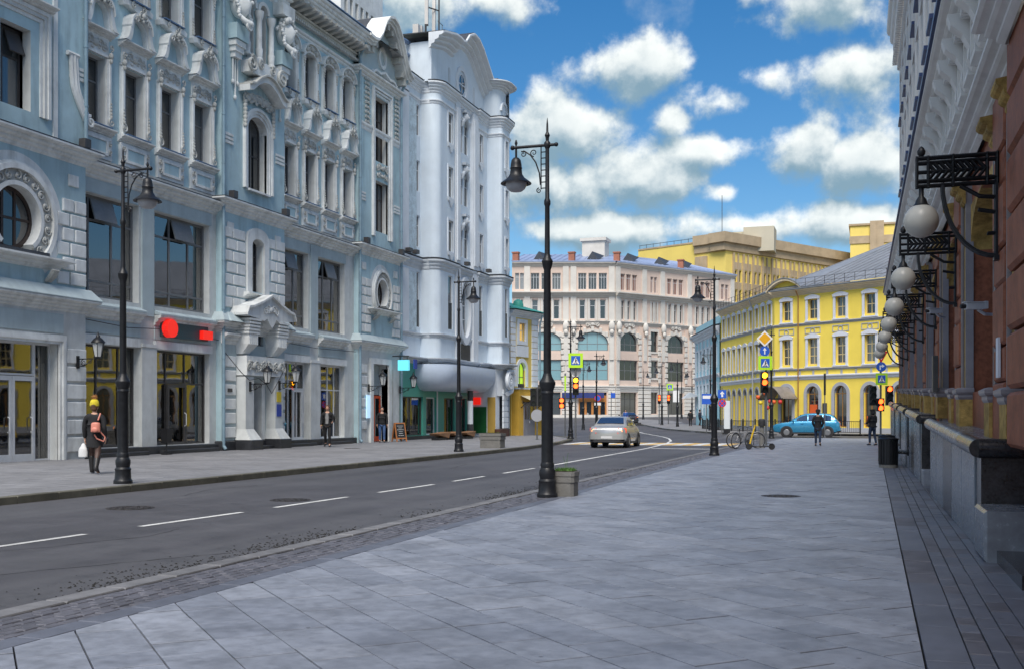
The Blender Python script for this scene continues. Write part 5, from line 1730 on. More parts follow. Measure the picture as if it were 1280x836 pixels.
def sweep_xz(path, prof):
    """cornice whose path climbs: profile (out towards -y, rise) set upright along x-z points"""
    k = len(prof)
    vs = []
    for x, z in path:
        vs += [(x, gy - o, z + h) for o, h in prof]
    fs = []
    for i in range(len(path) - 1):
        for j in range(k):
            fs.append((i * k + j, (i + 1) * k + j, (i + 1) * k + (j + 1) % k, i * k + (j + 1) % k))
    fs += [tuple(range(k)), tuple((len(path) - 1) * k + j for j in range(k))]
    return MB().add(vs, fs)
sweep_xz([(55.9, 22.75)] + GTOP + [(65.0, 22.3)], crn).build('gable_cornice', 'pale_trim', cb, smooth=True, angle=35)
sweep_xz([(55.9, 22.9)] + [(x, z + 0.15) for x, z in GTOP] + [(65.0, 22.45)], [(-3.0, 0), (0.8, 0.0), (0.8, 0.04), (-3.0, 0.08)]).build('gable_roof', 'roof_slate', cb)
MB().arc(61.0, 21.4, 0.82, 1.12, 0, 360, gy - 0.09, gy + 0.02, 36, 0.86, True).build('oval_frame', 'pale_trim', cb, smooth=True)
w = MB().arc(61.0, 21.4, 0.58, 0.66, 0, 360, gy - 0.05, gy + 0.03, 32, 0.86, True)
w.box(60.96, 61.04, gy - 0.045, gy + 0.02, 20.85, 21.95).box(60.5, 61.5, gy - 0.04, gy + 0.02, 21.36, 21.44)
fo = w.build('window', 'frame_white', cb)
po = MB().lathe([(0.62, 0), (0.62, 0.012)], 30).build('pane', 'glass_blue', fo)
po.location, po.rotation_euler, po.scale = (61.0, gy - 0.012, 21.4), (R(90), 0, 0), (0.86, 1, 1)
for x in (59.0, 63.1):
    o_ = [(x - 0.16, 20.7)] + arcpts(x, 21.7, 0.16, 180, 0, 8) + [(x + 0.16, 20.7)]
    MB().prism(o_[::-1], gy - 0.02, gy + 0.02).build('niche', 'pale_grey', cb)
# end tower above the cornice
MB().slab(q_arc(65.45, -1.3, 0.55, 180, 270) + q_arc(66.2, -1.15, 0.7, 270, 360) + [(66.9, 2.5), (64.9, 2.5)], 20.4, 22.35).build('tower_top', 'pale_blue', cb, smooth=True, angle=50)
MB().sweep([(64.9, 1.5), (64.9, -1.3)] + q_arc(65.45, -1.3, 0.55, 180, 270)[1:] + q_arc(66.2, -1.15, 0.7, 270, 360) + [(66.9, 2.5)], cornice_prof(22.2, 22.65, 0.7, 4)).build('cornice', 'pale_trim', cb)
MB().slab([(64.5, -1.9), (66.8, -2.2), (67.4, -1.2), (67.4, 2.5), (64.5, 2.5)], 22.68, 22.74).build('tower_roof', 'roof_slate', cb)
MB().arc(65.9, 20.9, 0.5, 0.68, 0, 180, -1.93, -1.8, 14).build('arch_moulding', 'pale_trim', cb, smooth=True)
MB().slab([(53.3, -0.2), (56.5, -0.2), (56.5, 9), (53.3, 9)], 20.44, 20.5).build('roof', 'roof_slate', cb)
MB().box(56.5, 66.8, 1.2, 9.0, 20.2, 22.2).build('roof_block', 'roof_slate', cb)
MB().tube([(53.4, 0.6, 21.4), (56.4, 0.6, 21.9)], 0.12, 6).tube([(53.4, 0.6, 22.3), (56.4, 0.6, 22.6)], 0.12, 6).build('roof_rail', 'zinc_blue', cb)

# ground floor: green shopfront, rounded canopy, column
wins = [(54.15, 57.0), (57.45, 58.95), (60.2, 61.9), (63.0, 64.0)]
wall(53.32, 64.6, 0.0, 4.4, [(a, b, 0.35, 2.52) for a, b in wins], 0.0, 0.25).build('shop_wall', 'green_shop', cb)
for i, (a, b) in enumerate(wins):
    win(cb, a, b, 0.35, 2.52, 0.12, (0.45,) if i == 0 else ((0.5,) if i == 2 else ()), (), 'frame_dark' if i != 1 else 'frame_white', 'glass_shop', 0.07, 0.08, 'shop_window')
    shop_room(cb, a, b, 0.35, 2.52, 0.25, 2.2)
rnd = random.Random(9)
for k in range(12):
    a, b = wins[k % 4]
    x = rnd.uniform(a + 0.1, b - 0.5)
    MB().box(x, x + rnd.uniform(0.15, 0.5), 0.6 + k * 0.1, 0.65 + k * 0.1, 0.5 + rnd.random() * 0.8, 1.4 + rnd.random() * 0.9).build('display_panel', rnd.choice(('display_white', 'display_blue', 'display_yellow', 'display_red', 'shop_dark')), cb)
MB().box(59.0, 59.15, -0.04, 0.02, 0.3, 2.9).build('shop_pilaster', 'frame_white', cb)
MB().box(53.32, 64.6, -0.06, 0.0, 0.0, 0.32).build('plinth', 'dark_plinth', cb)
cpath = [(56.5, 0.1), (56.5, -0.3)] + q_arc(57.4, -0.3, 0.9, 180, 270)[1:] + [(63.9, -1.2)] + q_arc(64.0, -0.6, 0.6, 270, 330)[1:] + [(64.62, 0.1)]
MB().sweep(cpath, [(-0.6, 4.36), (0.62, 4.36), (0.66, 4.1), (0.64, 3.8), (0.52, 3.45), (0.30, 3.15), (0.0, 2.96), (-0.6, 2.86)]).build('canopy', 'canopy_blue', cb, smooth=True, angle=50)
MB().lathe([(0.20, 0.1), (0.20, 0.95)], 18, (60.8, -1.45, 0)).build('column_base', 'dark_plinth', cb, smooth=True)
MB().lathe([(0.17, 0.95), (0.17, 2.35)], 18, (60.8, -1.45, 0)).build('column', 'pale_trim', cb, smooth=True)
MB().lathe([(0.175, 2.35), (0.175, 2.95)], 18, (60.8, -1.45, 0)).build('column_head', 'black_panel', cb, smooth=True)
# corner: red-signed entrance, ochre panel, banded white pier, volute
MB().box(64.44, 64.52, -0.75, -0.1, 2.15, 2.6).build('shop_sign', 'red_sign', cb)
MB().box(64.47, 64.53, -1.15, -0.08, 0.35, 2.0).build('shop_panel', mat('deep_green', (0.01, 0.10, 0.025), 0.4, 0.1, 3), cb)
MB().box(64.55, 65.3, -1.75, 0.0, 0.1, 4.3).build('side_wall', 'pale_trim', cb)
MB().box(64.50, 64.56, -1.74, -1.22, 0.35, 2.62).build('side_panel', 'ochre', cb)
mb = wall(65.3, 66.3, 0.0, 4.4, [], -1.95)
mb.quad((64.56, -1.7, 2.7), (65.3, -1.95, 2.7), (65.3, -1.95, 4.4), (64.56, -1.7, 4.4))
mb.build('corner_pier', 'pale_trim', cb)
for k in range(7):
    MB().block(65.32, 66.32, -2.02, -1.93, 0.65 + k * 0.36, 0.97 + k * 0.36, 0.012).build('stone', 'pale_trim', cb)
MB().box(64.5, 66.4, -2.05, -1.7, 0.0, 0.6).build('plinth', mat('brown_plinth', (0.08, 0.03, 0.02), 0.6, 0.2, 4), cb)
mb = MB()
mb.spiral(65.5, 3.65, 0.55, 1.9, PI / 2, 1, -2.35, 0.16, 34)
mb.tube([(65.5, -2.3, 4.25), (66.2, -2.3, 4.3), (66.6, -2.2, 3.9), (66.3, -2.2, 3.0), (65.6, -2.2, 2.85)], 0.16, 8)
mb.build('volute', 'pale_trim', cb, smooth=True)

# antennas on that roof
an = thing('antenna_mast', 'white cellular antenna panels and equipment boxes on the curved roof', 'antenna', (LX - 1.2, 60.2, 22.2))
MB().tube([(0, 0, 0.0), (0, 0, 6.2)], 0.07, 8).tube([(0.5, 0.9, 0.3), (0.5, 0.9, 5.4)], 0.05, 8).tube([(0, 0, 1.9), (0.5, 0.9, 1.9)], 0.04, 6).tube([(0, 0, 3.9), (0.5, 0.9, 3.9)], 0.04, 6).build('mast', 'frame_dark', an)
for x, y, z, t in ((0.25, -0.45, 2.6, 0.0), (0.25, 0.65, 2.2, -0.12)):
    o = MB().box(-0.10, 0.10, -0.19, 0.19, 0, 2.6).build('antenna_panel', mat('antenna_white', (0.55, 0.53, 0.50), 0.5, 0.05, 4), an, (x, y, z))
    o.rotation_euler = (t, 0.0, 0.3)
for x, y, z, w in ((0.1, -1.6, 1.6, 0.35), (0.15, -1.15, 1.75, 0.3), (0.1, -0.8, 1.2, 0.25)):
    MB().box(x - w / 2, x + w / 2, y - w / 2, y + w / 2, z, z + w * 1.8).build('equipment_box', 'antenna_white', an)
MB().tube([(0, -1.6, 0.3), (0, -1.6, 1.7)], 0.04, 6).tube([(0, -1.1, 0.3), (0, -1.1, 1.8)], 0.04, 6).tube([(0, -1.7, 1.75), (0, 0, 1.75)], 0.035, 6).build('equipment_stand', 'frame_dark', an)
for x in (1.3, 1.9):
    MB().tube([(0.3, x, 0.3), (0.3, x, 3.4)], 0.02, 5).build('whip', 'frame_grey', an)
MB().tube([(0.3, 1.2, 3.4), (0.3, 2.0, 3.4)], 0.02, 5).build('whip', 'frame_grey', an)

# ------------------------------------------------------------------ little yellow house behind it
mat('yellow_house', (0.66, 0.50, 0.14), 0.8, 0.06, 2, dirt=0.3, dirtcol=(0.5, 0.38, 0.12))
mat('roof_green', (0.05, 0.30, 0.24), 0.5, 0.15, 3)
hw_ = thing('yellow_house', 'narrow yellow and white two storey house with green roof and awning', 'house', (-22.75, 67.95, 0), math.atan2(3.4, 0.7))
HX = 3.75
wall(0.0, HX, 0.0, 8.05, [(1.05, 1.9, 6.45, 7.65), (0.95, 2.0, 3.45, 5.05)], 0.0, 0.25).build('wall', 'yellow_house', hw_)
MB().box(0.02, HX - 0.02, 0.27, 6.0, 0.0, 8.0).build('house_body', 'yellow_house', hw_)
for a, b in ((0.0, 0.62), (2.85, HX)):
    for k in range(12):
        MB().block(a, b, -0.06, 0.02, 3.4 + k * 0.385, 3.75 + k * 0.385, 0.012).build('stone', 'pale_trim', hw_)
win(hw_, 1.05, 1.9, 6.45, 7.65, 0.16, (0.5,), (0.6,), 'frame_white', mat('lit_amber', (0.5, 0.32, 0.08), 0.2, 0.1, 4, emit=(1.0, 0.62, 0.18), estr=0.25), 0.06)
MB().band([(0.78, 6.2), (0.78, 7.9), (2.17, 7.9), (2.17, 6.2)], [(1.05, 6.45), (1.05, 7.65), (1.9, 7.65), (1.9, 6.45)], -0.1, 0.05, closed=True).build('window_surround', 'pale_trim', hw_)
MB().box(0.7, 2.3, -0.08, 0.0, 5.4, 6.15).build('apron', 'pale_trim', hw_)
arch_win(hw_, 0.95, 2.0, 3.45, 4.52, 5.05, 0.14, 'frame_dark', mat('lit_green', (0.25, 0.4, 0.02), 0.2, 0.3, 3, emit=(0.55, 0.9, 0.05), estr=0.3), 0.06, (0.5,), (0.55,))
spandrel(MB(), 0.95, 2.0, 4.52, 5.06, -0.02, 0.14).build('arch_head', 'pale_trim', hw_)
MB().arc(1.475, 4.52, 0.52, 0.78, 0, 180, -0.08, 0.03, 14).box(0.69, 0.95, -0.08, 0.03, 3.4, 4.52).box(2.0, 2.26, -0.08, 0.03, 3.4, 4.52).build('window_surround', 'pale_trim', hw_)
MB().sweep([(-0.1, 0.05), (HX + 0.1, 0.05), (HX + 0.1, 2)], cornice_prof(7.95, 8.45, 0.42, 4)).build('cornice', 'pale_trim', hw_)
MB().add([(-0.3, -0.55, 8.5), (HX + 0.5, -0.55, 8.5), (HX + 0.5, 6, 8.5), (-0.3, 6, 8.5), (0.6, 2.0, 9.3), (HX - 0.4, 2.0, 9.3)], [(0, 1, 5, 4), (1, 2, 5), (2, 3, 4, 5), (3, 0, 4)]).build('roof', 'roof_green', hw_)
MB().lathe([(0.35, 0), (0.38, 0.25), (0.30, 0.5), (0.1, 0.62)], 14, (2.4, 0.8, 8.75)).build('roof_dome', 'roof_green', hw_, smooth=True)
# yellow porch with door and awning
MB().box(0.15, 3.35, -0.55, 0.0, 0.0, 3.2).build('porch', mat('porch_yellow', (0.60, 0.36, 0.05), 0.7, 0.08, 2, dirt=0.3, dirtcol=(0.4, 0.25, 0.06)), hw_)
MB().box(0.08, 3.42, -0.62, 0.0, 3.2, 3.3).build('porch_roof', 'pale_grey', hw_)
dr = MB().box(0.75, 2.25, -0.60, -0.54, 0.12, 2.35).build('door', mat('door_grey', (0.22, 0.22, 0.25), 0.5, 0.1, 4), hw_)
MB().box(0.9, 1.42, -0.615, -0.60, 1.2, 2.1).build('pane', 'glass_dark', dr)
MB().box(1.58, 2.1, -0.615, -0.60, 1.2, 2.1).build('pane', 'glass_dark', dr)
MB().box(1.48, 1.52, -0.64, -0.60, 0.95, 1.1).build('handle', 'frame_white', dr)
MB().add([(0.35, -0.56, 2.78), (2.75, -0.56, 2.78), (2.75, -1.45, 2.42), (0.35, -1.45, 2.42), (0.35, -1.45, 2.34), (2.75, -1.45, 2.34)], [(0, 1, 2, 3), (3, 2, 5, 4)]).build('awning', mat('awning_cream', (0.55, 0.50, 0.36), 0.8, 0.05, 4), hw_)
for x in (0.4, 2.7):
    MB().tube([(x, -0.56, 1.95), (x, -1.0, 2.3), (x, -1.4, 2.4)], 0.025, 5).spiral(x, 2.3, 0.12, 1.2, 0, 1, -0.7, 0.02).build('awning_bracket', 'black_iron', hw_)
for x in (0.35, 3.1):
    MB().box(x - 0.16, x + 0.16, -0.75, -0.45, 3.3, 3.55).build('floodlight', 'frame_dark', hw_)
MB().tube([(3.7, -0.2, 0.2), (3.7, -0.2, 7.7), (3.6, -0.45, 8.3)], 0.06, 8).build('drainpipe', 'pipe_blue', hw_, smooth=True)

# ------------------------------------------------------------------ yellow classical building at the crossing
mat('yellow_stucco', (0.86, 0.66, 0.10), 0.8, 0.05, 1.2, dirt=0.25, dirtcol=(0.70, 0.52, 0.08), streak=0.6)
mat('grey_trim', (0.36, 0.37, 0.40), 0.8, 0.08, 2, dirt=0.3, dirtcol=(0.26, 0.27, 0.29))
mat('lilac_trim', (0.64, 0.66, 0.72), 0.8, 0.06, 2)
mat('cream_trim', (0.72, 0.60, 0.42), 0.8, 0.06, 2)
mat('roof_metal', (0.22, 0.235, 0.26), 0.38, 0.15, 2, spec=0.5)
mat('wood_frame', (0.30, 0.15, 0.04), 0.5, 0.15, 8)
mat('window_cream', (0.62, 0.50, 0.26), 0.5, 0.05, 6)
mat('orange_poster', (0.62, 0.10, 0.02), 0.5, 0.05, 3)
P2, P1 = (-5.44, 88.84), (1.17, 84.19)
P3, P4 = (-7.54, 90.25), (-13.95, 106.03)
ex, ey = (P1[0] - P2[0]) / 8.0817, (P1[1] - P2[1]) / 8.0817
PR = (P2[0] + ex * 33.0, P2[1] + ey * 33.0)
yb = thing('yellow_building', 'bright yellow classical building with grey arcades and rounded pediment', 'building', (P2[0], P2[1], 0))
def arch_face(mbt, a, b, zb, zs, zt, y, w=0.28):
    o_ = [(a - w, zb)] + [((a + b) / 2 - ((b - a) / 2 + w) * math.cos(t), zs + (zt - zs + w) * math.sin(t)) for t in [PI * i / 14 for i in range(15)]] + [(b + w, zb)]
    i_ = [(a, zb)] + [((a + b) / 2 - (b - a) / 2 * math.cos(t), zs + (zt - zs) * math.sin(t)) for t in [PI * i / 14 for i in range(15)]] + [(b, zb)]
    return mbt.band(o_, i_, y - 0.07, y + 0.04)

def yface(p0, p1, cs, wa, ww, narrow):
    """one street face: three rows of openings at centres cs"""
    ln = math.dist(p0, p1)
    set_frame(yb, p0, p1)
    hs = [(c - ww / 2, c + ww / 2, 9.0, 10.55) for c in cs] + [(c - ww / 2, c + ww / 2, 5.45, 7.5) for c in cs] + [(c - wa / 2, c + wa / 2, 0.55, 3.75) for c in cs]
    wall(0, ln, 0.0, 11.3, hs, 0.0, 0.35).build('wall', 'yellow_stucco', yb)
    for c in cs:
        for z0, z1 in ((9.0, 10.55), (5.45, 7.5)):
            win(yb, c - ww / 2, c + ww / 2, z0, z1, 0.22, (0.5,), (0.33, 0.66) if z0 < 7 else (0.5,), 'window_cream', 'glass_dark', 0.07)
            t = MB()
            for sg in (-1, 1):
                a = c + sg * ww / 2
                x0, x1 = sorted((a, a + sg * 0.20))
                t.box(x0, x1, -0.07, 0.04, z0 - 0.15, z1)
            o_ = [(c - ww / 2 - 0.26 + (ww + 0.52) * f, z1 + 0.16 + 0.20 * math.sin(PI * f)) for f in [i / 8 for i in range(9)]]
            i_ = [(c - ww / 2 - 0.2 + (ww + 0.40) * f, z1 - 0.02 + 0.04 * math.sin(PI * f)) for f in [i / 8 for i in range(9)]]
            t.band(o_, i_, -0.12, 0.04)
            t.box(c - ww / 2 - 0.24, c + ww / 2 + 0.24, -0.14, 0.04, z0 - 0.24, z0 - 0.14)
            t.build('window_surround', 'lilac_trim', yb)
        if not narrow:
            MB().band([(c - 0.62, 8.9 - 0.45), (c + 0.62, 8.9 - 0.45), (c + 0.62, 8.62), (c - 0.62, 8.62)], [(c - 0.55, 8.5), (c + 0.55, 8.5), (c + 0.55, 8.57), (c - 0.55, 8.57)], -0.04, 0.02, closed=True)
            MB().arc(c, 8.10, 0.17, 0.23, 0, 360, -0.05, 0.02, 20, 1, True).build('roundel', 'grey_trim', yb)
            MB().band([(c - 0.75, 7.86), (c + 0.75, 7.86), (c + 0.75, 8.36), (c - 0.75, 8.36)], [(c - 0.69, 7.92), (c + 0.69, 7.92), (c + 0.69, 8.30), (c - 0.69, 8.30)], -0.04, 0.02, closed=True).build('panel_frame', 'grey_trim', yb)
        arch_win(yb, c - wa / 2, c + wa / 2, 0.55, 3.75 - wa / 2, 3.75, 0.22, 'wood_frame' if not narrow else 'frame_grey', 'glass_dark', 0.08, (0.5,), (0.98,))
        spandrel(MB(), c - wa / 2, c + wa / 2, 3.75 - wa / 2, 3.77, -0.02, 0.22).build('arch_head', 'grey_trim', yb)
        t = arch_face(MB(), c - wa / 2, c + wa / 2, 0.3, 3.75 - wa / 2, 3.75, 0.0, 0.16 if narrow else 0.26)
        if not narrow:
            t = arch_face(t, c - wa / 2 + 0.0, c + wa / 2 - 0.0, 0.3, 3.75 - wa / 2, 3.75, 0.06, 0.13)
        t.build('arch_surround', 'grey_trim', yb)
    for z0, z1, o, m in ((8.5, 8.72, 0.12, 'grey_trim'), (5.0, 5.16, 0.14, 'grey_trim'), (4.25, 4.62, 0.2, 'lilac_trim'), (2.42, 2.58, 0.05, 'grey_trim')):
        if z0 > 2.5:
            MB().sweep([(0, 0), (ln, 0)], cornice_prof(z0, z1, o, 2)).build('band', m, yb)
    # balusters drawn as panels in the belt
    k = max(2, int(ln / 1.3))
    for i in range(k + 1):
        x = i * ln / k
        MB().box(max(0, x - 0.08), min(ln, x + 0.08), -0.05, 0.02, 4.63, 4.99).build('belt_post', 'grey_trim', yb)
    MB().sweep([(0, 0), (ln, 0)], cornice_prof(10.95, 11.4, 0.5, 4)).build('cornice', 'cream_trim', yb)
    MB().sweep([(0, 0), (ln, 0)], [(0.0, 11.42), (0.56, 11.42), (0.56, 11.5), (0.0, 11.58)]).build('gutter', 'roof_metal', yb)
    MB().box(0, ln, -0.08, 0.0, 0.0, 0.5).build('plinth', 'grey_trim', yb)
fc = [1.25 + 2.62 * i for i in range(12)]
yface(P2, PR, fc, 1.15, 0.95, False)
yface(P3, P2, [1.22], 1.1, 0.85, False)
yface(P4, P3, [1.3 + 1.82 * i for i in range(9)], 1.05, 0.78, True)
# posters in two of the arched windows, plate by the first arch
set_frame(yb, P2, PR)
MB().box(0.85, 1.55, 0.15, 0.19, 0.75, 2.3).build('poster', 'orange_poster', yb)
MB().box(6.1, 6.4, 0.15, 0.19, 0.9, 1.4).build('poster', 'orange_poster', yb)
MB().box(2.2, 2.6, -0.06, 0.0, 1.4, 2.4).build('notice_plate', 'frame_dark', yb)
# pediment on the chamfered corner
set_frame(yb, P3, P2)
o_ = [(-0.5 + 3.5 * f, 11.35 + 0.85 * math.sin(PI * f) ** 0.8) for f in [i / 12 for i in range(13)]]
MB().prism([(-0.4, 11.2)] + o_ + [(2.9, 11.2)], -0.02, 1.0).build('pediment', 'yellow_stucco', yb)
MB().band([(x, z + 0.18) for x, z in o_], o_, -0.5, 1.2).build('pediment_moulding', 'cream_trim', yb, smooth=True)
MB().band([(x, z + 0.24) for x, z in o_], [(x, z + 0.18) for x, z in o_], -0.56, 3.2).build('pediment_roof', 'roof_metal', yb, smooth=True)
MB().arc(1.25, 10.9, 0.62, 0.68, 20, 160, -0.05, 0.02, 12).build('moulding', 'cream_trim', yb)
# drainpipes, entrance canopy with baubles on the left face
set_frame(yb, P4, P3)
MB().tube([(11.5, -0.2, 0.2), (11.5, -0.2, 10.6), (11.5, -0.5, 11.3)], 0.06, 8).build('drainpipe', 'grey_trim', yb)
set_frame(yb, P3, P2)
MB().tube([(2.5, -0.2, 0.2), (2.5, -0.2, 10.8), (2.5, -0.5, 11.3)], 0.05, 8).build('drainpipe', 'wood_frame', yb)
o_ = [(0.0 + 2.3 * f, 2.75 + 0.95 * math.sin(PI * f)) for f in [i / 10 for i in range(11)]]
MB().band([(x, z + 0.05) for x, z in o_], o_, -2.0, -0.02).build('entrance_canopy', mat('canopy_metal', (0.20, 0.18, 0.17), 0.4, 0.2, 4), yb, smooth=True)
MB().box(-0.05, 2.35, -1.98, -1.9, 2.68, 2.8).build('canopy_beam', 'black_iron', yb)
for k, (x, z, m) in enumerate(((0.0, 2.9, 'orange_poster'), (0.25, 2.45, 'display_yellow'), (0.7, 3.2, 'orange_poster'), (1.2, 2.55, 'display_red'), (1.6, 2.5, 'orange_poster'), (0.95, 2.05, 'display_red'), (2.2, 2.5, 'display_red'))):
    MB().ball((x, -2.05, z), 0.17, 10, 7).build('bauble', m, yb, smooth=True)
# roofs
set_frame(None, None, None)
def rel(p):
    return (p[0] - P2[0], p[1] - P2[1])
def off_in(p0, p1, d):
    l = math.dist(p0, p1)
    return (-(p1[1] - p0[1]) / l * d, (p1[0] - p0[0]) / l * d)
n1, n2 = off_in(P2, PR, 1.0), off_in(P4, P3, 1.0)
rA, rB = (PR[0] + n1[0] * 7, PR[1] + n1[1] * 7), (P2[0] + n1[0] * 7 + ex * 4.6, P2[1] + n1[1] * 7 + ey * 4.6)
e0 = (P2[0] - n1[0] * 0.5, P2[1] - n1[1] * 0.5)
e1 = (PR[0] - n1[0] * 0.5, PR[1] - n1[1] * 0.5)
e3 = (P3[0] - n2[0] * 0.4, P3[1] - n2[1] * 0.4)
e4 = (P4[0] - n2[0] * 0.5, P4[1] - n2[1] * 0.5)
rC = (P4[0] + n2[0] * 5, P4[1] + n2[1] * 5)
mb = MB()
V = [(*rel(e0), 11.55), (*rel(e1), 11.55), (*rel(rA), 15.6), (*rel(rB), 15.6), (*rel(e3), 11.55), (*rel(e4), 11.55), (*rel(rC), 13.0)]
mb.add(V, [(0, 1, 2, 3), (4, 0, 3), (5, 4, 3, 6)])
for i in range(44):
    f = (i + 0.5) / 44
    a = Vector(V[0]).lerp(Vector(V[1]), f)
    b = Vector(V[3]).lerp(Vector(V[2]), f)
    mb.tube([a + Vector((0, 0, 0.03)), b + Vector((0, 0, 0.03))], 0.025, 4)
for i in range(24):
    f = (i + 0.5) / 24
    a = Vector(V[5]).lerp(Vector(V[4]), f)
    b = Vector(V[6]).lerp(Vector(V[3]), f)
    mb.tube([a + Vector((0, 0, 0.03)), b + Vector((0, 0, 0.03))], 0.025, 4)
mb.build('roof', 'roof_metal', yb)
core = [rel((P2[0] + n1[0] * 0.5, P2[1] + n1[1] * 0.5)), rel((PR[0] + n1[0] * 0.5, PR[1] + n1[1] * 0.5)), rel(rA), rel((10, 105)), rel((P4[0] + n2[0] * 10, P4[1] + n2[1] * 10)), rel((P4[0] + n2[0] * 0.5, P4[1] + n2[1] * 0.5)), rel((P3[0] + n2[0] * 0.5, P3[1] + n2[1] * 0.5))]
MB().slab(core, 0.0, 11.4).build('building_core', 'shop_dark', yb)
mb = MB()
for p, q in ((e0, e1), (e4, e3)):
    a, b = rel(p), rel(q)
    L_ = math.dist(a, b)
    k = int(L_ / 0.9)
    pts = [(a[0] + (b[0] - a[0]) * i / k, a[1] + (b[1] - a[1]) * i / k) for i in range(k + 1)]
    for x, y in pts:
        mb.tube([(x, y, 11.6), (x, y, 12.2)], 0.02, 4)
    for z in (11.85, 12.2):
        mb.tube([(a[0], a[1], z), (b[0], b[1], z)], 0.015, 4)
mb.build('roof_rail', 'frame_dark', yb)

# iron fence before the yellow building
fe = thing('iron_fence', 'low black iron fence with pale panels along the yellow building', 'fence', (P2[0], P2[1], 0.12))
fp = [(-14.6, 98.5), (-11.3, 90.2), (-8.8, 86.6), (-6.2, 84.9), (-1.0, 81.3), (-0.8, 81.15)]
fpts = [(x - P2[0], y - P2[1]) for x, y in path_points(fp, 0.16)]
mb = MB()
for i, (x, y) in enumerate(fpts):
    if i % 12 == 0:
        MB().box(x - 0.05, x + 0.05, y - 0.05, y + 0.05, -0.1, 1.05).build('fence_post', 'black_iron', fe)
    else:
        mb.box(x - 0.014, x + 0.014, y - 0.014, y + 0.014, 0.08, 0.92)
mb.build('fence_bars', 'black_iron', fe)['kind'] = 'stuff'
for z in (0.12, 0.9):
    MB().tube([(x - P2[0], y - P2[1], z) for x, y in fp], 0.022, 4).build('fence_rail', 'black_iron', fe)

# ------------------------------------------------------------------ pale turquoise building beyond it
mat('turquoise', (0.40, 0.66, 0.72), 0.8, 0.05, 2, dirt=0.25, dirtcol=(0.32, 0.52, 0.58))
T0, T1 = (-18.9, 122.5), (-14.2, 107.0)
tb = thing('turquoise_building', 'pale turquoise building with white pilasters beside the yellow one', 'building', (T0[0], T0[1], 0))
set_frame(tb, T0, T1)
lt = math.dist(T0, T1)
tcs = [1.6 + 2.5 * i for i in range(6)]
hs = [(c - 0.5, c + 0.5, z0, z1) for c in tcs for z0, z1 in ((2.2, 4.6), (6.2, 8.4))]
wall(0, lt, 0.0, 11.2, hs, 0.0, 0.3).build('wall', 'turquoise', tb)
for c in tcs:
    for z0, z1 in ((2.2, 4.6), (6.2, 8.4)):
        win(tb, c - 0.5, c + 0.5, z0, z1, 0.2, (0.5,), (0.6,), 'frame_white', 'glass_dark', 0.07)
        MB().band([(c - 0.68, z0), (c - 0.68, z1 + 0.2), (c + 0.68, z1 + 0.2), (c + 0.68, z0)], [(c - 0.5, z0), (c - 0.5, z1), (c + 0.5, z1), (c + 0.5, z0)], -0.06, 0.03).build('window_surround', 'pale_trim', tb)
    for x in (c - 1.25,):
        MB().box(x - 0.2, x + 0.2, -0.14, 0.03, 1.4, 9.4).build('pilaster', 'pale_trim', tb)
for z0, z1, o in ((5.2, 5.6, 0.25), (9.4, 10.2, 0.6)):
    MB().sweep([(-0.2, 1.0), (-0.2, 0), (lt, 0)], cornice_prof(z0, z1, o, 3)).build('cornice', 'pale_trim', tb)
MB().box(0.3, lt, 0.35, 9.0, 0.0, 11.2).build('building_core', 'turquoise', tb)
MB().add([(-0.6, -0.7, 10.25), (lt, -0.7, 10.25), (lt, 5, 11.6), (2.5, 5, 11.6)], [(0, 1, 2, 3)]).build('roof', 'roof_metal', tb)
MB().add([(-0.3, -1.6, 3.3), (1.9, -1.6, 3.3), (1.9, 0, 3.5), (-0.3, 0, 3.5), (-0.3, -0.8, 3.95), (1.9, -0.8, 3.95)], [(0, 1, 5, 4), (2, 3, 4, 5), (0, 4, 3), (1, 2, 5)]).build('porch_roof', 'pale_grey', tb)
set_frame(None, None, None)

# ------------------------------------------------------------------ pink and cream department store
mat('pink_wall', (0.63, 0.50, 0.42), 0.8, 0.06, 0.8, dirt=0.3, dirtcol=(0.48, 0.36, 0.31))
mat('cream_stone', (0.60, 0.57, 0.52), 0.8, 0.08, 0.8, dirt=0.4, dirtcol=(0.42, 0.39, 0.35))
mat('roof_blue', (0.27, 0.33, 0.48), 0.4, 0.15, 0.8)
mat('brick_red', (0.35, 0.14, 0.09), 0.8, 0.15, 3)
mat('door_orange', (0.42, 0.17, 0.04), 0.5, 0.1, 3)
mat('blind_brown', (0.20, 0.085, 0.05), 0.7, 0.1, 4)
mat('navy_sign', (0.02, 0.035, 0.16), 0.5, 0.1, 3)
glass_mat('glass_teal', (0.20, 0.36, 0.40), rough=0.15)
PA, PB, PC, PD = (-52.17, 156.53), (-43.82, 159.31), (-37.22, 161.52), (-21.9, 183.7)
ps = thing('department_store', 'large pink and cream corner building with arched windows and blue roof', 'building', (PB[0], PB[1], 1.0))
ZB = -1.0                                # building coordinates start at its base, one metre up the slope
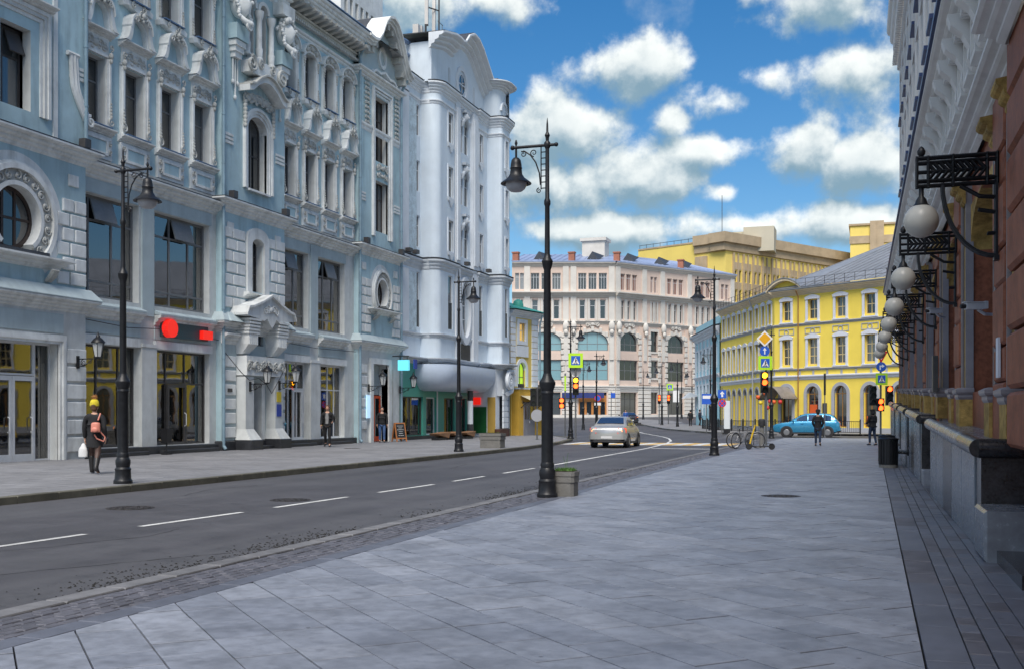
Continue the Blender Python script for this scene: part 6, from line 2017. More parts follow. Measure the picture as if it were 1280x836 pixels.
def pface(p0, p1, bays, first_glass='glass_dark', third='glass_dark'):
    ln = math.dist(p0, p1)
    set_frame(ps, p0, p1)
    hs = []
    for a, b, kind in bays:
        w = b - a
        if kind == 'wide':
            hs += [(a, b, 13.3 - 6.0 + 2.9, 14.05 + ZB), (a, b, 6.7 + ZB, 9.8 + ZB), (a + 0.2, b - 0.2, 0.4, 4.85 + ZB)]
        else:
            hs += [(a, b, 10.3, 13.4), (a, b, 6.2, 9.0), (a, b, 0.6, 4.0)]
        n = 3 if kind == 'wide' else 2
        for k in range(n):
            c0 = a + w * (k + 0.5) / n
            q = w / n
            hs += [(c0 - q * 0.27, c0 + q * 0.27, 16.0 + ZB, 18.9 + ZB), (c0 - q * 0.40, c0 + q * 0.40, 20.5 + ZB, 23.0 + ZB)]
    wall(0, ln, ZB - 0.3, 24.4 + ZB, hs, 0.0, 0.4).build('wall', 'pink_wall', ps)
    # rusticated ground storey and pale piers
    for i, (a, b, kind) in enumerate(bays):
        w = b - a
        n = 3 if kind == 'wide' else 2
        if kind == 'wide':
            cx = (a + b) / 2
            arch_win(ps, a, b, 10.2, 11.35, 13.05, 0.25, 'frame_grey', first_glass, 0.10, (0.33, 0.66), (0.9,))
            spandrel(MB(), a, b, 11.35, 13.07, -0.03, 0.25).build('arch_head', 'cream_stone', ps)
            win(ps, a, b, 6.7 + ZB, 9.8 + ZB, 0.25, (0.33, 0.66), (0.5,), 'frame_grey', first_glass, 0.10)
            win(ps, a + 0.2, b - 0.2, 0.4, 4.85 + ZB, 0.25, (0.33, 0.66), (0.72,), 'frame_dark', 'glass_dark', 0.10, name='shop_window')
            o_ = [(cx - (w / 2 + 0.45) * math.cos(t), 11.35 + 2.15 * math.sin(t)) for t in [PI * j / 14 for j in range(15)]]
            i_ = [(cx - (w / 2) * math.cos(t), 11.35 + 1.70 * math.sin(t)) for t in [PI * j / 14 for j in range(15)]]
            MB().band(o_, i_, -0.15, 0.02).build('arch_surround', 'cream_stone', ps)
            for t in (0.2, 0.35, 0.5, 0.65, 0.8):
                x, z = cx - (w / 2 + 0.3) * math.cos(PI * t), 11.35 + 2.0 * math.sin(PI * t)
                MB().block(x - 0.22, x + 0.22, -0.28, 0.0, z - 0.2, z + 0.5, 0.03).build('keystone', 'cream_stone', ps)
            m = MB()
            relief(m, 2.0, 1.0, cx, 14.2, -0.2, 0.09, 70 + i)
            m.build('carving', 'cream_stone', ps, kind='stuff')
        else:
            win(ps, a, b, 10.3, 13.4, 0.25, (0.5,), (0.7,), 'frame_dark', 'glass_dark', 0.09)
            win(ps, a, b, 6.2, 9.0, 0.25, (0.5,), (0.7,), 'frame_dark', 'glass_dark', 0.09)
            win(ps, a, b, 0.6, 4.0, 0.25, (0.5,), (), 'frame_dark', 'glass_dark', 0.09)
            for z0, z1 in ((10.3, 13.4), (6.2, 9.0)):
                MB().band([(a - 0.4, z0 - 0.3), (a - 0.4, z1 + 0.4), (b + 0.4, z1 + 0.4), (b + 0.4, z0 - 0.3)], [(a, z0), (a, z1), (b, z1), (b, z0)], -0.14, 0.02, closed=True).build('window_surround', 'cream_stone', ps)
        for k in range(n):
            c0 = a + w * (k + 0.5) / n
            q = w / n
            win(ps, c0 - q * 0.27, c0 + q * 0.27, 16.0 + ZB, 18.9 + ZB, 0.22, (), (0.7,), 'frame_white', 'glass_dark', 0.08)
            win(ps, c0 - q * 0.40, c0 + q * 0.40, 20.5 + ZB, 23.0 + ZB, 0.22, (0.33, 0.66), (0.75,), 'frame_white', third, 0.06)
            for sg in (-1, 1):
                MB().box(c0 + sg * q * 0.38 - 0.16, c0 + sg * q * 0.38 + 0.16, -0.10, 0.02, 15.8 + ZB, 19.1 + ZB).build('pilaster', 'cream_stone', ps)
    edges = [0.0] + [v for a, b, k in bays for v in (a, b)] + [ln]
    for j in range(0, len(edges), 2):
        a, b = edges[j] + 0.06, edges[j + 1] - 0.06
        if b - a < 0.3:
            continue
        MB().box(a + 0.1, b - 0.1, -0.18, 0.02, 6.1 + ZB, 15.0 + ZB).build('pier', 'pink_wall' if b - a > 1.2 else 'cream_stone', ps)
        cxx = (a + b) / 2
        for k in range(9):
            for sg in (-1, 1):
                if b - a > 1.0:
                    x = cxx + sg * (b - a) / 2 * 0.78
                    ww = 0.34 if k % 2 else 0.24
                    MB().block(x - ww, x + ww, -0.30, -0.1, 5.4 + k * 0.85, 6.05 + k * 0.85, 0.04).build('stone', 'cream_stone', ps)
        for k in range(7):
            MB().block(a - 0.05, b + 0.05, -0.22, 0.0, 0.5 + k * 0.62, 1.04 + k * 0.62, 0.05).build('stone', 'cream_stone', ps)
        MB().box(cxx - 0.45, cxx + 0.45, -0.22, 0.02, 15.6 + ZB, 24.0 + ZB).build('pilaster', 'cream_stone', ps)
        m = MB()
        m.ball((cxx, -0.4, 14.9 + ZB), 0.62, 9, 6, (0.8, 0.6, 1.3))
        m.ball((cxx, -0.55, 14.0 + ZB), 0.35, 8, 5, (1, 0.7, 1.2))
        m.build('cartouche', 'cream_stone', ps, smooth=True)
        MB().box(cxx - 0.30, cxx + 0.30, -0.36, 0.02, 9.8 + ZB, 13.4 + ZB).build('pendant', 'cream_stone', ps)
    for z0, z1, o, m in ((4.9 + ZB, 5.9 + ZB, 0.35, 'cream_stone'), (15.15 + ZB, 15.7 + ZB, 0.4, 'cream_stone'), (19.2 + ZB, 20.1 + ZB, 0.9, 'cream_stone'), (23.9 + ZB, 24.6 + ZB, 0.55, 'cream_stone')):
        MB().sweep([(0, 0), (ln, 0)], cornice_prof(z0, z1, o, 3)).build('cornice', m, ps)
    MB().box(0, ln, -0.05, 0.0, 9.85 + ZB, 10.9 + ZB).build('band', 'pink_wall', ps)
    MB().box(0, ln, -0.3, 0.0, ZB - 0.3, 0.45).build('plinth', 'cream_stone', ps)
    MB().box(0, ln, -0.6, 0.0, 24.62 + ZB, 24.8 + ZB).build('gutter', 'roof_blue', ps)
pface(PA, PB, [(-0.0 + 0.4, 0.4 + 1.5, 'slim'), (2.7, 7.6, 'wide')], 'glass_teal')
pface(PB, PC, [(1.15, 5.85, 'wide')], 'glass_teal')
pface(PC, PD, [(0.9, 4.7, 'wide'), (7.4, 9.0, 'slim'), (11.0, 14.9, 'wide'), (17.3, 21.2, 'wide'), (23.6, 25.6, 'slim')], 'glass_dark', 'blind_brown')
# timber entrance at the corner
set_frame(ps, PB, PC)
dr = MB().box(1.3, 5.7, 0.05, 0.2, 0.0, 3.4).build('entrance', 'door_orange', ps)
for k in range(4):
    p = MB().box(1.55 + k * 1.05, 2.25 + k * 1.05, 0.0, 0.06, 0.4, 2.4).mesh('pane', 'glass_dark')
    o = bpy.data.objects.new('pane', p)
    COL.objects.link(o)
    o.parent = dr
MB().box(-1.2, 5.2, -0.7, -0.5, 3.0, 3.8).build('shop_sign', 'navy_sign', ps)
set_frame(None, None, None)
rl = lambda p: (p[0] - PB[0], p[1] - PB[1])
bk = [(-56, 175), (-47, 178), (-42, 180), (-33, 192)]
rr = [Vector((*rl(p), 24.75 + ZB)) for p in ((PA[0], PA[1] - 0.5), (PB[0] + 0.1, PB[1] - 0.6), (PC[0] + 0.3, PC[1] - 0.5), (PD[0] + 0.5, PD[1] - 0.2))]
rb = [Vector((*rl(p), 28.6 + ZB)) for p in bk]
mb = MB()
for i in range(3):
    mb.quad(rr[i], rr[i + 1], rb[i + 1], rb[i])
    k = int((rr[i + 1] - rr[i]).length / 0.9)
    for j in range(k):
        f = j / k
        mb.tube([rr[i].lerp(rr[i + 1], f) + Vector((0, 0, 0.04)), rb[i].lerp(rb[i + 1], f) + Vector((0, 0, 0.04))], 0.05, 4)
mb.build('roof', 'roof_blue', ps)
MB().slab([rl((PA[0] + 0.3, PA[1] + 0.6)), rl((PB[0], PB[1] + 0.6)), rl((PC[0] - 0.3, PC[1] + 0.6)), rl((PD[0] - 0.5, PD[1] + 0.3)), rl((-26, 195)), rl((-60, 190))], ZB, 24.4 + ZB).build('building_core', 'shop_dark', ps)
for (a, b, f) in ((0, 1, 0.45), (1, 2, 0.5), (2, 3, 0.12), (2, 3, 0.4), (2, 3, 0.62)):
    c = rr[a].lerp(rr[b], f).lerp(rb[a].lerp(rb[b], f), 0.25)
    MB().add([(c.x - 1.0, c.y - 1.0, c.z - 0.3), (c.x + 1.0, c.y - 1.0, c.z - 0.3), (c.x, c.y - 1.0, c.z + 1.1), (c.x, c.y + 3.0, c.z + 1.1), (c.x - 1, c.y + 3, c.z + 0.9), (c.x + 1, c.y + 3, c.z + 0.9)], [(0, 1, 2), (0, 2, 3, 4), (2, 1, 5, 3)]).build('dormer', 'roof_slate', ps)
for (a, b, f) in ((0, 1, 0.05), (1, 2, 0.02), (1, 2, 0.98), (2, 3, 0.5)):
    c = rr[a].lerp(rr[b], f)
    MB().box(c.x - 0.45, c.x + 0.45, c.y + 0.6, c.y + 1.4, c.z - 0.3, c.z + 1.3).box(c.x - 0.55, c.x + 0.55, c.y + 0.5, c.y + 1.5, c.z + 1.3, c.z + 1.5).build('chimney', 'brick_red', ps)
c = rb[2]
MB().box(c.x - 3.2, c.x + 0.6, c.y - 8, c.y - 5, c.z - 4, c.z + 1.2).box(c.x - 3.5, c.x + 0.9, c.y - 8.3, c.y - 4.7, c.z + 1.2, c.z + 1.7).build('roof_house', 'cream_stone', ps)

# ------------------------------------------------------------------ tall yellow office block behind
mat('office_yellow', (0.80, 0.62, 0.16), 0.8, 0.05, 0.3, dirt=0.2, dirtcol=(0.62, 0.46, 0.14), streak=0.5)
mat('office_stone', (0.44, 0.34, 0.22), 0.8, 0.15, 0.6, dirt=0.4, dirtcol=(0.24, 0.18, 0.12))
S1, S2, S3 = (-27.0, 212.4), (-3.0, 252.0), (-46.2, 221.8)
ob = thing('office_block', 'huge yellow office block with brown stone frieze seen over the roofs', 'building', (S1[0], S1[1], 1.0))
OZ = -1.0
set_frame(ob, S1, S2)
ln = math.dist(S1, S2)
hs = []
for i in range(14):
    a = 2.6 + i * 3.1
    for j in range(8):
        z0 = 3.0 + j * 3.9
        if j < 7:
            hs += [(a, a + 0.9, z0, z0 + 2.2), (a + 1.35, a + 2.25, z0, z0 + 2.2)]
wall(0, ln, OZ - 1, 33.4 + OZ, hs, 0.0, 0.5).build('wall', 'office_yellow', ob)
for i in range(14):
    a = 2.6 + i * 3.1
    MB().box(a - 0.55, a - 0.15, -0.35, 0.02, 3.0, 33.0 + OZ).build('pilaster', 'office_stone', ob)
    MB().box(a + 0.95, a + 1.3, -0.25, 0.02, 3.0, 33.0 + OZ).build('pilaster', 'office_stone', ob)
    for j in range(4, 8):
        z0 = 3.0 + j * 3.9
        for x in (a, a + 1.35):
            if j < 7:
                win(ob, x, x + 0.9, z0, z0 + 2.2, 0.3, (0.5,), (0.6,), 'frame_dark', 'glass_dark', 0.08)
            MB().box(x, x + 0.9, -0.12, 0.02, z0 - 1.5, z0 - 0.1).build('spandrel_panel', 'office_stone', ob)
MB().box(0, ln, 0.35, 0.6, 2.0, 33 + OZ).build('inner_wall', 'shop_dark', ob)
MB().sweep([(-0.6, 3), (-0.6, 0), (ln, 0)], [(0, 33.2 + OZ), (0.4, 33.3 + OZ), (0.45, 34.6 + OZ), (1.0, 34.8 + OZ), (1.05, 36.7 + OZ), (0, 36.8 + OZ)]).build('cornice', 'office_stone', ob)
set_frame(ob, S3, S1)
ls = math.dist(S3, S1)
wall(0, ls, OZ - 1, 35.4 + OZ, [], 0.0, 0.5).build('wall', 'office_yellow', ob)
MB().sweep([(14.2, 0), (ls + 0.3, 0)], [(0, 33.2 + OZ), (0.3, 33.3 + OZ), (0.35, 34.6 + OZ), (0.8, 34.8 + OZ), (0.85, 36.7 + OZ), (0, 36.8 + OZ)]).build('cornice', 'office_stone', ob)
MB().box(14.4, 17.2, -0.35, 0.02, 10, 32.6 + OZ).build('stone_panel', 'office_stone', ob)
MB().box(15.4, 15.6, -0.45, -0.3, 10, 32.6 + OZ).box(16.4, 16.6, -0.45, -0.3, 10, 32.6 + OZ).build('pilaster', 'office_stone', ob)
MB().box(0, 14.3, -0.1, 0.3, 35.4 + OZ, 35.7 + OZ).build('parapet', 'office_stone', ob)
mb = MB()
for i in range(9):
    mb.tube([(i * 1.75, 0.5, 35.6 + OZ), (i * 1.75, 0.5, 36.6 + OZ)], 0.06, 4)
mb.tube([(0, 0.5, 36.5 + OZ), (14, 0.5, 36.5 + OZ)], 0.05, 4)
mb.build('roof_rail', 'frame_dark', ob)
set_frame(None, None, None)
rs = lambda p: (p[0] - S1[0], p[1] - S1[1])
MB().slab([rs((S1[0] + 0.2, S1[1] + 1)), rs((S2[0] - 0.4, S2[1] + 0.5)), rs((-25, 275)), rs((-60, 245)), rs((S3[0], S3[1] + 1))], OZ, 34.6 + OZ).build('building_core', 'office_yellow', ob)
MB().box(2.5, 8.5, 8, 14, 34 + OZ, 38.9 + OZ).build('roof_house', mat('pale_render', (0.50, 0.46, 0.36), 0.8, 0.06, 0.5), ob)
MB().box(-4.5, 2.5, 9, 14, 34 + OZ, 38.2 + OZ).build('roof_house', 'pale_render', ob)
MB().tube([(-2.0, 10, 38 + OZ), (-2.0, 10, 46 + OZ)], 0.07, 5).build('aerial', 'frame_dark', ob)
tw = thing('office_tower', 'yellow tower block with stone band and central pier behind the metal roof', 'building', (-4.4, 241, 1.0))
MB().box(0, 14, 0, 14, OZ - 1, 41.4 + OZ).build('wall', 'office_yellow', tw)
MB().box(-0.15, 14.1, -0.2, 0.0, 37.6 + OZ, 39.2 + OZ).build('stone_band', 'office_stone', tw)
MB().box(4.0, 6.8, -0.6, 0.0, 33.5 + OZ, 42.2 + OZ).build('stone_pier', 'office_stone', tw)
MB().box(5.3, 5.5, -0.7, -0.55, 33.5 + OZ, 42.0 + OZ).build('stone_pier', 'office_stone', tw)
MB().box(-0.3, 14.2, -0.3, 14.2, 41.4 + OZ, 41.8 + OZ).build('parapet', 'office_stone', tw)

# ------------------------------------------------------------------ right-hand granite building
mat('red_granite', (0.25, 0.088, 0.05), 0.6, 0.3, 14, 0.06, 120, spec=0.18)
mat('gold_granite', (0.36, 0.235, 0.075), 0.7, 0.45, 9, 0.6, 40, spec=0.2)
mat('edge_stone', (0.25, 0.23, 0.25), 0.45, 0.12, 6)
mat('grey_facade', (0.66, 0.66, 0.66), 0.8, 0.08, 1.5, dirt=0.45, dirtcol=(0.30, 0.31, 0.33), streak=0.6)
mat('grey_carved', (0.72, 0.71, 0.69), 0.8, 0.08, 2.0, dirt=0.4, dirtcol=(0.34, 0.33, 0.32))
mat('black_granite', (0.022, 0.022, 0.026), 0.22, 0.5, 30, spec=0.6)
mat('blue_granite', (0.155, 0.175, 0.21), 0.25, 0.2, 8, spec=0.6)
mat('drip_blue', (0.035, 0.06, 0.16), 0.4, 0.1, 4)
glass_mat('glass_violet', (0.05, 0.045, 0.12), rough=0.04)
RB_A = math.atan2(-1.0, 0.0095)
rbd = thing('granite_building', 'dark red granite building with carved grey cornice and row of globe lamps', 'building', (1.72, 0, 0), RB_A)
RY0, RY1 = -8.0, 50.0                     # extent along the street; local x = -Y
LY = [14.1, 20.0, 25.2, 30.1, 35.0, 39.8, 44.4]
PIL = [9.0] + LY + [49.0]
def rx(y):
    return -y
def htop(y):
    return 1.23 + 0.022 * (y - 13)
holes, bays = [], []
for a, b in zip(PIL[:-1], PIL[1:]):
    bays.append((a + 1.02, b - 1.02))
    holes.append((rx(b - 1.02), rx(a + 1.02), 1.9, 4.9))
wall(rx(RY1), rx(RY0), 0.0, 5.5, holes, 0.0, 0.45).build('wall', 'red_granite', rbd)
for a, b in bays:
    arch_win(rbd, rx(b), rx(a), 1.9, 4.2, 4.9, 0.32, 'frame_dark', 'glass_violet', 0.09, (0.33, 0.67), (0.9,))
    spandrel(MB(), rx(b), rx(a), 4.2, 4.92, -0.02, 0.32).build('arch_head', 'gold_granite', rbd)
    for y in (a - 0.20, b + 0.20):
        MB().box(rx(y) - 0.20, rx(y) + 0.20, -0.08, 0.02, 1.3, 4.95).build('jamb', 'gold_granite', rbd)
        MB().box(rx(y) - 0.235, rx(y) - 0.202, -0.10, 0.02, 1.3, 5.3).box(rx(y) + 0.202, rx(y) + 0.235, -0.10, 0.02, 1.3, 5.3).build('jamb_edge', 'edge_stone', rbd)
        MB().sweep([(rx(y) - 0.26, -0.1), (rx(y) + 0.26, -0.1)], cornice_prof(4.95, 5.25, 0.2, 3)).build('jamb_capital', 'gold_granite', rbd)
        # pedestal under each jamb
        h = htop(y)
        MB().box(rx(y) - 0.30, rx(y) + 0.30, -0.20, 0.02, h - 0.02, h + 0.42).build('pedestal', 'gold_granite', rbd)
        MB().sweep([(rx(y) - 0.30, 0.02), (rx(y) - 0.30, -0.20), (rx(y) + 0.30, -0.20), (rx(y) + 0.30, 0.02)], cornice_prof(h + 0.42, h + 0.58, 0.06, 2)).build('pedestal_cap', 'edge_stone', rbd)
for y in PIL:
    # grooved granite pilaster built of drums
    z, k = 1.2, 0
    while z < 5.4:
        h = 0.74 if k % 2 == 0 else 0.42
        h = min(h, 5.42 - z)
        d = 0.16 if k % 2 == 0 else 0.145
        MB().block(rx(y) - 0.55, rx(y) + 0.55, -d, 0.02, z, z + h - 0.02, 0.03).build('stone', 'red_granite', rbd)
        z += h
        k += 1
    for sg in (-1, 1):
        MB().box(rx(y) + sg * 0.59 - 0.028, rx(y) + sg * 0.59 + 0.028, -0.13, 0.02, 1.25, 5.4).build('jamb_edge', 'edge_stone', rbd)
# heavier pier at the near end, standing proud
for k in range(7):
    MB().block(rx(12.6), rx(10.0), -0.24, 0.02, 1.2 + k * 0.62, 1.78 + k * 0.62, 0.04).build('stone', 'red_granite', rbd)
# entablature with consoles, coffers and dentils
path = [(rx(RY1), 0.6), (rx(RY1), -0.08), (rx(12.4), -0.08), (rx(12.4), -0.28), (rx(RY0), -0.28)]
MB().sweep(path, cornice_prof(5.42, 5.72, 0.30, 3)).build('architrave', 'grey_facade', rbd)
MB().sweep(path, [(0.0, 5.72), (0.22, 5.72), (0.22, 6.60), (0.0, 6.60)]).build('frieze', 'grey_carved', rbd)
MB().sweep(path, cornice_prof(6.58, 6.84, 0.66, 3, 0.4)).build('cornice', 'grey_carved', rbd)
MB().sweep(path, [(0.0, 6.88), (0.70, 6.88), (0.70, 6.95), (0.0, 7.0)]).build('drip_edge', 'drip_blue', rbd)
con = MB()
cp = [(-0.20, 0.0), (-0.30, 0.04), (-0.36, 0.14), (-0.34, 0.30), (-0.42, 0.46), (-0.56, 0.58), (-0.60, 0.72), (-0.20, 0.72)]
k = len(cp)
con.add([(-0.12, y, z) for y, z in cp] + [(0.12, y, z) for y, z in cp], [tuple(range(k)), tuple(range(2 * k - 1, k - 1, -1))] + [(i, i + k, (i + 1) % k + k, (i + 1) % k) for i in range(k)])
cme = con.mesh('console', 'grey_carved')
cof = MB()
for i, q in enumerate((0.0, 0.07, 0.14)):
    cof.band([(-0.30 + q, 0.02 + q), (0.30 - q, 0.02 + q), (0.30 - q, 0.60 - q), (-0.30 + q, 0.60 - q)], [(-0.23 + q, 0.09 + q), (0.23 - q, 0.09 + q), (0.23 - q, 0.53 - q), (-0.23 + q, 0.53 - q)], -0.34 + 0.05 * i, -0.2, closed=True)
cfm = cof.mesh('coffer', 'grey_carved')
den = MB()
for i in range(6):
    den.box(-0.30 + i * 0.11, -0.24 + i * 0.11, -0.46, -0.2, 0.62, 0.72)
dme = den.mesh('dentil_strip', 'grey_carved')
y = 12.9
while y < 49.6:
    link('console', cme, rbd, (rx(y), -0.08, 5.86))
    link('coffer', cfm, rbd, (rx(y + 0.47), -0.08, 5.86))
    link('dentil_strip', dme, rbd, (rx(y + 0.47), -0.08, 5.86))
    y += 0.94
y = 12.0
while y > 9:
    link('console', cme, rbd, (rx(y), -0.28, 5.86))
    link('coffer', cfm, rbd, (rx(y - 0.47), -0.28, 5.86))
    y -= 0.94
# upper storeys
hs = []
for i in range(17):
    yc = 11.5 + i * 2.3
    for z0, z1 in ((7.9, 9.7), (10.9, 12.8), (13.9, 15.6)):
        hs.append((rx(yc) - 0.5, rx(yc) + 0.5, z0, z1))
wall(rx(RY1), rx(RY0), 6.9, 16.6, hs, 0.0, 0.25).build('wall', 'grey_facade', rbd)
for i in range(17):
    yc = 11.5 + i * 2.3
    for z0, z1 in ((7.9, 9.7), (10.9, 12.8), (13.9, 15.6)):
        win(rbd, rx(yc) - 0.5, rx(yc) + 0.5, z0, z1, 0.12, (0.5,), (0.65,), 'frame_dark', 'glass_dark', 0.07)
        MB().box(rx(yc) - 0.66, rx(yc) + 0.66, -0.20, 0.02, z0 - 0.14, z0 - 0.04).build('sill', 'drip_blue', rbd)
        MB().box(rx(yc) - 0.68, rx(yc) - 0.5, -0.09, 0.02, z0, z1 + 0.1).box(rx(yc) + 0.5, rx(yc) + 0.68, -0.09, 0.02, z0, z1 + 0.1).box(rx(yc) - 0.74, rx(yc) + 0.74, -0.13, 0.02, z1 + 0.1, z1 + 0.26).build('window_surround', 'grey_carved', rbd)
    MB().box(rx(yc + 1.15) - 0.22, rx(yc + 1.15) + 0.22, -0.12, 0.02, 7.0, 16.4).build('pilaster', 'grey_carved', rbd)
p2_ = [(rx(RY1), 4.0), (rx(RY1), 0.0), (rx(RY0), 0.0)]
MB().sweep(p2_, cornice_prof(16.3, 16.7, 0.2, 2)).build('cornice', 'grey_facade', rbd)
MB().sweep(p2_, cornice_prof(16.9, 18.6, 0.62, 4, 0.2)).build('cornice', 'grey_carved', rbd)
MB().box(rx(RY1), rx(RY0), 0.0, 0.4, 16.6, 17.0).build('wall', 'grey_facade', rbd)
den = MB()
y = 12.0
while y < 50:
    den.box(rx(y) - 0.06, rx(y) + 0.06, -0.40, -0.1, 16.72, 16.9)
    y += 0.24
den.build('dentils', 'grey_carved', rbd)['kind'] = 'stuff'
MB().box(rx(RY1) + 0.01, rx(RY0), 0.47, 12.0, 0.0, 18.5).build('building_core', 'grey_facade', rbd)
# plinth with rounded rail, in lengths broken by recesses
SEG = [(13.0, 21.9), (25.2, 31.4), (33.0, 37.6), (39.2, 43.4), (45.0, 50.0)]
OUTY = -0.45
for i, (a, b) in enumerate(SEG):
    ha, hb = htop(a), htop(b)
    xa, xb = rx(a), rx(b)
    # end pier of dark granite
    MB().box(xa - 0.5, xa, OUTY, 0.02, 0.03, ha - 0.10).build('plinth_pier', 'black_granite', rbd)
    MB().add([(xb, OUTY + 0.03, 0.03), (xa - 0.5, OUTY + 0.03, 0.03), (xa - 0.5, OUTY + 0.03, ha - 0.08), (xb, OUTY + 0.03, hb - 0.08), (xb, 0.02, 0.03), (xb, 0.02, hb - 0.08)], [(0, 1, 2, 3), (4, 0, 3, 5)]).build('plinth_wall', 'blue_granite', rbd)
    n = max(2, int((b - a) / 1.5))
    for k in range(n):
        y0_, y1_ = a + 0.55 + (b - a - 0.6) * k / n, a + 0.55 + (b - a - 0.6) * (k + 1) / n
        h = htop(y0_) - 0.14
        MB().block(rx(y1_) + 0.012, rx(y0_) - 0.012, OUTY - 0.02, OUTY + 0.04, 0.03, h, 0.012).build('plinth_slab', 'blue_granite' if k % 4 != 2 else 'black_granite', rbd)
    # coping and rail
    MB().add([(xb, OUTY, hb - 0.09), (xa, OUTY, ha - 0.09), (xa, OUTY, ha - 0.02), (xb, OUTY, hb - 0.02), (xa, 0.02, ha - 0.09), (xb, 0.02, hb - 0.09), (xa, 0.02, ha + 0.0), (xb, 0.02, hb + 0.0)], [(0, 1, 2, 3), (3, 2, 6, 7), (1, 4, 6, 2), (0, 3, 7, 5)]).build('coping', 'blue_granite', rbd)
    npc = max(2, int((b - a) / 1.6))
    for k in range(npc):
        y0_, y1_ = a + (b - a) * k / npc, a + (b - a) * (k + 1) / npc
        r0 = 0.105
        MB().tube([(rx(y0_) - 0.006, OUTY - 0.02, htop(y0_) - 0.06), (rx(y1_) + 0.006, OUTY - 0.02, htop(y1_) - 0.06)], r0, 14).build('rail', 'black_granite' if k == 0 else 'blue_granite', rbd, smooth=True)
    MB().tube([(xa, OUTY - 0.03, ha - 0.06), (xa, 0.02, ha - 0.06)], 0.11, 14).build('rail', 'black_granite', rbd, smooth=True)
for a, b in zip([s[1] for s in SEG[:-1]], [s[0] for s in SEG[1:]]):
    MB().box(rx(b), rx(a), -0.04, 0.02, 0.03, 1.15).build('plinth_recess', 'black_granite', rbd)
    MB().block(rx(b - 0.1), rx(b - 0.75), OUTY - 0.02, 0.0, 0.03, 0.36, 0.02).build('step', 'granite_slab_c', rbd)
MB().block(rx(12.98), rx(12.0), -0.52, 0.02, 0.03, 0.56, 0.03).build('stone_seat', 'blue_granite', rbd)
MB().box(rx(12.0), rx(10.2), -0.40, 0.02, 0.03, 0.16).build('step', 'black_granite', rbd)
# small fittings
MB().box(rx(14.05), rx(13.85), -0.185, -0.155, 1.98, 2.45).build('house_plate', 'lilac_trim', rbd)
MB().box(rx(24.3), rx(23.85), -0.3, -0.2, 2.0, 2.75).build('meter_box', 'frame_dark', rbd)

# globe lamps on brackets, one to each pilaster
mat('globe_glass', (0.50, 0.48, 0.43), 0.35, 0.05, 6, spec=0.5)
def globe_lamp():
    t = thing('bracket_lamp', 'white glass globe lamp on the granite pilasters past the litter bins', 'wall lamp', group='globe lamps along the granite building')
    # x = 0 at the pilaster, growing towards the street
    b = MB()
    def bar(p, q, r=0.018):
        b.tube([p, q], r, 4)
    for yy in (-0.05, 0.05):
        for z in (0.0, -0.06, -0.28, -0.34):
            bar((0, yy, z), (0.92, yy, z), 0.017)
        for x in (0.01, 0.12, 0.5, 0.78, 0.91):
            bar((x, yy, 0.02), (x, yy, -0.36))
        for i in range(9):
            x = 0.14 + i * 0.07
            bar((x, yy, -0.17), (x + 0.08, yy, -0.07), 0.016)
            bar((x, yy, -0.17), (x + 0.08, yy, -0.27), 0.016)
        bar((0.1, yy, -0.17), (0.9, yy, -0.17), 0.014)
    b.build('bracket_frame', 'black_iron', t)
    c = MB()
    for yy in (-0.04, 0.04):
        c.tube([(0.02 + 0.60 * math.sin(a) ** 1.0, yy, -1.22 + 0.90 * (1 - math.cos(a))) for a in [PI / 2 * i / 10 for i in range(11)]], 0.026, 5)
        c.tube([(0.02, yy, -0.3), (0.02, yy, -1.25)], 0.022, 5)
        c.tube([(0.02, yy, -0.95), (0.12, yy, -0.95)], 0.018, 4)
        c.tube([(0.02, yy, -0.70), (0.22, yy, -0.66)], 0.018, 4)
        c.tube([(0.02, yy, -0.52), (0.2, yy, -0.50), (0.42, yy, -0.36)], 0.018, 4)
    c.box(-0.02, 0.05, -0.07, 0.07, -1.28, -1.22)
    c.build('bracket_brace', 'black_iron', t)
    MB().lathe([(0.02, 0.02), (0.045, 0.05), (0.05, 0.09), (0.03, 0.13), (0.005, 0.15)], 10, (0.86, 0, 0)).build('finial', 'black_iron', t, smooth=True)
    MB().lathe([(0.03, -0.36), (0.03, -0.46), (0.06, -0.50), (0.075, -0.55), (0.10, -0.575)], 12, (0.86, 0, 0)).build('lamp_holder', 'black_iron', t, smooth=True)
    MB().ball((0.86, 0, -0.76), 0.205, 28, 18).build('globe', 'globe_glass', t, smooth=True)
    return t
gl = globe_lamp()
for i, y in enumerate(LY):
    loc = (1.72 - 0.0095 * y - 0.155, y, 4.66)
    if i == 0:
        gl.location = loc
        gl.rotation_euler = (0, 0, PI)
    else:
        o = dup(gl, loc, PI)
        if i in (1, 2):
            o['label'] = ('white glass globe lamp between the two white security cameras', 'white glass globe lamp on the pilaster beyond the dark meter box')[i - 1]
gl['label'] = 'white glass globe lamp on the pilaster with the narrow number plate'

# security cameras
mat('camera_white', (0.55, 0.56, 0.60), 0.4, 0.05, 6)
def security_camera(loc, rz, label):
    t = thing('security_camera', label, 'camera', loc, rz)
    MB().box(-0.05, 0.20, -0.045, 0.045, -0.04, 0.05).box(0.20, 0.24, -0.05, 0.05, -0.03, 0.07).build('camera_body', 'camera_white', t)
    MB().tube([(-0.05, 0, 0), (-0.12, 0, 0)], 0.03, 8).build('lens', 'black_panel', t)
    MB().tube([(0.12, 0, -0.04), (0.22, 0.02, -0.10), (0.40, 0.10, -0.10)], 0.022, 6).build('arm', 'camera_white', t)
    MB().box(-0.08, 0.22, -0.055, 0.055, 0.052, 0.062).build('sun_shield', 'camera_white', t)
security_camera((1.25, 15.85, 3.0), R(20), 'white security camera beside the first window of the granite building')
security_camera((1.12, 23.2, 3.6), R(35), 'white security camera on the pilaster with the dark meter box')

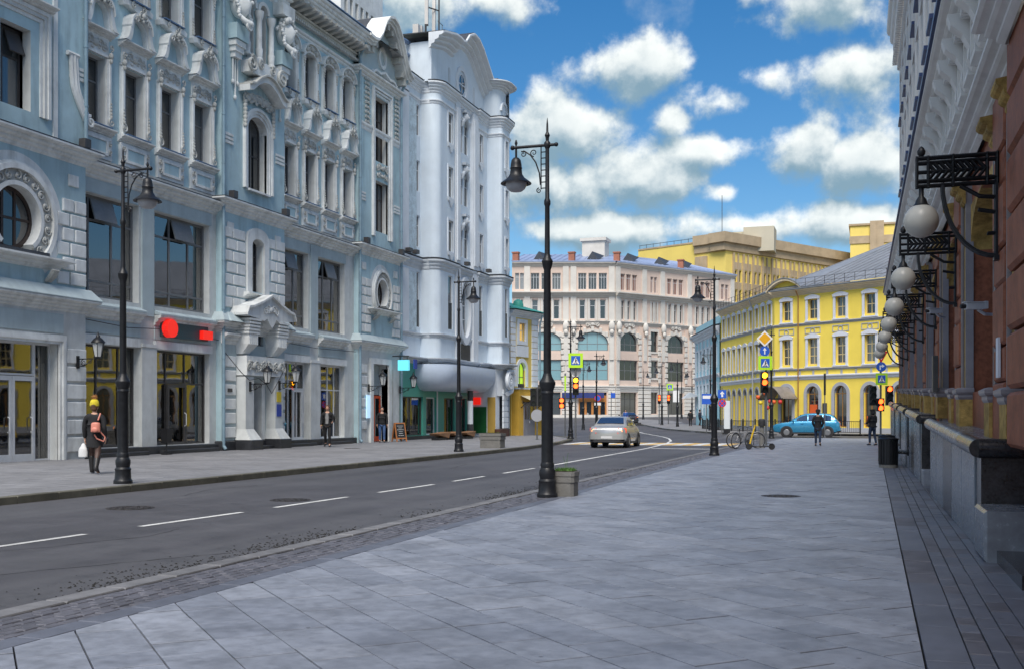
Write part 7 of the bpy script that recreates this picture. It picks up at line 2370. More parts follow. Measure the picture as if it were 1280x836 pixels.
# ------------------------------------------------------------------ street lamps
mat('lamp_bowl', (0.42, 0.43, 0.46), 0.3, 0.05, 6, spec=0.6)
def street_lamp():
    t = thing('street_lamp', '', 'street lamp')
    MB().lathe([(0.19, 0), (0.19, 0.06), (0.165, 0.10), (0.155, 0.26), (0.165, 0.30), (0.135, 0.34), (0.15, 0.42), (0.15, 0.48), (0.12, 0.54), (0.128, 0.60), (0.112, 0.64)], 16).build('base', 'black_iron', t, smooth=True, angle=30)
    MB().lathe([(0.110, 0.64), (0.105, 1.86), (0.122, 1.90), (0.112, 1.94), (0.150, 2.06), (0.150, 2.10), (0.09, 2.20), (0.075, 2.26)], 16).build('lower_shaft', 'black_iron', t, smooth=True, angle=30)
    p = MB().lathe([(0.072, 2.24), (0.064, 4.14), (0.085, 4.20), (0.105, 4.30), (0.060, 4.38), (0.050, 4.44), (0.044, 5.30), (0.06, 5.34), (0.06, 5.40), (0.04, 5.45), (0.036, 6.35)], 14)
    p.build('upper_shaft', 'black_iron', t, smooth=True, angle=30)
    MB().lathe([(0.036, 6.35), (0.06, 6.40), (0.06, 6.46), (0.03, 6.50), (0.035, 6.56), (0.05, 6.60), (0.022, 6.66), (0.018, 6.80), (0.004, 6.92)], 12).build('finial', 'black_iron', t, smooth=True)
    a = MB().tube([(-0.16, 0, 6.42), (0.66, 0, 6.42)], 0.028, 8)
    a.ball((-0.17, 0, 6.42), 0.04, 8, 6)
    a.ball((0.67, 0, 6.42), 0.045, 8, 6)
    a.lathe([(0.012, 6.45), (0.03, 6.50), (0.012, 6.56)], 8, (0.60, 0, 0))
    a.build('arm', 'black_iron', t, smooth=True)
    s = MB()
    s.tube([(0.12, 0, 6.40), (0.12, 0, 5.62)], 0.012, 5)
    for i in range(7):
        s.tube([(0.03, 0, 6.30 - i * 0.11), (0.12, 0, 6.30 - i * 0.11)], 0.010, 4)
    s.tube([(0.50, 0, 6.34), (0.42, 0, 6.33), (0.32, 0, 6.26), (0.22, 0, 6.12), (0.15, 0, 5.92), (0.13, 0, 5.70)], 0.014, 5)
    s.spiral(0.46, 6.29, 0.06, 1.3, PI / 2, 1, 0, 0.012, 14)
    s.spiral(0.26, 6.30, 0.07, 1.4, -PI / 2, 1, 0, 0.012, 16)
    s.spiral(0.16, 5.60, 0.05, 1.3, PI / 2, -1, 0, 0.012, 14)
    s.build('scrollwork', 'black_iron', t)
    MB().lathe([(0.02, 6.42), (0.02, 6.24), (0.05, 6.23), (0.085, 6.19), (0.10, 6.12), (0.105, 6.06), (0.115, 6.04), (0.105, 6.02), (0.115, 5.93), (0.16, 5.86), (0.24, 5.80), (0.285, 5.765), (0.285, 5.75), (0.22, 5.765)], 24, (0.60, 0, 0), cap=False).build('lamp_shade', 'black_iron', t, smooth=True, angle=50)
    MB().lathe([(0.20, 5.775), (0.195, 5.72), (0.165, 5.66), (0.11, 5.615), (0.02, 5.60)], 20, (0.60, 0, 0)).build('lamp_bowl', 'lamp_bowl', t, smooth=True)
    return t
SL = street_lamp()
def atpx(x, t):
    u = (x - 640) / 1350
    c, s = math.cos(YAW), math.sin(YAW)
    return t * (u * c - s), t * (c + u * s)
LAMPS = [((-5.63, 18.93, 0.03), PI, 'black cast iron street lamp with stone planter at its foot', None),
         ((-14.62, 18.55, 0.12), 0.0, 'black street lamp on the kerb before the round red sign', None),
         ((-14.9, 38.3, 0.12), 0.0, 'black street lamp on the kerb before the green shopfront', None),
         ((-5.47, 39.8, 0.03), PI, 'black street lamp on the paving beside the parked bicycles', None),
         ((-16.5, 60.2, 0.12), 0.0, 'black street lamp at the rounded kerb corner by the traffic light', None),
         ((-5.95, 69.0, 0.03), PI, 'black street lamp behind the traffic light with the diamond sign', None)]
FARL = [(729, 105, 0.0), (745.6, 91, 0.0), (827.4, 118, PI), (846.8, 108, PI), (804, 146, 0.0), (865, 146, PI), (888, 91, PI), (852, 150, 0.0)]
for i, (loc, rz, lab, grp) in enumerate(LAMPS):
    o = SL if i == 0 else dup(SL, loc, rz)
    o.location, o.rotation_euler = loc, (0, 0, rz)
    o['label'] = lab
    o['group'] = 'cast iron street lamps'
for px, t, rz in FARL:
    x, y = atpx(px, t)
    o = dup(SL, (x, y, zg(y) + (0.12 if px > 800 else 0.0)), rz)
    o['label'] = 'distant black street lamp standing before the pink department store'

# ------------------------------------------------------------------ traffic lights and signs
mat('pole_grey', (0.10, 0.105, 0.11), 0.5, 0.15, 6)
mat('signal_black', (0.012, 0.012, 0.014), 0.45, 0.1, 8)
mat('lit_amber_lamp', (0.9, 0.4, 0.02), 0.3, 0, emit=(1.0, 0.36, 0.01), estr=5.0)
mat('lit_red_lamp', (0.8, 0.05, 0.01), 0.3, 0, emit=(1.0, 0.07, 0.01), estr=3.5)
mat('unlit_lamp', (0.02, 0.025, 0.02), 0.2, 0)
mat('sign_lime', (0.45, 0.75, 0.02), 0.5, 0.02, 6)
mat('sign_blue', (0.02, 0.10, 0.50), 0.45, 0.02, 6)
mat('sign_white', (0.75, 0.75, 0.75), 0.5, 0.02, 6)
mat('sign_amber', (0.75, 0.38, 0.01), 0.45, 0.02, 6)
mat('sign_red', (0.62, 0.02, 0.02), 0.45, 0.02, 6)
mat('sign_back', (0.30, 0.31, 0.33), 0.5, 0.05, 6)
def disc(mb, x, z, r, y0, y1, n=24):
    return mb.prism([(x + r * math.cos(2 * PI * i / n), z + r * math.sin(2 * PI * i / n)) for i in range(n)], y0, y1)
def signal_head(par, z, x=0.0, lamps=('lit_amber_lamp', 'lit_red_lamp', 'unlit_lamp'), y=-0.16, r=0.125, name='signal_head'):
    n = len(lamps)
    h = n * 0.33
    hb = MB().box(x - 0.175, x + 0.175, y - 0.02, y + 0.16, z - h, z)
    o = hb.build(name, 'signal_black', par)
    for i, m in enumerate(lamps):
        zc = z - 0.165 - 0.33 * i
        disc(MB(), x, zc, r, y - 0.035, y - 0.02).build('signal_lamp', m, par)
        v = MB()
        v.band([(x + (r + 0.025) * math.cos(a), zc + (r + 0.025) * math.sin(a)) for a in [R(-20 + 220 * k / 12) for k in range(13)]],
               [(x + (r + 0.01) * math.cos(a), zc + (r + 0.01) * math.sin(a)) for a in [R(-20 + 220 * k / 12) for k in range(13)]], y - 0.17, y - 0.02)
        v.build('signal_visor', 'signal_black', par)
    return o
def walking_man(par, x, z, s, y, m):
    mb = disc(MB(), x + 0.02 * s, z + 0.30 * s, 0.07 * s, y - 0.003, y, 10)
    mb.prism([(x - 0.05 * s, z + 0.20 * s), (x + 0.09 * s, z + 0.21 * s), (x + 0.07 * s, z - 0.05 * s), (x - 0.06 * s, z - 0.05 * s)][::-1], y - 0.003, y)
    mb.prism([(x - 0.05 * s, z - 0.04 * s), (x + 0.01 * s, z - 0.04 * s), (x - 0.13 * s, z - 0.34 * s), (x - 0.20 * s, z - 0.32 * s)], y - 0.003, y)
    mb.prism([(x + 0.0 * s, z - 0.04 * s), (x + 0.07 * s, z - 0.04 * s), (x + 0.17 * s, z - 0.32 * s), (x + 0.10 * s, z - 0.34 * s)], y - 0.003, y)
    mb.prism([(x + 0.08 * s, z + 0.19 * s), (x + 0.22 * s, z + 0.02 * s), (x + 0.18 * s, z - 0.01 * s), (x + 0.06 * s, z + 0.12 * s)], y - 0.003, y)
    mb.build('pictogram', m, par)
def crossing_sign(par, z, x=0.0, s=0.7, y=-0.12):
    h = s / 2
    o = MB().box(x - h * 1.3, x + h * 1.3, y, y + 0.02, z - h * 1.3, z + h * 1.3).build('crossing_sign', 'sign_lime', par)
    MB().box(x - h * 0.82, x + h * 0.82, y - 0.004, y - 0.001, z - h * 0.82, z + h * 0.82).build('sign_face', 'sign_blue', par)
    MB().prism([(x - h * 0.66, z - h * 0.62), (x + h * 0.66, z - h * 0.62), (x, z + h * 0.66)], y - 0.008, y - 0.005).build('sign_triangle', 'sign_white', par)
    walking_man(par, x, z - h * 0.12, s * 0.75, y - 0.009, 'signal_black')
    for k in range(3):
        MB().box(x - h * 0.42 + k * h * 0.32, x - h * 0.24 + k * h * 0.32, y - 0.012, y - 0.009, z - h * 0.58, z - h * 0.5).build('sign_stripe', 'signal_black', par)
def blue_round(par, z, x, r, y, arrow):
    disc(MB(), x, z, r, y, y + 0.015).build('round_sign', 'sign_blue', par)
    mb = MB()
    if arrow == 'up':
        mb.prism([(x - r * 0.12, z - r * 0.65), (x + r * 0.12, z - r * 0.65), (x + r * 0.12, z + r * 0.2), (x - r * 0.12, z + r * 0.2)], y - 0.004, y)
        mb.prism([(x - r * 0.4, z + r * 0.15), (x + r * 0.4, z + r * 0.15), (x, z + r * 0.7)], y - 0.004, y)
    else:
        mb.prism([(x - r * 0.35, z - r * 0.6), (x - r * 0.1, z - r * 0.6), (x - r * 0.1, z + r * 0.05), (x + r * 0.2, z + r * 0.05), (x + r * 0.2, z + r * 0.28), (x - r * 0.35, z + r * 0.28)], y - 0.004, y)
        mb.prism([(x + r * 0.15, z - r * 0.2), (x + r * 0.68, z + r * 0.16), (x + r * 0.15, z + r * 0.52)], y - 0.004, y)
    mb.build('sign_arrow', 'sign_white', par)
def post(par, h, r=0.05, m='pole_grey'):
    MB().lathe([(r * 2.0, 0), (r * 2.0, 0.03), (r, 0.06), (r, h), (r * 0.3, h + 0.02)], 12).build('post', m, par, smooth=True, angle=30)
FACE = YAW * 0.9
# by the corner of the pale building
t = thing('traffic_light', 'traffic light with square crossing sign above, by the rounded kerb corner', 'traffic light', (*atpx(719.5, 60.5), 0.12), FACE)
post(t, 4.75)
signal_head(t, 3.48)
crossing_sign(t, 4.42, s=0.62)
disc(MB(), 0.02, 3.86, 0.30, 0.06, 0.075).build('sign_back', 'sign_back', t)
t = thing('pedestrian_signal', 'red lit pedestrian signal on a thin post with green strip', 'traffic light', (*atpx(706.5, 66), 0.12), FACE)
post(t, 3.9, 0.045)
signal_head(t, 2.42, -0.22, ('lit_red_lamp', 'lit_red_lamp'))
MB().box(-0.05, 0.05, -0.09, -0.06, 2.85, 3.75).build('marker_strip', 'sign_lime', t)
# on the right-hand paving
t = thing('traffic_light', 'traffic light under a yellow diamond, blue arrow and crossing sign', 'traffic light', (-4.75, 52.2, 0.03), FACE)
post(t, 5.5, 0.055)
signal_head(t, 3.50, -0.10)
MB().prism([(-0.08, 4.68), (0.30, 5.06), (-0.08, 5.44), (-0.46, 5.06)], -0.10, -0.085).build('diamond_sign', 'sign_white', t)
MB().prism([(-0.08, 4.78), (0.20, 5.06), (-0.08, 5.34), (-0.36, 5.06)], -0.105, -0.101).build('sign_face', 'sign_amber', t)
blue_round(t, 4.48, -0.08, 0.235, -0.10, 'up')
crossing_sign(t, 3.92, -0.06, 0.50, -0.12)
t = thing('traffic_light', 'traffic light with red and white triangle and blue turn arrow by granite wall', 'traffic light', (0.42, 58.2, 0.03), FACE)
post(t, 4.8, 0.05)
MB().prism([(0, 4.12), (0.34, 4.70), (-0.34, 4.70)], -0.10, -0.085).build('triangle_sign', 'sign_red', t)
MB().prism([(0, 4.28), (0.21, 4.62), (-0.21, 4.62)], -0.105, -0.101).build('sign_face', 'sign_white', t)
blue_round(t, 3.92, 0.0, 0.25, -0.10, 'right')
crossing_sign(t, 3.30, 0.02, 0.46, -0.10)
signal_head(t, 2.32, -0.05, ('lit_red_lamp', 'lit_red_lamp'), y=-0.16)
o = signal_head(t, 2.95, -0.42, ('unlit_lamp', 'unlit_lamp', 'unlit_lamp'), y=-0.1)
o = signal_head(t, 2.95, 0.42, ('lit_red_lamp', 'unlit_lamp', 'unlit_lamp'), y=-0.1)
# black signals seen from behind below the canopy
t = thing('traffic_light', 'unlit black traffic light on a thin post before the red shop sign', 'traffic light', (-17.6, 57.2, 0.12), FACE)
post(t, 2.9, 0.045)
signal_head(t, 2.85, -0.20, ('unlit_lamp',) * 3, y=-0.12)
signal_head(t, 2.85, 0.22, ('unlit_lamp',) * 3, y=-0.12)
disc(MB(), 0.0, 1.35, 0.34, -0.07, -0.055).build('sign_back', 'sign_back', t)
# far lights
for px, tt, lab in ((824, 122, 'far traffic light with two red lamps before the cream stonework'), (835.5, 122, 'far traffic light below a small lime crossing sign')):
    x, y = atpx(px, tt)
    t = thing('traffic_light', lab, 'traffic light', (x, y, zg(y)), FACE)
    post(t, 4.6, 0.06)
    signal_head(t, 3.4, 0, ('lit_red_lamp', 'lit_red_lamp', 'unlit_lamp'))
    if px > 830:
        crossing_sign(t, 4.3, 0.15, 0.55)
        MB().box(0.5, 1.2, -0.1, -0.08, 2.6, 3.9).build('white_board', 'sign_white', t)
# direction signs by the bus stop
t = thing('sign_post', 'post with blue up arrow sign above a round no stopping sign', 'sign', (*atpx(902.5, 73), 0.12), FACE)
post(t, 3.2, 0.035)
MB().box(-0.28, 0.28, -0.08, -0.065, 2.5, 3.06).build('square_sign', 'sign_blue', t)
MB().prism([(-0.06, 2.58), (0.06, 2.58), (0.06, 2.8), (-0.06, 2.8)], -0.085, -0.081).prism([(-0.16, 2.78), (0.16, 2.78), (0, 2.98)], -0.085, -0.081).build('sign_arrow', 'sign_white', t)
disc(MB(), 0, 2.16, 0.27, -0.08, -0.065).build('round_sign', 'sign_red', t)
disc(MB(), 0, 2.16, 0.215, -0.085, -0.081).build('sign_face', 'sign_blue', t)
MB().prism([(-0.19, 2.30), (-0.14, 2.35), (0.19, 2.02), (0.14, 1.97)], -0.09, -0.086).prism([(0.19, 2.30), (0.14, 2.35), (-0.19, 2.02), (-0.14, 1.97)][::-1], -0.094, -0.0905).build('sign_cross', 'sign_red', t)
t = thing('bus_stop_sign', 'blue bus stop board with white panels on a pole', 'sign', (*atpx(883, 84), 0.12), FACE)
post(t, 3.1, 0.035)
MB().box(-0.36, 0.36, -0.08, -0.06, 2.2, 3.0).build('sign_board', 'sign_blue', t)
MB().box(-0.30, 0.30, -0.086, -0.081, 2.62, 2.86).build('sign_panel', 'sign_white', t)
t = thing('sign_post', 'round no stopping sign on a pole before the timber entrance', 'sign', (*atpx(747, 100), 0.0), FACE)
post(t, 3.4, 0.04)
disc(MB(), 0, 3.0, 0.30, -0.08, -0.065).build('round_sign', 'sign_red', t)
disc(MB(), 0, 3.0, 0.24, -0.085, -0.081).build('sign_face', 'sign_blue', t)
MB().box(-0.3, 0.3, -0.08, -0.065, 2.35, 2.6).build('sign_panel', 'sign_white', t)
t = thing('sign_post', 'small blue sign on a thin post before the cream department store', 'sign', (*atpx(764, 120), zg(113)), FACE)
post(t, 3.9, 0.04)
MB().box(-0.05, 0.45, -0.08, -0.06, 3.2, 3.75).build('square_sign', 'sign_blue', t)
t = thing('info_pylon', 'white blank pylon on a black foot near the arcade', 'pylon', (*atpx(908.5, 80), 0.12), FACE)
MB().box(-0.24, 0.24, -0.09, 0.09, 0, 0.36).build('foot', 'signal_black', t)
MB().slab([(-0.22, -0.08), (-0.16, -0.11), (0.16, -0.11), (0.22, -0.08), (0.22, 0.08), (0.16, 0.11), (-0.16, 0.11), (-0.22, 0.08)], 0.34, 2.42).build('panel', mat('pylon_white', (0.62, 0.66, 0.68), 0.4, 0.03, 3), t)
t = thing('street_post', 'thin dark post with black sleeve before the yellow arcade', 'post', (*atpx(1031, 70), 0.03), FACE)
post(t, 4.1, 0.035)
MB().lathe([(0.07, 2.75), (0.07, 4.15)], 10).build('sleeve', 'signal_black', t)

# ------------------------------------------------------------------ planters, bins, benches, boards
mat('concrete', (0.165, 0.16, 0.15), 0.85, 0.2, 6, 0.4, 60, dirt=0.5, dirtcol=(0.12, 0.12, 0.10))
mat('soil', (0.03, 0.022, 0.015), 0.95, 0.3, 20)
mat('grass', (0.06, 0.15, 0.02), 0.7, 0.3, 20)
mat('wood', (0.26, 0.13, 0.06), 0.6, 0.25, 5, 0.1, 40)
mat('chalkboard', (0.02, 0.022, 0.022), 0.7, 0.3, 5)
def planter(loc, w, d, h, label, sprouts, cham):
    t = thing('planter', label, 'planter', loc, 0)
    c = 0.05 if cham else 0.02
    mb = MB()
    def oct_(s):
        a, b = w / 2 * s, d / 2 * s
        return [(-a + c, -b), (a - c, -b), (a, -b + c), (a, b - c), (a - c, b), (-a + c, b), (-a, b - c), (-a, -b + c)]
    mb.slab(oct_(0.94), 0, h * 0.55)
    mb.slab(oct_(0.99), h * 0.57, h * 0.80)
    mb.slab(oct_(1.03), h * 0.82, h)
    mb.slab(oct_(0.90), h * 0.5, h * 0.9)
    mb.build('box', 'concrete', t)
    MB().slab(oct_(0.88), h * 0.9, h + 0.012).build('soil', 'soil', t)
    rnd = random.Random(int(w * 100))
    g = MB()
    for i in range(sprouts):
        x, y = rnd.uniform(-w * 0.4, w * 0.4), rnd.uniform(-d * 0.4, d * 0.4)
        l = rnd.uniform(0.02, 0.09)
        a = rnd.uniform(0, 6.28)
        dx, dy = math.cos(a) * 0.01, math.sin(a) * 0.01
        g.add([(x - dx, y - dy, h), (x + dx, y + dy, h), (x + rnd.uniform(-0.03, 0.03), y + rnd.uniform(-0.03, 0.03), h + l)], [(0, 1, 2)])
    for i in range(3):
        x, y = rnd.uniform(-w * 0.3, w * 0.3), rnd.uniform(-d * 0.3, d * 0.3)
        g.tube([(x, y, h), (x + 0.02, y, h + 0.15), (x + rnd.uniform(-0.08, 0.08), y, h + rnd.uniform(0.2, 0.35))], 0.003, 3)
    g.build('sprouts', 'grass', t)['kind'] = 'stuff'
planter((-5.40, 19.32, 0.03), 0.44, 0.44, 0.46, 'square concrete planter with green sprouts at the lamp post foot', 420, True)
planter((-15.2, 43.0, 0.12), 0.95, 0.7, 0.62, 'bare rough concrete planter on the left kerb', 30, False)

def litter_bin(loc, label, r=0.27, h=0.82, rz=0):
    t = thing('litter_bin', label, 'bin', loc, rz)
    MB().lathe([(r * 0.95, 0), (r * 0.95, 0.09)], 20).build('base_ring', 'concrete', t, smooth=True, angle=30)
    MB().lathe([(r * 0.86, 0.08), (r * 0.86, h - 0.06)], 20).build('liner', 'signal_black', t, smooth=True, angle=30)
    for i in range(20):
        a = 2 * PI * i / 20
        x, y = math.cos(a), math.sin(a)
        MB().box(-0.028, 0.028, -0.008, 0.008, 0.09, h).build('slat', 'black_iron', t, (x * r * 0.94, y * r * 0.94, 0), rz=a + PI / 2)
    MB().lathe([(r * 1.02, h - 0.04), (r * 1.04, h), (r * 0.8, h + 0.03), (r * 0.75, h)], 20, cap=False).build('rim', 'black_iron', t, smooth=True)
litter_bin((0.44, 32.4, 0.035), 'black slatted litter bin beside the bench by the granite wall')
litter_bin((0.42, 34.6, 0.035), 'black slatted litter bin behind the bench', 0.25, 0.85)
def bench(loc, rz):
    t = thing('iron_bench', 'black iron bench with slatted back against the granite wall', 'bench', loc, rz)
    for y in (-0.75, 0.75):
        mb = MB()
        mb.tube([(-0.25, y, 0), (-0.22, y, 0.42), (-0.20, y, 0.62), (-0.05, y, 0.64)], 0.025, 6)
        mb.tube([(0.26, y, 0), (0.18, y, 0.40), (0.30, y, 0.88)], 0.025, 6)
        mb.tube([(-0.22, y, 0.41), (0.18, y, 0.39)], 0.022, 6)
        mb.build('leg_frame', 'black_iron', t)
    for i in range(5):
        MB().box(-0.22 + i * 0.085, -0.155 + i * 0.085, -0.8, 0.8, 0.42, 0.445).build('seat_slat', 'black_iron', t)
    for i in range(4):
        z = 0.50 + i * 0.10
        x = 0.19 + i * 0.025
        MB().box(x, x + 0.022, -0.8, 0.8, z, z + 0.07).build('back_slat', 'border_stone', t)
bench((0.80, 33.5, 0.035), 0.0)

for i, (x, w) in enumerate(((57.7, 1.7), (59.6, 1.2), (61.4, 1.5))):
    t = thing('wooden_bench', ('long wooden block bench beside the chalkboard', 'short wooden block bench behind the lamp post', 'wooden block bench next to the black and white column')[i], 'bench', (-22.6 + 0.1 * i, x - 3.3, 0.12), R(90))
    for k in range(6):
        MB().add([(0.0, -0.30 + k * 0.10, 0.36), (w, -0.30 + k * 0.10, 0.44), (w, -0.21 + k * 0.10, 0.44), (0.0, -0.21 + k * 0.10, 0.36), (0.1, -0.30 + k * 0.10, 0.28), (w - 0.25, -0.30 + k * 0.10, 0.10), (w - 0.25, -0.21 + k * 0.10, 0.10), (0.1, -0.21 + k * 0.10, 0.28)],
                 [(0, 1, 2, 3), (0, 4, 5, 1), (1, 5, 6, 2), (3, 2, 6, 7), (0, 3, 7, 4), (4, 7, 6, 5)]).build('slat', 'wood', t)
    MB().box(0.15, w - 0.3, -0.22, 0.22, 0.0, 0.14).build('foot', 'signal_black', t)
t = thing('chalkboard', 'wooden framed chalkboard sandwich board before the green shop', 'board', (-23.4, 51.6, 0.12), R(62))
for sg in (-1, 1):
    o = MB()
    o.box(-0.34, -0.28, -0.02, 0.02, 0, 1.0).box(0.28, 0.34, -0.02, 0.02, 0, 1.0).box(-0.28, 0.28, -0.018, 0.018, 0.94, 1.0).box(-0.28, 0.28, -0.018, 0.018, 0.14, 0.2)
    f = o.build('frame', mat('board_wood', (0.42, 0.16, 0.05), 0.6, 0.15, 6), t, (0, sg * 0.22, 0))
    f.rotation_euler = (sg * R(12), 0, 0)
    b = MB().box(-0.28, 0.28, -0.008, 0.008, 0.2, 0.94).build('board', 'chalkboard', t, (0, sg * 0.22, 0))
    b.rotation_euler = (sg * R(12), 0, 0)
for k in range(6):
    rnd = random.Random(k)
    l = rnd.uniform(0.2, 0.45)
    o = MB().box(-l / 2, l / 2, -0.0105, -0.0085, 0.82 - k * 0.1, 0.835 - k * 0.1).build('chalk_line', 'sign_white', t, (0, -0.22, 0))
    o.rotation_euler = (-R(12), 0, 0)

def wall_bin(loc, label):
    t = thing('litter_bin', label, 'bin', loc, R(90))
    MB().add([(-0.14, -0.11, 0.42), (0.14, -0.11, 0.42), (0.14, 0.11, 0.42), (-0.14, 0.11, 0.42), (-0.18, -0.14, 0.92), (0.18, -0.14, 0.92), (0.18, 0.14, 0.92), (-0.18, 0.14, 0.92)], [(0, 3, 2, 1), (0, 1, 5, 4), (1, 2, 6, 5), (2, 3, 7, 6), (3, 0, 4, 7)]).build('bucket', 'signal_black', t)
    MB().tube([(0, 0, 0), (0, 0, 0.5)], 0.025, 8).build('stand', 'signal_black', t)
    MB().box(-0.16, 0.16, -0.12, 0.12, 0, 0.04).build('foot', 'signal_black', t)
wall_bin((-23.6, 28.4, 0.12), 'small black bin beside the banded pier near the glazed doors')
wall_bin((-23.65, 32.35, 0.12), 'small black bin before the pier between the two shop windows')

# wall lanterns on scrolled arms
mat('lantern_glass', (0.50, 0.52, 0.52), 0.25, 0.05, 6)
def lantern():
    t = thing('wall_lantern', '', 'wall lamp', group='wall lanterns')
    a = MB().tube([(0, 0, 0), (0.78, 0, 0)], 0.018, 6)
    a.box(-0.02, 0.02, -0.06, 0.06, -0.3, 0.1)
    a.spiral(0.22, -0.12, 0.11, 1.5, PI / 2, 1, 0, 0.014, 18)
    a.spiral(0.45, -0.09, 0.08, 1.4, PI / 2, -1, 0, 0.013, 16)
    a.tube([(0.0, 0, -0.26), (0.25, 0, -0.22), (0.55, 0, -0.03)], 0.013, 5)
    a.build('arm', 'black_iron', t)
    def sq(r):
        return [(-r, -r), (r, -r), (r, r), (-r, r)]
    z0, z1 = 0.04, 0.50
    g = MB()
    n = 6
    g.lathe([(0.10, z0 + 0.02), (0.185, z1 - 0.01)], n, (0.78, 0, 0))
    g.build('glass', 'lantern_glass', t)
    f = MB()
    for i in range(n):
        b = 2 * PI * i / n
        f.tube([(0.78 + 0.105 * math.cos(b), 0.105 * math.sin(b), z0), (0.78 + 0.195 * math.cos(b), 0.195 * math.sin(b), z1)], 0.012, 4)
    f.lathe([(0.06, 0.0), (0.115, 0.03), (0.115, 0.05)], n, (0.78, 0, 0))
    f.build('frame', 'black_iron', t)
    MB().lathe([(0.225, z1), (0.215, z1 + 0.03), (0.13, z1 + 0.13), (0.07, z1 + 0.17), (0.06, z1 + 0.22), (0.03, z1 + 0.25), (0.015, z1 + 0.34)], 12, (0.78, 0, 0)).build('lantern_cap', 'black_iron', t, smooth=True, angle=35)
    return t
lan = lantern()
LANT = [(28.3, -0.33, 3.3, 'black wall lantern on the banded pier next to the glazed doors'),
        (37.75, -0.72, 2.75, 'black wall lantern on the left pilaster of the carved portal'),
        (40.0, -0.72, 2.85, 'black wall lantern on the right pilaster of the carved portal'),
        (49.3, -0.33, 2.95, 'black wall lantern beside the doorway with the orange door'),
        (53.1, -0.33, 2.95, 'black wall lantern at the edge of the green shopfront')]
for i, (s_, y, z, lab) in enumerate(LANT):
    loc = (LX - y, s_, z)
    o = lan if i == 0 else dup(lan, loc)
    o.location = loc
    o['label'] = lab
# shop signs on the left
t = thing('shop_sign', 'red disc and red panel on a dark board above the shop window', 'sign', (LX + 0.12, 32.75, 4.2), R(90))
MB().box(0.1, 2.9, -0.06, 0.06, 0.12, 0.66).build('board', 'teal_board', t)
disc(MB(), 0.36, 0.42, 0.315, -0.30, -0.06, 30).build('red_disc', 'red_sign', t)
MB().box(2.35, 2.98, -0.22, -0.06, 0.18, 0.50).build('red_panel', 'red_sign', t)
MB().box(-0.12, 0.08, -0.28, -0.2, 0.34, 0.52).build('red_end', 'red_sign', t)
t = thing('projecting_sign', 'bright cyan box sign sticking out above the orange door', 'sign', (LX + 0.25, 52.3, 3.85), 0.0)
MB().box(0.35, 0.95, -0.10, 0.10, 0, 0.55).build('light_box', 'cyan_sign', t)
MB().tube([(0, 0, 0.75), (0.95, 0, 0.75)], 0.03, 6).tube([(0.45, 0, 0.55), (0.45, 0, 0.75)], 0.015, 5).tube([(0.85, 0, 0.55), (0.85, 0, 0.75)], 0.015, 5).build('arm', 'signal_black', t)
MB().box(1.05, 1.10, 0.35, 0.75, 0.1, 0.6).box(1.0, 1.06, 0.5, 0.6, 0.3, 0.35).build('blue_board', 'blue_sign', t)

# ------------------------------------------------------------------ vehicles
mat('car_silver', (0.46, 0.46, 0.45), 0.32, 0.03, 3, metal=0.5, coat=0.6)
mat('car_black', (0.02, 0.02, 0.025), 0.25, 0.05, 3, coat=0.8)
mat('car_blue', (0.03, 0.24, 0.42), 0.28, 0.03, 3, metal=0.35, coat=0.8)
mat('tyre', (0.018, 0.018, 0.02), 0.8, 0.2, 20)
mat('rim', (0.30, 0.30, 0.31), 0.35, 0.1, 10, metal=0.7)
mat('bumper_dark', (0.03, 0.03, 0.033), 0.6, 0.1, 8)
mat('tail_red', (0.35, 0.01, 0.008), 0.2, 0, emit=(1.0, 0.05, 0.01), estr=0.6)
mat('tail_lit', (0.9, 0.25, 0.02), 0.2, 0, emit=(1.0, 0.26, 0.03), estr=4.0)
mat('plate', (0.6, 0.6, 0.6), 0.5, 0.05, 8)
mat('head_lamp', (0.5, 0.52, 0.55), 0.1, 0, spec=0.8)
glass_mat('glass_car', (0.02, 0.04, 0.09))

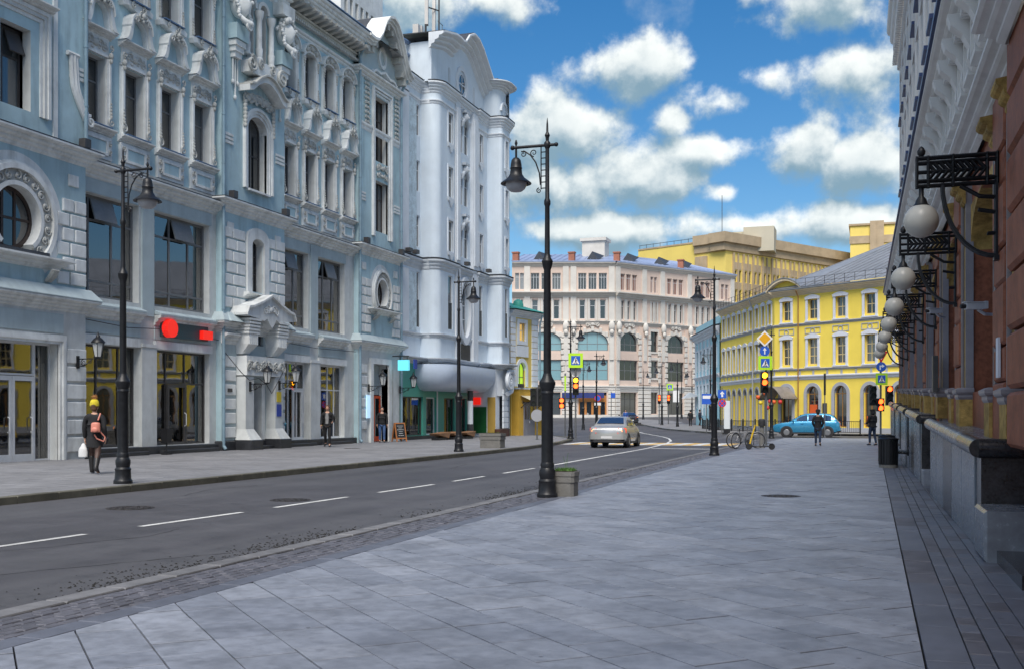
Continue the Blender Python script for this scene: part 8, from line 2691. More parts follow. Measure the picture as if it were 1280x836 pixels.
def car(name, label, cat, loc, rz, paint, suv=False, braking=False):
    t = thing(name, label, cat, loc, rz)
    k = 1.0 if not suv else 1.05
    belt = 1.0 if not suv else 1.08
    top = 1.44 if not suv else 1.60
    if not suv:
        ST = [(0.0, .70, .42, .84), (0.06, .79, .34, .92), (0.22, .83, .27, .985), (0.6, .85, .22, 1.0), (1.2, .855, .2, 1.0), (2.4, .855, .2, .99), (3.2, .85, .2, .97), (3.8, .83, .22, .90), (4.25, .78, .25, .80), (4.42, .70, .3, .70), (4.48, .55, .36, .62)]
        GH = [(0.70, 1.0), (0.82, 1.10), (1.0, 1.22), (1.25, 1.36), (1.5, 1.42), (1.9, top), (2.3, 1.43), (2.6, 1.37), (2.9, 1.24), (3.2, 1.08), (3.38, .97)]
    else:
        ST = [(0.0, .72, .45, .95), (0.06, .82, .38, 1.04), (0.3, .88, .30, 1.08), (1.2, .90, .27, 1.08), (2.4, .90, .27, 1.06), (3.2, .89, .27, 1.02), (3.7, .87, .29, .97), (4.1, .82, .32, .88), (4.28, .74, .38, .78), (4.34, .58, .44, .70)]
        GH = [(0.10, 1.06), (0.22, 1.22), (0.42, 1.44), (0.65, 1.55), (1.1, top), (1.7, 1.61), (2.2, 1.58), (2.5, 1.48), (2.85, 1.27), (3.15, 1.08), (3.28, 1.0)]
    mb = MB()
    rings = []
    for x, w, zb, zt in ST:
        h = zt - zb
        half = [(0.0, zb), (w * 0.80, zb), (w * 0.96, zb + h * 0.10), (w, zb + h * 0.35), (w, zb + h * 0.62), (w * 0.975, zb + h * 0.86), (w * 0.93, zt - 0.012), (w * 0.80, zt + 0.004), (0.0, zt + 0.012)]
        ring = [(x, y, z) for y, z in half] + [(x, -y, z) for y, z in reversed(half[1:-1])]
        rings.append(ring)
    n = len(rings[0])
    vs = [p for r in rings for p in r]
    fs = []
    for i in range(len(rings) - 1):
        for j in range(n):
            fs.append((i * n + j, (i + 1) * n + j, (i + 1) * n + (j + 1) % n, i * n + (j + 1) % n))
    fs += [tuple(range(n)), tuple((len(rings) - 1) * n + j for j in range(n))[::-1]]
    mb.add(vs, fs)
    mb.build('body', paint, t, smooth=True, angle=48)
    wb, wt = (.76, .60) if not suv else (.80, .64)
    def gw(z):
        f = (z - belt) / (top - belt)
        return wb + (wt - wb) * max(0, min(1, f))
    rings = []
    for x, z in GH:
        half = [(gw(belt) - 0.0, belt - 0.06), (gw(z) + 0.02, max(belt - 0.05, z - 0.06)), (gw(z) - 0.05, max(belt - 0.04, z - 0.012)), (0.0, z + 0.012)]
        rings.append([(x, y, zz) for y, zz in half] + [(x, -y, zz) for y, zz in reversed(half[:-1])])
    n = len(rings[0])
    vs = [p for r in rings for p in r]
    fs = []
    for i in range(len(rings) - 1):
        for j in range(n - 1):
            fs.append((i * n + j, (i + 1) * n + j, (i + 1) * n + j + 1, i * n + j + 1))
    MB().add(vs, fs).build('roof', paint, t, smooth=True, angle=48)
    def gz(x):
        for (xa, za), (xb, zb) in zip(GH[:-1], GH[1:]):
            if xa <= x <= xb:
                return za + (zb - za) * (x - xa) / (xb - xa)
        return belt
    # side glass
    xs = (1.15, 1.95, 2.02, 2.85) if not suv else (0.55, 1.05, 1.12, 2.0, 2.07, 2.75)
    for sg, nm in ((-1, 'side_window'), (1, 'side_window')):
        for a, b in zip(xs[0::2], xs[1::2]):
            pts = []
            m = 6
            for i in range(m + 1):
                x = a + (b - a) * i / m
                pts.append((x, gz(x) - 0.10))
            mb = MB()
            for i in range(m):
                (x0, z0), (x1, z1) = pts[i], pts[i + 1]
                mb.quad((x0, sg * (gw(belt) + 0.006), belt + 0.03), (x1, sg * (gw(belt) + 0.006), belt + 0.03), (x1, sg * (gw(z1) + 0.030), max(z1, belt + 0.04)), (x0, sg * (gw(z0) + 0.030), max(z0, belt + 0.04)))
            mb.build(nm, 'glass_car', t)
    # rear and front screens
    for nm, idx in (('rear_window', (1, 2, 3) if not suv else (1, 2)), ('windscreen', (-4, -3, -2))):
        mb = MB()
        pp = [GH[i] for i in idx]
        for (xa, za), (xb, zb) in zip(pp[:-1], pp[1:]):
            dx = -0.012 if nm == 'rear_window' else 0.012
            mb.quad((xa + dx, -(gw(za) - 0.09), za + 0.024), (xa + dx, gw(za) - 0.09, za + 0.024), (xb + dx, gw(zb) - 0.09, zb + 0.024), (xb + dx, -(gw(zb) - 0.09), zb + 0.024))
        mb.build(nm, 'glass_car', t)
    # wheels
    wr = 0.31 if not suv else 0.345
    for x in ((0.85, 3.45) if not suv else (0.78, 3.4)):
        for sg in (-1, 1):
            yw = (0.74 if not suv else 0.79) * sg
            wh = MB().lathe([(wr * 0.62, -0.10), (wr * 0.95, -0.10), (wr, -0.07), (wr, 0.07), (wr * 0.95, 0.10), (wr * 0.62, 0.10)], 24, cap=False)
            o = wh.build('tyre', 'tyre', t, (x, yw, wr), smooth=True, angle=30)
            o.rotation_euler = (R(90), 0, 0)
            r_ = MB().lathe([(wr * 0.64, 0.085 * -sg), (wr * 0.5, 0.06 * -sg), (0.05, 0.07 * -sg), (0.0, 0.07 * -sg)], 24, cap=False)
            for q in range(5):
                a = q * 2 * PI / 5
                r_.tube([(0, 0, 0.078 * -sg), (wr * 0.6 * math.cos(a), wr * 0.6 * math.sin(a), 0.075 * -sg)], 0.025, 5)
            o = r_.build('rim', 'rim', t, (x, yw, wr))
            o.rotation_euler = (R(90), 0, 0)
            ar = MB()
            disc(ar, x, wr + 0.02, wr * 1.17, (0.83 if not suv else 0.885) * sg - 0.03, (0.83 if not suv else 0.885) * sg + 0.028 * (1 if sg > 0 else 1))
            ar.build('wheel_arch', 'bumper_dark', t)
            wh2 = MB().lathe([(wr * 0.60, -0.02), (wr * 0.97, -0.02), (wr * 0.97, 0.02), (wr * 0.60, 0.02)], 24, cap=False).build('tyre_wall', 'tyre', t, (x, sg * (0.87 if not suv else 0.925), wr))
            wh2.rotation_euler = (R(90), 0, 0)
            r2 = MB().lathe([(wr * 0.60, 0.0), (wr * 0.52, 0.015 * -sg), (0.02, 0.02 * -sg)], 20).build('hub_cap', 'rim', t, (x, sg * (0.872 if not suv else 0.927), wr))
            r2.rotation_euler = (R(90), 0, 0)
    # bumpers, lamps, plate, mirrors
    zb_ = 0.40 if not suv else 0.46
    MB().slab([(-0.06, -0.62), (-0.06, 0.62), (0.0, 0.76), (0.16, 0.86), (0.16, -0.86), (0.0, -0.76)], zb_, zb_ + 0.20).build('rear_bumper', paint, t, smooth=True, angle=30)
    MB().slab([(-0.04, -0.60), (-0.04, 0.60), (0.1, 0.80), (0.1, -0.80)], zb_ - 0.12, zb_).build('bumper_skirt', 'bumper_dark', t)
    for sg in (-1, 1):
        z0, z1 = (0.66, 0.92) if not suv else (0.80, 1.04)
        y0, y1 = sorted((sg * 0.50, sg * 0.77))
        MB().add([(-0.012, y0 if sg > 0 else y1, z0), (0.10, y1 if sg > 0 else y0, z0), (0.12, y1 if sg > 0 else y0, z1), (0.03, y0 if sg > 0 else y1, z1), (0.16, y0 if sg > 0 else y1, z0), (0.30, sg * 0.845, z0 + 0.02), (0.30, sg * 0.845, z1 - 0.02)], [(0, 1, 2, 3), (1, 5, 6, 2)]).build('tail_light', 'tail_red', t)
        if braking:
            disc(MB(), sg * 0.62, (z0 + z1) / 2 - 0.02, 0.085, -0.02, -0.012, 16).build('tail_lamp', 'tail_lit', t, (0.0, 0, 0), rz=R(90)).location = (-0.005, 0, 0)
        MB().add([(4.36 if not suv else 4.2, sg * 0.45, 0.62 if not suv else 0.72), (4.2 if not suv else 4.02, sg * 0.78, 0.64 if not suv else 0.74), (4.12 if not suv else 3.94, sg * 0.79, 0.78 if not suv else 0.90), (4.34 if not suv else 4.17, sg * 0.48, 0.74 if not suv else 0.84)], [(0, 1, 2, 3)]).build('headlight', 'head_lamp', t)
        m = MB().box(2.92, 3.02, sg * 0.98 - 0.09, sg * 0.98 + 0.09, belt + 0.0, belt + 0.14).tube([(2.98, sg * 0.82, belt), (2.98, sg * 0.92, belt + 0.05)], 0.025, 5)
        m.build('mirror', 'bumper_dark' if not suv else paint, t)
        for x in ((1.5, 2.4) if not suv else (1.4, 2.4)):
            MB().box(x - 0.09, x + 0.09, sg * (ST[4][1] + 0.006) - 0.012, sg * (ST[4][1] + 0.006) + 0.012, belt - 0.18, belt - 0.145).build('door_handle', paint, t)
        MB().box(0.5, 3.9, sg * (ST[4][1] - 0.03) - 0.03, sg * (ST[4][1] - 0.03) + 0.03, 0.19 if not suv else 0.25, 0.27 if not suv else 0.33).build('sill', 'bumper_dark', t)
    MB().box(-0.075, -0.061, -0.26, 0.26, zb_ + 0.04, zb_ + 0.15).build('number_plate', 'plate', t)
    return t
car('silver_sedan', 'silver sedan with lit tail lights before the zebra crossing', 'car', (-11.45, 48.0, 0.0), R(92), 'car_silver', braking=True)
dx, dy = atpx(789.5, 126)
car('dark_sedan', 'dark sedan with red tail lights before the department store', 'car', (dx, dy, zg(dy) + 0.0), R(112), 'car_black', braking=True)
car('blue_hatchback', 'blue crossover car crossing in front of the yellow building', 'car', (-2.0, 74.9, 0.0), R(180), 'car_blue', suv=True)

# ------------------------------------------------------------------ bicycles and scooter
mat('scooter_yellow', (0.75, 0.48, 0.02), 0.4, 0.05, 6)
mat('bike_grey', (0.16, 0.16, 0.17), 0.45, 0.1, 8)
def wheel(par, x, r=0.33, th=0.02):
    pts = [(x + r * math.cos(2 * PI * i / 28), 0, r + th + r * math.sin(2 * PI * i / 28)) for i in range(28)]
    o = MB().tube(pts, th, 6, closed=True).build('tyre', 'tyre', par, smooth=True)
    rim = MB().tube([(x + (r - 0.03) * math.cos(2 * PI * i / 28), 0, r + th + (r - 0.03) * math.sin(2 * PI * i / 28)) for i in range(28)], 0.012, 5, closed=True)
    for i in range(14):
        a = 2 * PI * i / 14
        rim.tube([(x, 0.015 * (1 if i % 2 else -1), r + th), (x + (r - 0.03) * math.cos(a), 0, r + th + (r - 0.03) * math.sin(a))], 0.0025, 3)
    rim.build('wheel_rim', 'rim', par)
def bicycle(loc, rz, label, m):
    t = thing('bicycle', label, 'bicycle', loc, rz, 'bicycles on the paving')
    wheel(t, 0.0)
    wheel(t, 1.05)
    f = MB()
    f.tube([(0, 0, .35), (0.42, 0, .30), (0.30, 0, .80)], 0.018, 6)
    f.tube([(0.42, 0, .30), (0.88, 0, .78), (0.34, 0, .66)], 0.02, 6)
    f.tube([(0, 0, .35), (0.33, 0, .68)], 0.012, 5)
    f.tube([(1.05, 0, .35), (0.92, 0, .70), (0.86, 0, .92)], 0.018, 6)
    f.build('frame', m, t)
    MB().tube([(0.80, -0.28, 0.98), (0.88, -0.12, 0.96), (0.86, 0, 0.93), (0.88, 0.12, 0.96), (0.80, 0.28, 0.98)], 0.014, 6).build('handlebar', 'bumper_dark', t)
    MB().add([(0.16, -0.08, 0.86), (0.16, 0.08, 0.86), (0.30, 0.07, 0.88), (0.46, 0.015, 0.86), (0.46, -0.015, 0.86), (0.30, -0.07, 0.88)], [(0, 5, 4, 3, 2, 1)]).tube([(0.30, 0, 0.74), (0.29, 0, 0.87)], 0.014, 6).build('saddle', 'bumper_dark', t)
    for x in (0.0, 1.05):
        MB().tube([(x + 0.37 * math.cos(a), 0, 0.35 + 0.37 * math.sin(a)) for a in [R(20 + 15 * i) for i in range(11)]], 0.022, 5).build('mudguard', m, t)
    MB().lathe([(0.09, -0.005), (0.09, 0.005)], 16).tube([(0, 0.0, 0), (0.12, 0, 0.05)], 0.01, 4).build('crank', 'bumper_dark', t, (0.42, 0.03, 0.30)).rotation_euler = (R(90), 0, 0)
    return t
bicycle((-5.62, 47.6, 0.035), R(62), 'grey bicycle parked beside the yellow scooter, left of it', 'bike_grey')
bicycle((-4.80, 48.7, 0.035), R(200), 'dark bicycle parked behind the yellow scooter deck', 'bike_grey')
t = thing('kick_scooter', 'yellow electric scooter leaning before the bicycles', 'scooter', (-4.95, 46.9, 0.035), R(8))
MB().box(0.15, 0.85, -0.08, 0.08, 0.12, 0.17).build('deck', 'bumper_dark', t)
MB().tube([(0.02, 0, 0.22), (0.14, 0, 0.14), (0.2, 0, 0.14)], 0.04, 8).build('neck', 'bumper_dark', t)
MB().tube([(0.0, 0, 0.20), (0.10, 0, 0.60), (0.24, 0, 1.06)], 0.035, 8).build('stem', 'scooter_yellow', t, smooth=True)
MB().tube([(0.24, -0.23, 1.08), (0.24, 0.23, 1.08)], 0.02, 8).build('handlebar', 'bumper_dark', t)
for x in (-0.03, 0.92):
    o = MB().lathe([(0.03, -0.035), (0.12, -0.035), (0.135, 0), (0.12, 0.035), (0.03, 0.035)], 20).build('wheel', 'tyre', t, (x, 0, 0.135), smooth=True, angle=40)
    o.rotation_euler = (R(90), 0, 0)
MB().box(0.70, 0.98, -0.06, 0.06, 0.24, 0.27).build('mudguard', 'bumper_dark', t)
t = thing('rental_post', 'squat grey post with dark round cap beside the scooter', 'post', (-4.70, 49.6, 0.035))
MB().lathe([(0.15, 0), (0.15, 0.06), (0.12, 0.10), (0.105, 0.85), (0.10, 0.98)], 14).build('post', 'concrete', t, smooth=True, angle=35)
MB().lathe([(0.16, 0.98), (0.17, 1.06), (0.16, 1.24), (0.10, 1.30)], 14).build('cap', 'bumper_dark', t, smooth=True, angle=35)

# ------------------------------------------------------------------ people
mat('skin', (0.50, 0.28, 0.19), 0.55, 0.05, 20)
mat('cloth_black', (0.012, 0.012, 0.014), 0.85, 0.3, 12, 0.3, 60)
mat('cloth_navy', (0.02, 0.028, 0.05), 0.85, 0.3, 12, 0.3, 60)
mat('jeans_blue', (0.05, 0.10, 0.22), 0.85, 0.3, 12, 0.2, 80)
mat('jeans_dark', (0.02, 0.035, 0.07), 0.85, 0.3, 12, 0.2, 80)
mat('cloth_grey', (0.22, 0.22, 0.22), 0.85, 0.2, 12)
mat('tights', (0.075, 0.04, 0.03), 0.6, 0.1, 12)
mat('hat_yellow', (0.62, 0.50, 0.03), 0.9, 0.25, 40, 0.5, 120)
mat('salmon', (0.60, 0.22, 0.16), 0.5, 0.1, 12)
mat('hair_dark', (0.02, 0.014, 0.01), 0.6, 0.3, 40)
mat('hair_brown', (0.09, 0.045, 0.02), 0.6, 0.3, 40)
mat('shoe', (0.015, 0.014, 0.014), 0.5, 0.2, 20)
mat('bag_white', (0.62, 0.62, 0.62), 0.6, 0.1, 12)
mat('cloth_blue', (0.03, 0.10, 0.35), 0.85, 0.2, 12)

TMP = bpy.data.scenes.new('shaping')
def skin(pts, edges, radii, levels=1):
    me = bpy.data.meshes.new('tmp')
    me.from_pydata(pts, edges, [])
    o = bpy.data.objects.new('tmp', me)
    TMP.collection.objects.link(o)
    sm = o.modifiers.new('s', 'SKIN')
    sm.use_smooth_shade = True
    for i, r in enumerate(radii):
        d = o.data.skin_vertices[0].data[i]
        d.radius = r if isinstance(r, tuple) else (r, r)
        d.use_root = (i == 0)
    ss = o.modifiers.new('u', 'SUBSURF')
    ss.levels = levels
    ss.render_levels = levels
    with bpy.context.temp_override(scene=TMP, view_layer=TMP.view_layers[0]):
        dg = bpy.context.evaluated_depsgraph_get()
        out = bpy.data.meshes.new_from_object(o.evaluated_get(dg))
    bpy.data.objects.remove(o)
    bpy.data.meshes.remove(me)
    out.polygons.foreach_set('use_smooth', [True] * len(out.polygons))
    return out

def chain(P, E, Rr, start, seq):
    """append a chain of (point, radius) starting from vertex index start"""
    prev = start
    for p, r in seq:
        P.append(p)
        Rr.append(r)
        if prev is not None:
            E.append((prev, len(P) - 1))
        prev = len(P) - 1
    return prev

def person(label, loc, rz, h=1.76, stride=0.25, top='cloth_black', legs='jeans_dark', hair='hair_dark', hood=False, hat=None, boots=False, skirt=False, arms=((0.0, 0.1), (0.0, 0.1)), coat_len=0.80, shirt=None, group=None, lean=0.0, detail=2, pockets=False, bare='skin'):
    """walks towards local -y; arms are (swing forward, bend) for the right and left arm"""
    k = h / 1.76
    t = thing('person', label, 'person', loc, rz, group)
    hip = (0, 0.0, 0.96)
    P, E, Rr = [hip], [], [(0.15, 0.11)]
    ch = chain(P, E, Rr, 0, [((0, -lean * 0.2, 1.12), (0.135, 0.10)), ((0, -lean * 0.5, 1.30), (0.155, 0.11)), ((0, -lean * 0.7, 1.43), (0.13, 0.09))])
    chest = ch - 0
    nk = chain(P, E, Rr, chest, [((0, -lean * 0.8, 1.50), 0.058), ((0, -lean - 0.005, 1.555), 0.055)])
    chain(P, E, Rr, nk, [((0, -lean - 0.02, 1.61), (0.072, 0.085)), ((0, -lean - 0.012, 1.67), (0.080, 0.098)), ((0, -lean - 0.0, 1.735), (0.062, 0.075))])
    legj = []
    for sg in (-1, 1):
        f = stride * sg
        knee = (sg * 0.10, -f * 0.55 - 0.03, 0.52)
        ank = (sg * 0.105, (-f * 0.95 if f > 0 else -f * 1.25) + 0.02, 0.09 + (0.05 if f < -0.1 else 0))
        toe = (sg * 0.12, ank[1] - 0.17, 0.035)
        legj.append((knee, ank, toe))
        chain(P, E, Rr, 0, [((sg * 0.095, 0, 0.88), 0.088), ((sg * 0.10, (0 + knee[1]) / 2, 0.72), 0.075), (knee, 0.056), ((knee[0], (knee[1] + ank[1]) / 2 + 0.015, 0.34), 0.052), (ank, 0.036), (toe, 0.03)])
    armj = []
    for sg, (sw, bd) in zip((-1, 1), arms):
        sh = (sg * 0.19, -lean * 0.7, 1.415)
        el = (sg * 0.245, -lean * 0.6 - math.sin(sw) * 0.28 + 0.02, 1.415 - math.cos(sw) * 0.29)
        a2 = sw + bd
        wr = (sg * 0.25 - sg * (0.10 if pockets else 0.0), el[1] - math.sin(a2) * 0.25, el[2] - math.cos(a2) * 0.25)
        armj.append((sh, el, wr, a2))
        last = chain(P, E, Rr, chest, [(sh, 0.060), ((sg * 0.225, (sh[1] + el[1]) / 2, (sh[2] + el[2]) / 2), 0.048), (el, 0.040), (((el[0] + wr[0]) / 2, (el[1] + wr[1]) / 2, (el[2] + wr[2]) / 2), 0.038), (wr, 0.026)])
        # palm, four fingers and a thumb
        d = Vector((0, -math.sin(a2), -math.cos(a2)))
        pm = Vector(wr) + d * 0.06
        pl = chain(P, E, Rr, last, [(tuple(pm), (0.016, 0.032))])
        fw = Vector((0, -math.cos(a2), math.sin(a2)))
        for i, l in enumerate((0.070, 0.080, 0.075, 0.060)):
            b = pm + d * 0.03 + fw * (0.027 - 0.018 * i)
            m_ = b + d * l * 0.5 + Vector((-sg * 0.010, 0, 0))
            e_ = m_ + d * l * 0.42 + Vector((-sg * 0.018, 0, 0))
            chain(P, E, Rr, pl, [(tuple(b), 0.0095), (tuple(m_), 0.009), (tuple(e_), 0.0075)])
        th = Vector(wr) + d * 0.03 + fw * 0.035
        chain(P, E, Rr, pl, [(tuple(th), 0.011), (tuple(th + d * 0.035 + fw * 0.018), 0.0095), (tuple(th + d * 0.06 + fw * 0.016), 0.008)])
    sc = lambda p: (p[0] * k, p[1] * k, p[2] * k)
    rs = lambda r: tuple(x * k for x in r) if isinstance(r, tuple) else r * k
    bme = skin([sc(p) for p in P], E, [rs(r) for r in Rr], 2)
    bme.materials.append(MATS[bare])
    link('body', bme, t)
    # face: nose, brow, lips, eyes, ears
    hy = -lean
    mb = MB()
    mb.tube([(0, hy - 0.098, 1.665), (0, hy - 0.122, 1.628), (0, hy - 0.10, 1.618)], [0.010, 0.016, 0.010], 6)
    mb.tube([(-0.045, hy - 0.088, 1.682), (0, hy - 0.102, 1.680), (0.045, hy - 0.088, 1.682)], 0.008, 5)
    mb.tube([(-0.025, hy - 0.090, 1.592), (0, hy - 0.098, 1.592), (0.025, hy - 0.090, 1.592)], 0.008, 5)
    for sg in (-1, 1):
        mb.ball((sg * 0.084, hy + 0.005, 1.645), 0.028, 7, 5, (0.4, 0.8, 1.1))
    for i, v in enumerate(mb.v):
        mb.v[i] = sc(v)
    mb.build('face', 'skin', t, smooth=True)
    # jacket
    P, E, Rr = [(0, 0.0, 1.06)], [], [(0.175, 0.14)]
    b0 = 0.0
    chain(P, E, Rr, 0, [((0, 0.005, coat_len + 0.06), (0.185, 0.15)), ((0, 0.005, coat_len), (0.180, 0.145))])
    c1 = chain(P, E, Rr, 0, [((0, -lean * 0.3, 1.20), (0.175, 0.135)), ((0, -lean * 0.5, 1.34), (0.185, 0.14)), ((0, -lean * 0.7, 1.44), (0.15, 0.105))])
    chain(P, E, Rr, c1, [((0, -lean * 0.8 + 0.01, 1.515), (0.085, 0.085))])
    for sg, (sh, el, wr, a2) in zip((-1, 1), armj):
        chain(P, E, Rr, c1, [((sh[0], sh[1], sh[2] - 0.01), 0.080), ((sg * 0.23, (sh[1] + el[1]) / 2, (sh[2] + el[2]) / 2), 0.068), (el, 0.060), (((el[0] + wr[0]) / 2, (el[1] + wr[1]) / 2, (el[2] + wr[2]) / 2), 0.056), ((wr[0], wr[1] * 0.98 + el[1] * 0.02, wr[2] * 0.98 + el[2] * 0.02), 0.046)])
    m_ = skin([sc(p) for p in P], E, [rs(r) for r in Rr], 2)
    m_.materials.append(MATS[top])
    link('jacket', m_, t)
    # trousers or tights
    if not skirt:
        P, E, Rr = [(0, 0.0, 0.98)], [], [(0.155, 0.125)]
        for sg, (kn, an, to) in zip((-1, 1), legj):
            chain(P, E, Rr, 0, [((sg * 0.095, 0, 0.87), 0.105), ((sg * 0.10, kn[1] / 2, 0.70), 0.088), (kn, 0.072), ((kn[0], (kn[1] + an[1]) / 2 + 0.01, 0.32), 0.064), ((an[0], an[1] + 0.005, an[2] + 0.03), 0.056)])
        m_ = skin([sc(p) for p in P], E, [rs(r) for r in Rr], 2)
        m_.materials.append(MATS[legs])
        link('trousers', m_, t)
    else:
        mb = MB()
        n = 18
        vs = []
        for z, wx, wy in ((0.98, 0.16, 0.12), (0.84, 0.195, 0.155), (0.66, 0.20, 0.165)):
            vs += [(wx * math.cos(2 * PI * i / n), wy * math.sin(2 * PI * i / n), z) for i in range(n)]
        fs = [(j * n + i, j * n + (i + 1) % n, (j + 1) * n + (i + 1) % n, (j + 1) * n + i) for j in range(2) for i in range(n)]
        mb.add([sc(v) for v in vs], fs)
        mb.build('skirt', legs, t, smooth=True)
    # shoes or boots
    for sg, (kn, an, to) in zip((-1, 1), legj):
        P, E, Rr = [(an[0], an[1] + 0.01, an[2] + (0.0 if not boots else 0.0))], [], [0.052 if not boots else 0.058]
        chain(P, E, Rr, 0, [((an[0], an[1] + 0.055, max(0.045, an[2] - 0.045)), 0.042)])
        chain(P, E, Rr, 0, [((to[0], (an[1] + to[1]) / 2, max(0.05, an[2] - 0.04)), (0.045, 0.040)), ((to[0], to[1] - 0.03, 0.036), (0.042, 0.028))])
        if boots:
            chain(P, E, Rr, 0, [((kn[0], (kn[1] + an[1]) / 2 + 0.015, 0.30), 0.082), ((kn[0], kn[1] + 0.01, 0.48), 0.088)])
        m_ = skin([sc(p) for p in P], E, [rs(r) for r in Rr], 1)
        m_.materials.append(MATS['shoe'])
        link('boot' if boots else 'shoe', m_, t)
    # hair, hood or hat
    if hood:
        P, E, Rr = [(0, hy + 0.02, 1.665)], [], [(0.105, 0.115)]
        chain(P, E, Rr, 0, [((0, hy + 0.015, 1.735), (0.085, 0.095))])
        chain(P, E, Rr, 0, [((0, hy + 0.04, 1.58), (0.10, 0.10)), ((0, hy + 0.06, 1.50), (0.12, 0.09))])
        m_ = skin([sc(p) for p in P], E, [rs(r) for r in Rr], 2)
        m_.materials.append(MATS[top])
        link('hood', m_, t)
    else:
        mb = MB()
        mb.ball(sc((0, hy + 0.022, 1.690)), 0.105 * k, 16, 10, (0.92, 0.98, 0.95))
        mb.ball(sc((0, hy + 0.045, 1.630)), 0.085 * k, 12, 8, (0.98, 0.8, 1.0))
        mb.build('hair', hair, t, smooth=True)
    if hat == 'beanie':
        mb = MB().lathe([(0.104, 0.0), (0.108, 0.05), (0.100, 0.10), (0.075, 0.15), (0.03, 0.175)], 18)
        o = mb.build('hat', 'hat_yellow', t, sc((0, hy + 0.01, 1.675)), smooth=True)
        p = MB().ball((0, 0, 0.21), 0.052, 10, 8)
        rnd = random.Random(2)
        for i in range(40):
            v = Vector((rnd.gauss(0, 1), rnd.gauss(0, 1), rnd.gauss(0, 1))).normalized()
            p.tube([v * 0.04 + Vector((0, 0, 0.21)), v * 0.075 + Vector((0, 0, 0.21))], 0.012, 4)
        q = p.mesh('pompom', mat('pompom', (0.35, 0.16, 0.05), 0.9, 0.3, 40))
        qo = bpy.data.objects.new('pompom', q)
        COL.objects.link(qo)
        qo.parent = o
    elif hat == 'cap':
        MB().lathe([(0.108, 0.0), (0.110, 0.04), (0.095, 0.09), (0.05, 0.115), (0.01, 0.12)], 16).build('hat', 'cloth_black', t, sc((0, hy + 0.01, 1.69)), smooth=True)
    if shirt:
        MB().add([sc(v) for v in [(-0.055, -0.152 - lean * 0.5, 0.98), (0.055, -0.152 - lean * 0.5, 0.98), (0.07, -0.158 - lean * 0.5, 1.25), (0.05, -0.135 - lean * 0.7, 1.44), (-0.05, -0.135 - lean * 0.7, 1.44), (-0.07, -0.158 - lean * 0.5, 1.25)]], [(0, 1, 2, 5), (5, 2, 3, 4)]).build('shirt', shirt, t)
    return t, k, armj

# facing angles: local -y turned by rz; rz = PI looks along +Y (away)
wm, k, aj = person('woman in yellow bobble hat, black jacket and tall boots with salmon backpack', (-17.6, 21.3, 0.12), PI + 0.42, 1.70, 0.20, 'cloth_black', 'cloth_black', 'hair_brown', hat='beanie', boots=True, skirt=True, arms=((-0.15, 0.5), (0.1, 0.15)), coat_len=0.78, bare='skin')
P, E, Rr = [(0, 0, 0.86)], [], [(0.11, 0.09)]
for sg in (-1, 1):
    f = 0.20 * sg
    chain(P, E, Rr, 0, [((sg * 0.095, 0, 0.82), 0.09), ((sg * 0.10, (-f * 0.55 - 0.03) / 2, 0.72), 0.09), ((sg * 0.10, -f * 0.55 - 0.03, 0.52), 0.072), ((sg * 0.10, (-f * 0.55 - 0.03 + (-f * 0.95 if f > 0 else -f * 1.25) + 0.02) / 2 + 0.015, 0.34), 0.068)])
m_ = skin([(a * k, b * k, c * k) for a, b, c in P], E, [tuple(x * k for x in r) if isinstance(r, tuple) else r * k for r in Rr], 2)
m_.materials.append(MATS['tights'])
link('tights', m_, wm)
bp = thing('backpack', 'salmon pink backpack on the back of the woman in the bobble hat', 'backpack', (-17.6, 21.3, 0.12), PI + 0.42)
P, E, Rr = [(-0.08, 0.20, 1.10)], [], [(0.12, 0.07)]
chain(P, E, Rr, 0, [((-0.08, 0.195, 1.24), (0.10, 0.06))])
chain(P, E, Rr, 0, [((-0.08, 0.205, 1.00), (0.12, 0.075))])
m_ = skin(P, E, Rr, 2)
m_.materials.append(MATS['salmon'])
link('pack', m_, bp)
MB().tube([(-0.12, 0.15, 1.28), (-0.15, 0.06, 1.44), (-0.14, -0.08, 1.40), (-0.17, -0.13, 1.2)], 0.018, 6).build('strap', 'salmon', bp)
MB().tube([(-0.17, 0.16, 1.02), (-0.27, 0.10, 0.88), (-0.25, 0.15, 0.78), (-0.1, 0.18, 0.85), (-0.05, 0.2, 0.95)], 0.016, 6).build('strap', 'salmon', bp)
MB().ball((-0.08, 0.275, 1.06), 0.08, 10, 7, (1.0, 0.35, 0.8)).build('pocket', 'salmon', bp, smooth=True)
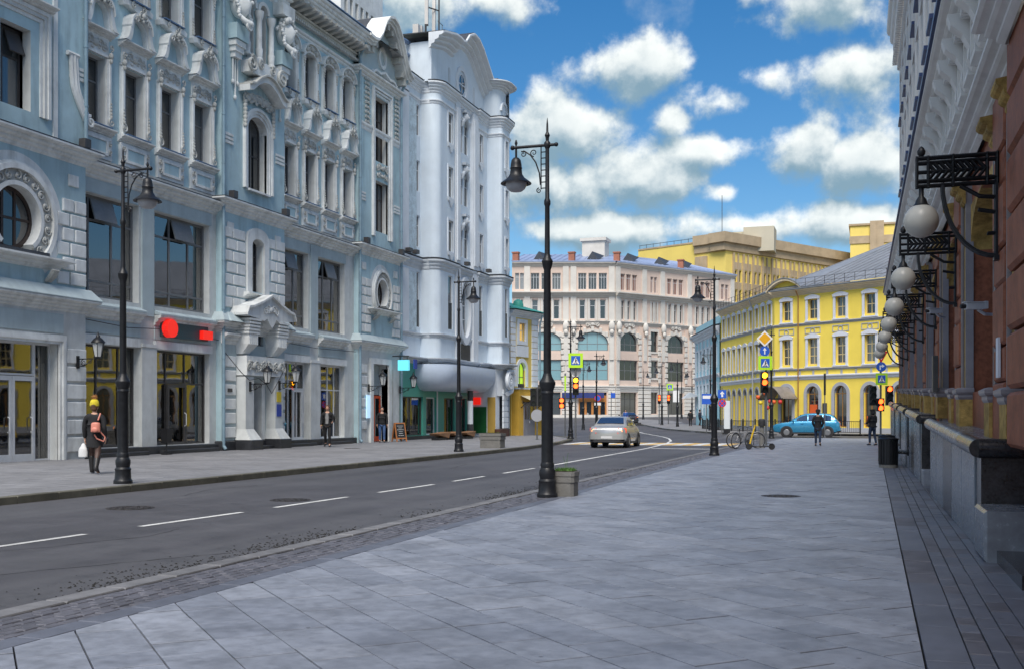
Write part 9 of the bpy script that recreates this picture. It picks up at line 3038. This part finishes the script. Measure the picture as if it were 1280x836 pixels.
sb = thing('carrier_bag', 'white plastic carrier bag hanging from the hand of the walking woman', 'bag', (-17.6, 21.3, 0.12), PI + 0.42)
P, E, Rr = [(0.27, -0.02, 0.50)], [], [(0.12, 0.07)]
chain(P, E, Rr, 0, [((0.27, -0.03, 0.62), (0.09, 0.05)), ((0.265, -0.04, 0.74), (0.03, 0.02))])
chain(P, E, Rr, 0, [((0.27, -0.02, 0.40), (0.11, 0.07))])
m_ = skin(P, E, Rr, 2)
m_.materials.append(MATS['bag_white'])
link('bag', m_, sb)
person('man in open dark jacket and grey shirt walking on the left pavement', (-22.4, 41.9, 0.12), 0.35, 1.80, 0.12, 'cloth_black', 'cloth_black', 'hair_brown', arms=((0.1, 0.5), (0.1, 1.2)), coat_len=0.90, shirt='cloth_grey', lean=0.02)
person('man in black jumper and blue jeans standing by the orange door', (-23.3, 49.3, 0.12), 0.5, 1.78, 0.06, 'cloth_black', 'jeans_blue', 'hair_dark', arms=((0.05, 0.3), (0.05, 0.3)), coat_len=0.92)
person('person in bulky black coat and hat walking towards the blue car', (-2.42, 52.9, 0.036), PI, 1.70, 0.12, 'cloth_black', 'jeans_dark', 'hair_dark', hat='cap', arms=((0.05, 0.5), (0.05, 0.5)), coat_len=0.72, pockets=True, lean=0.03)
person('hooded person in black jacket and jeans waiting by the granite wall', (0.02, 54.8, 0.036), PI + 0.7, 1.72, 0.10, 'cloth_black', 'jeans_dark', hood=True, arms=((0.2, 1.2), (0.2, 1.2)), coat_len=0.88, pockets=True)
for (px, tt, lab, top, rz) in ((863, 110, 'distant person in dark green jacket on the far pavement', 'cloth_black', PI), (875, 112, 'distant person in navy coat beside the far pole', 'cloth_navy', PI * 0.7), (782, 122, 'distant person in blue standing beside the dark sedan', 'cloth_blue', 0.2)):
    x, y = atpx(px, tt)
    person(lab, (x, y, zg(y) + (0.12 if px > 800 else 0.0)), rz, 1.76, 0.1, top, 'cloth_black' if px > 800 else 'cloth_blue', group='distant passers-by')
bpy.data.scenes.remove(TMP)
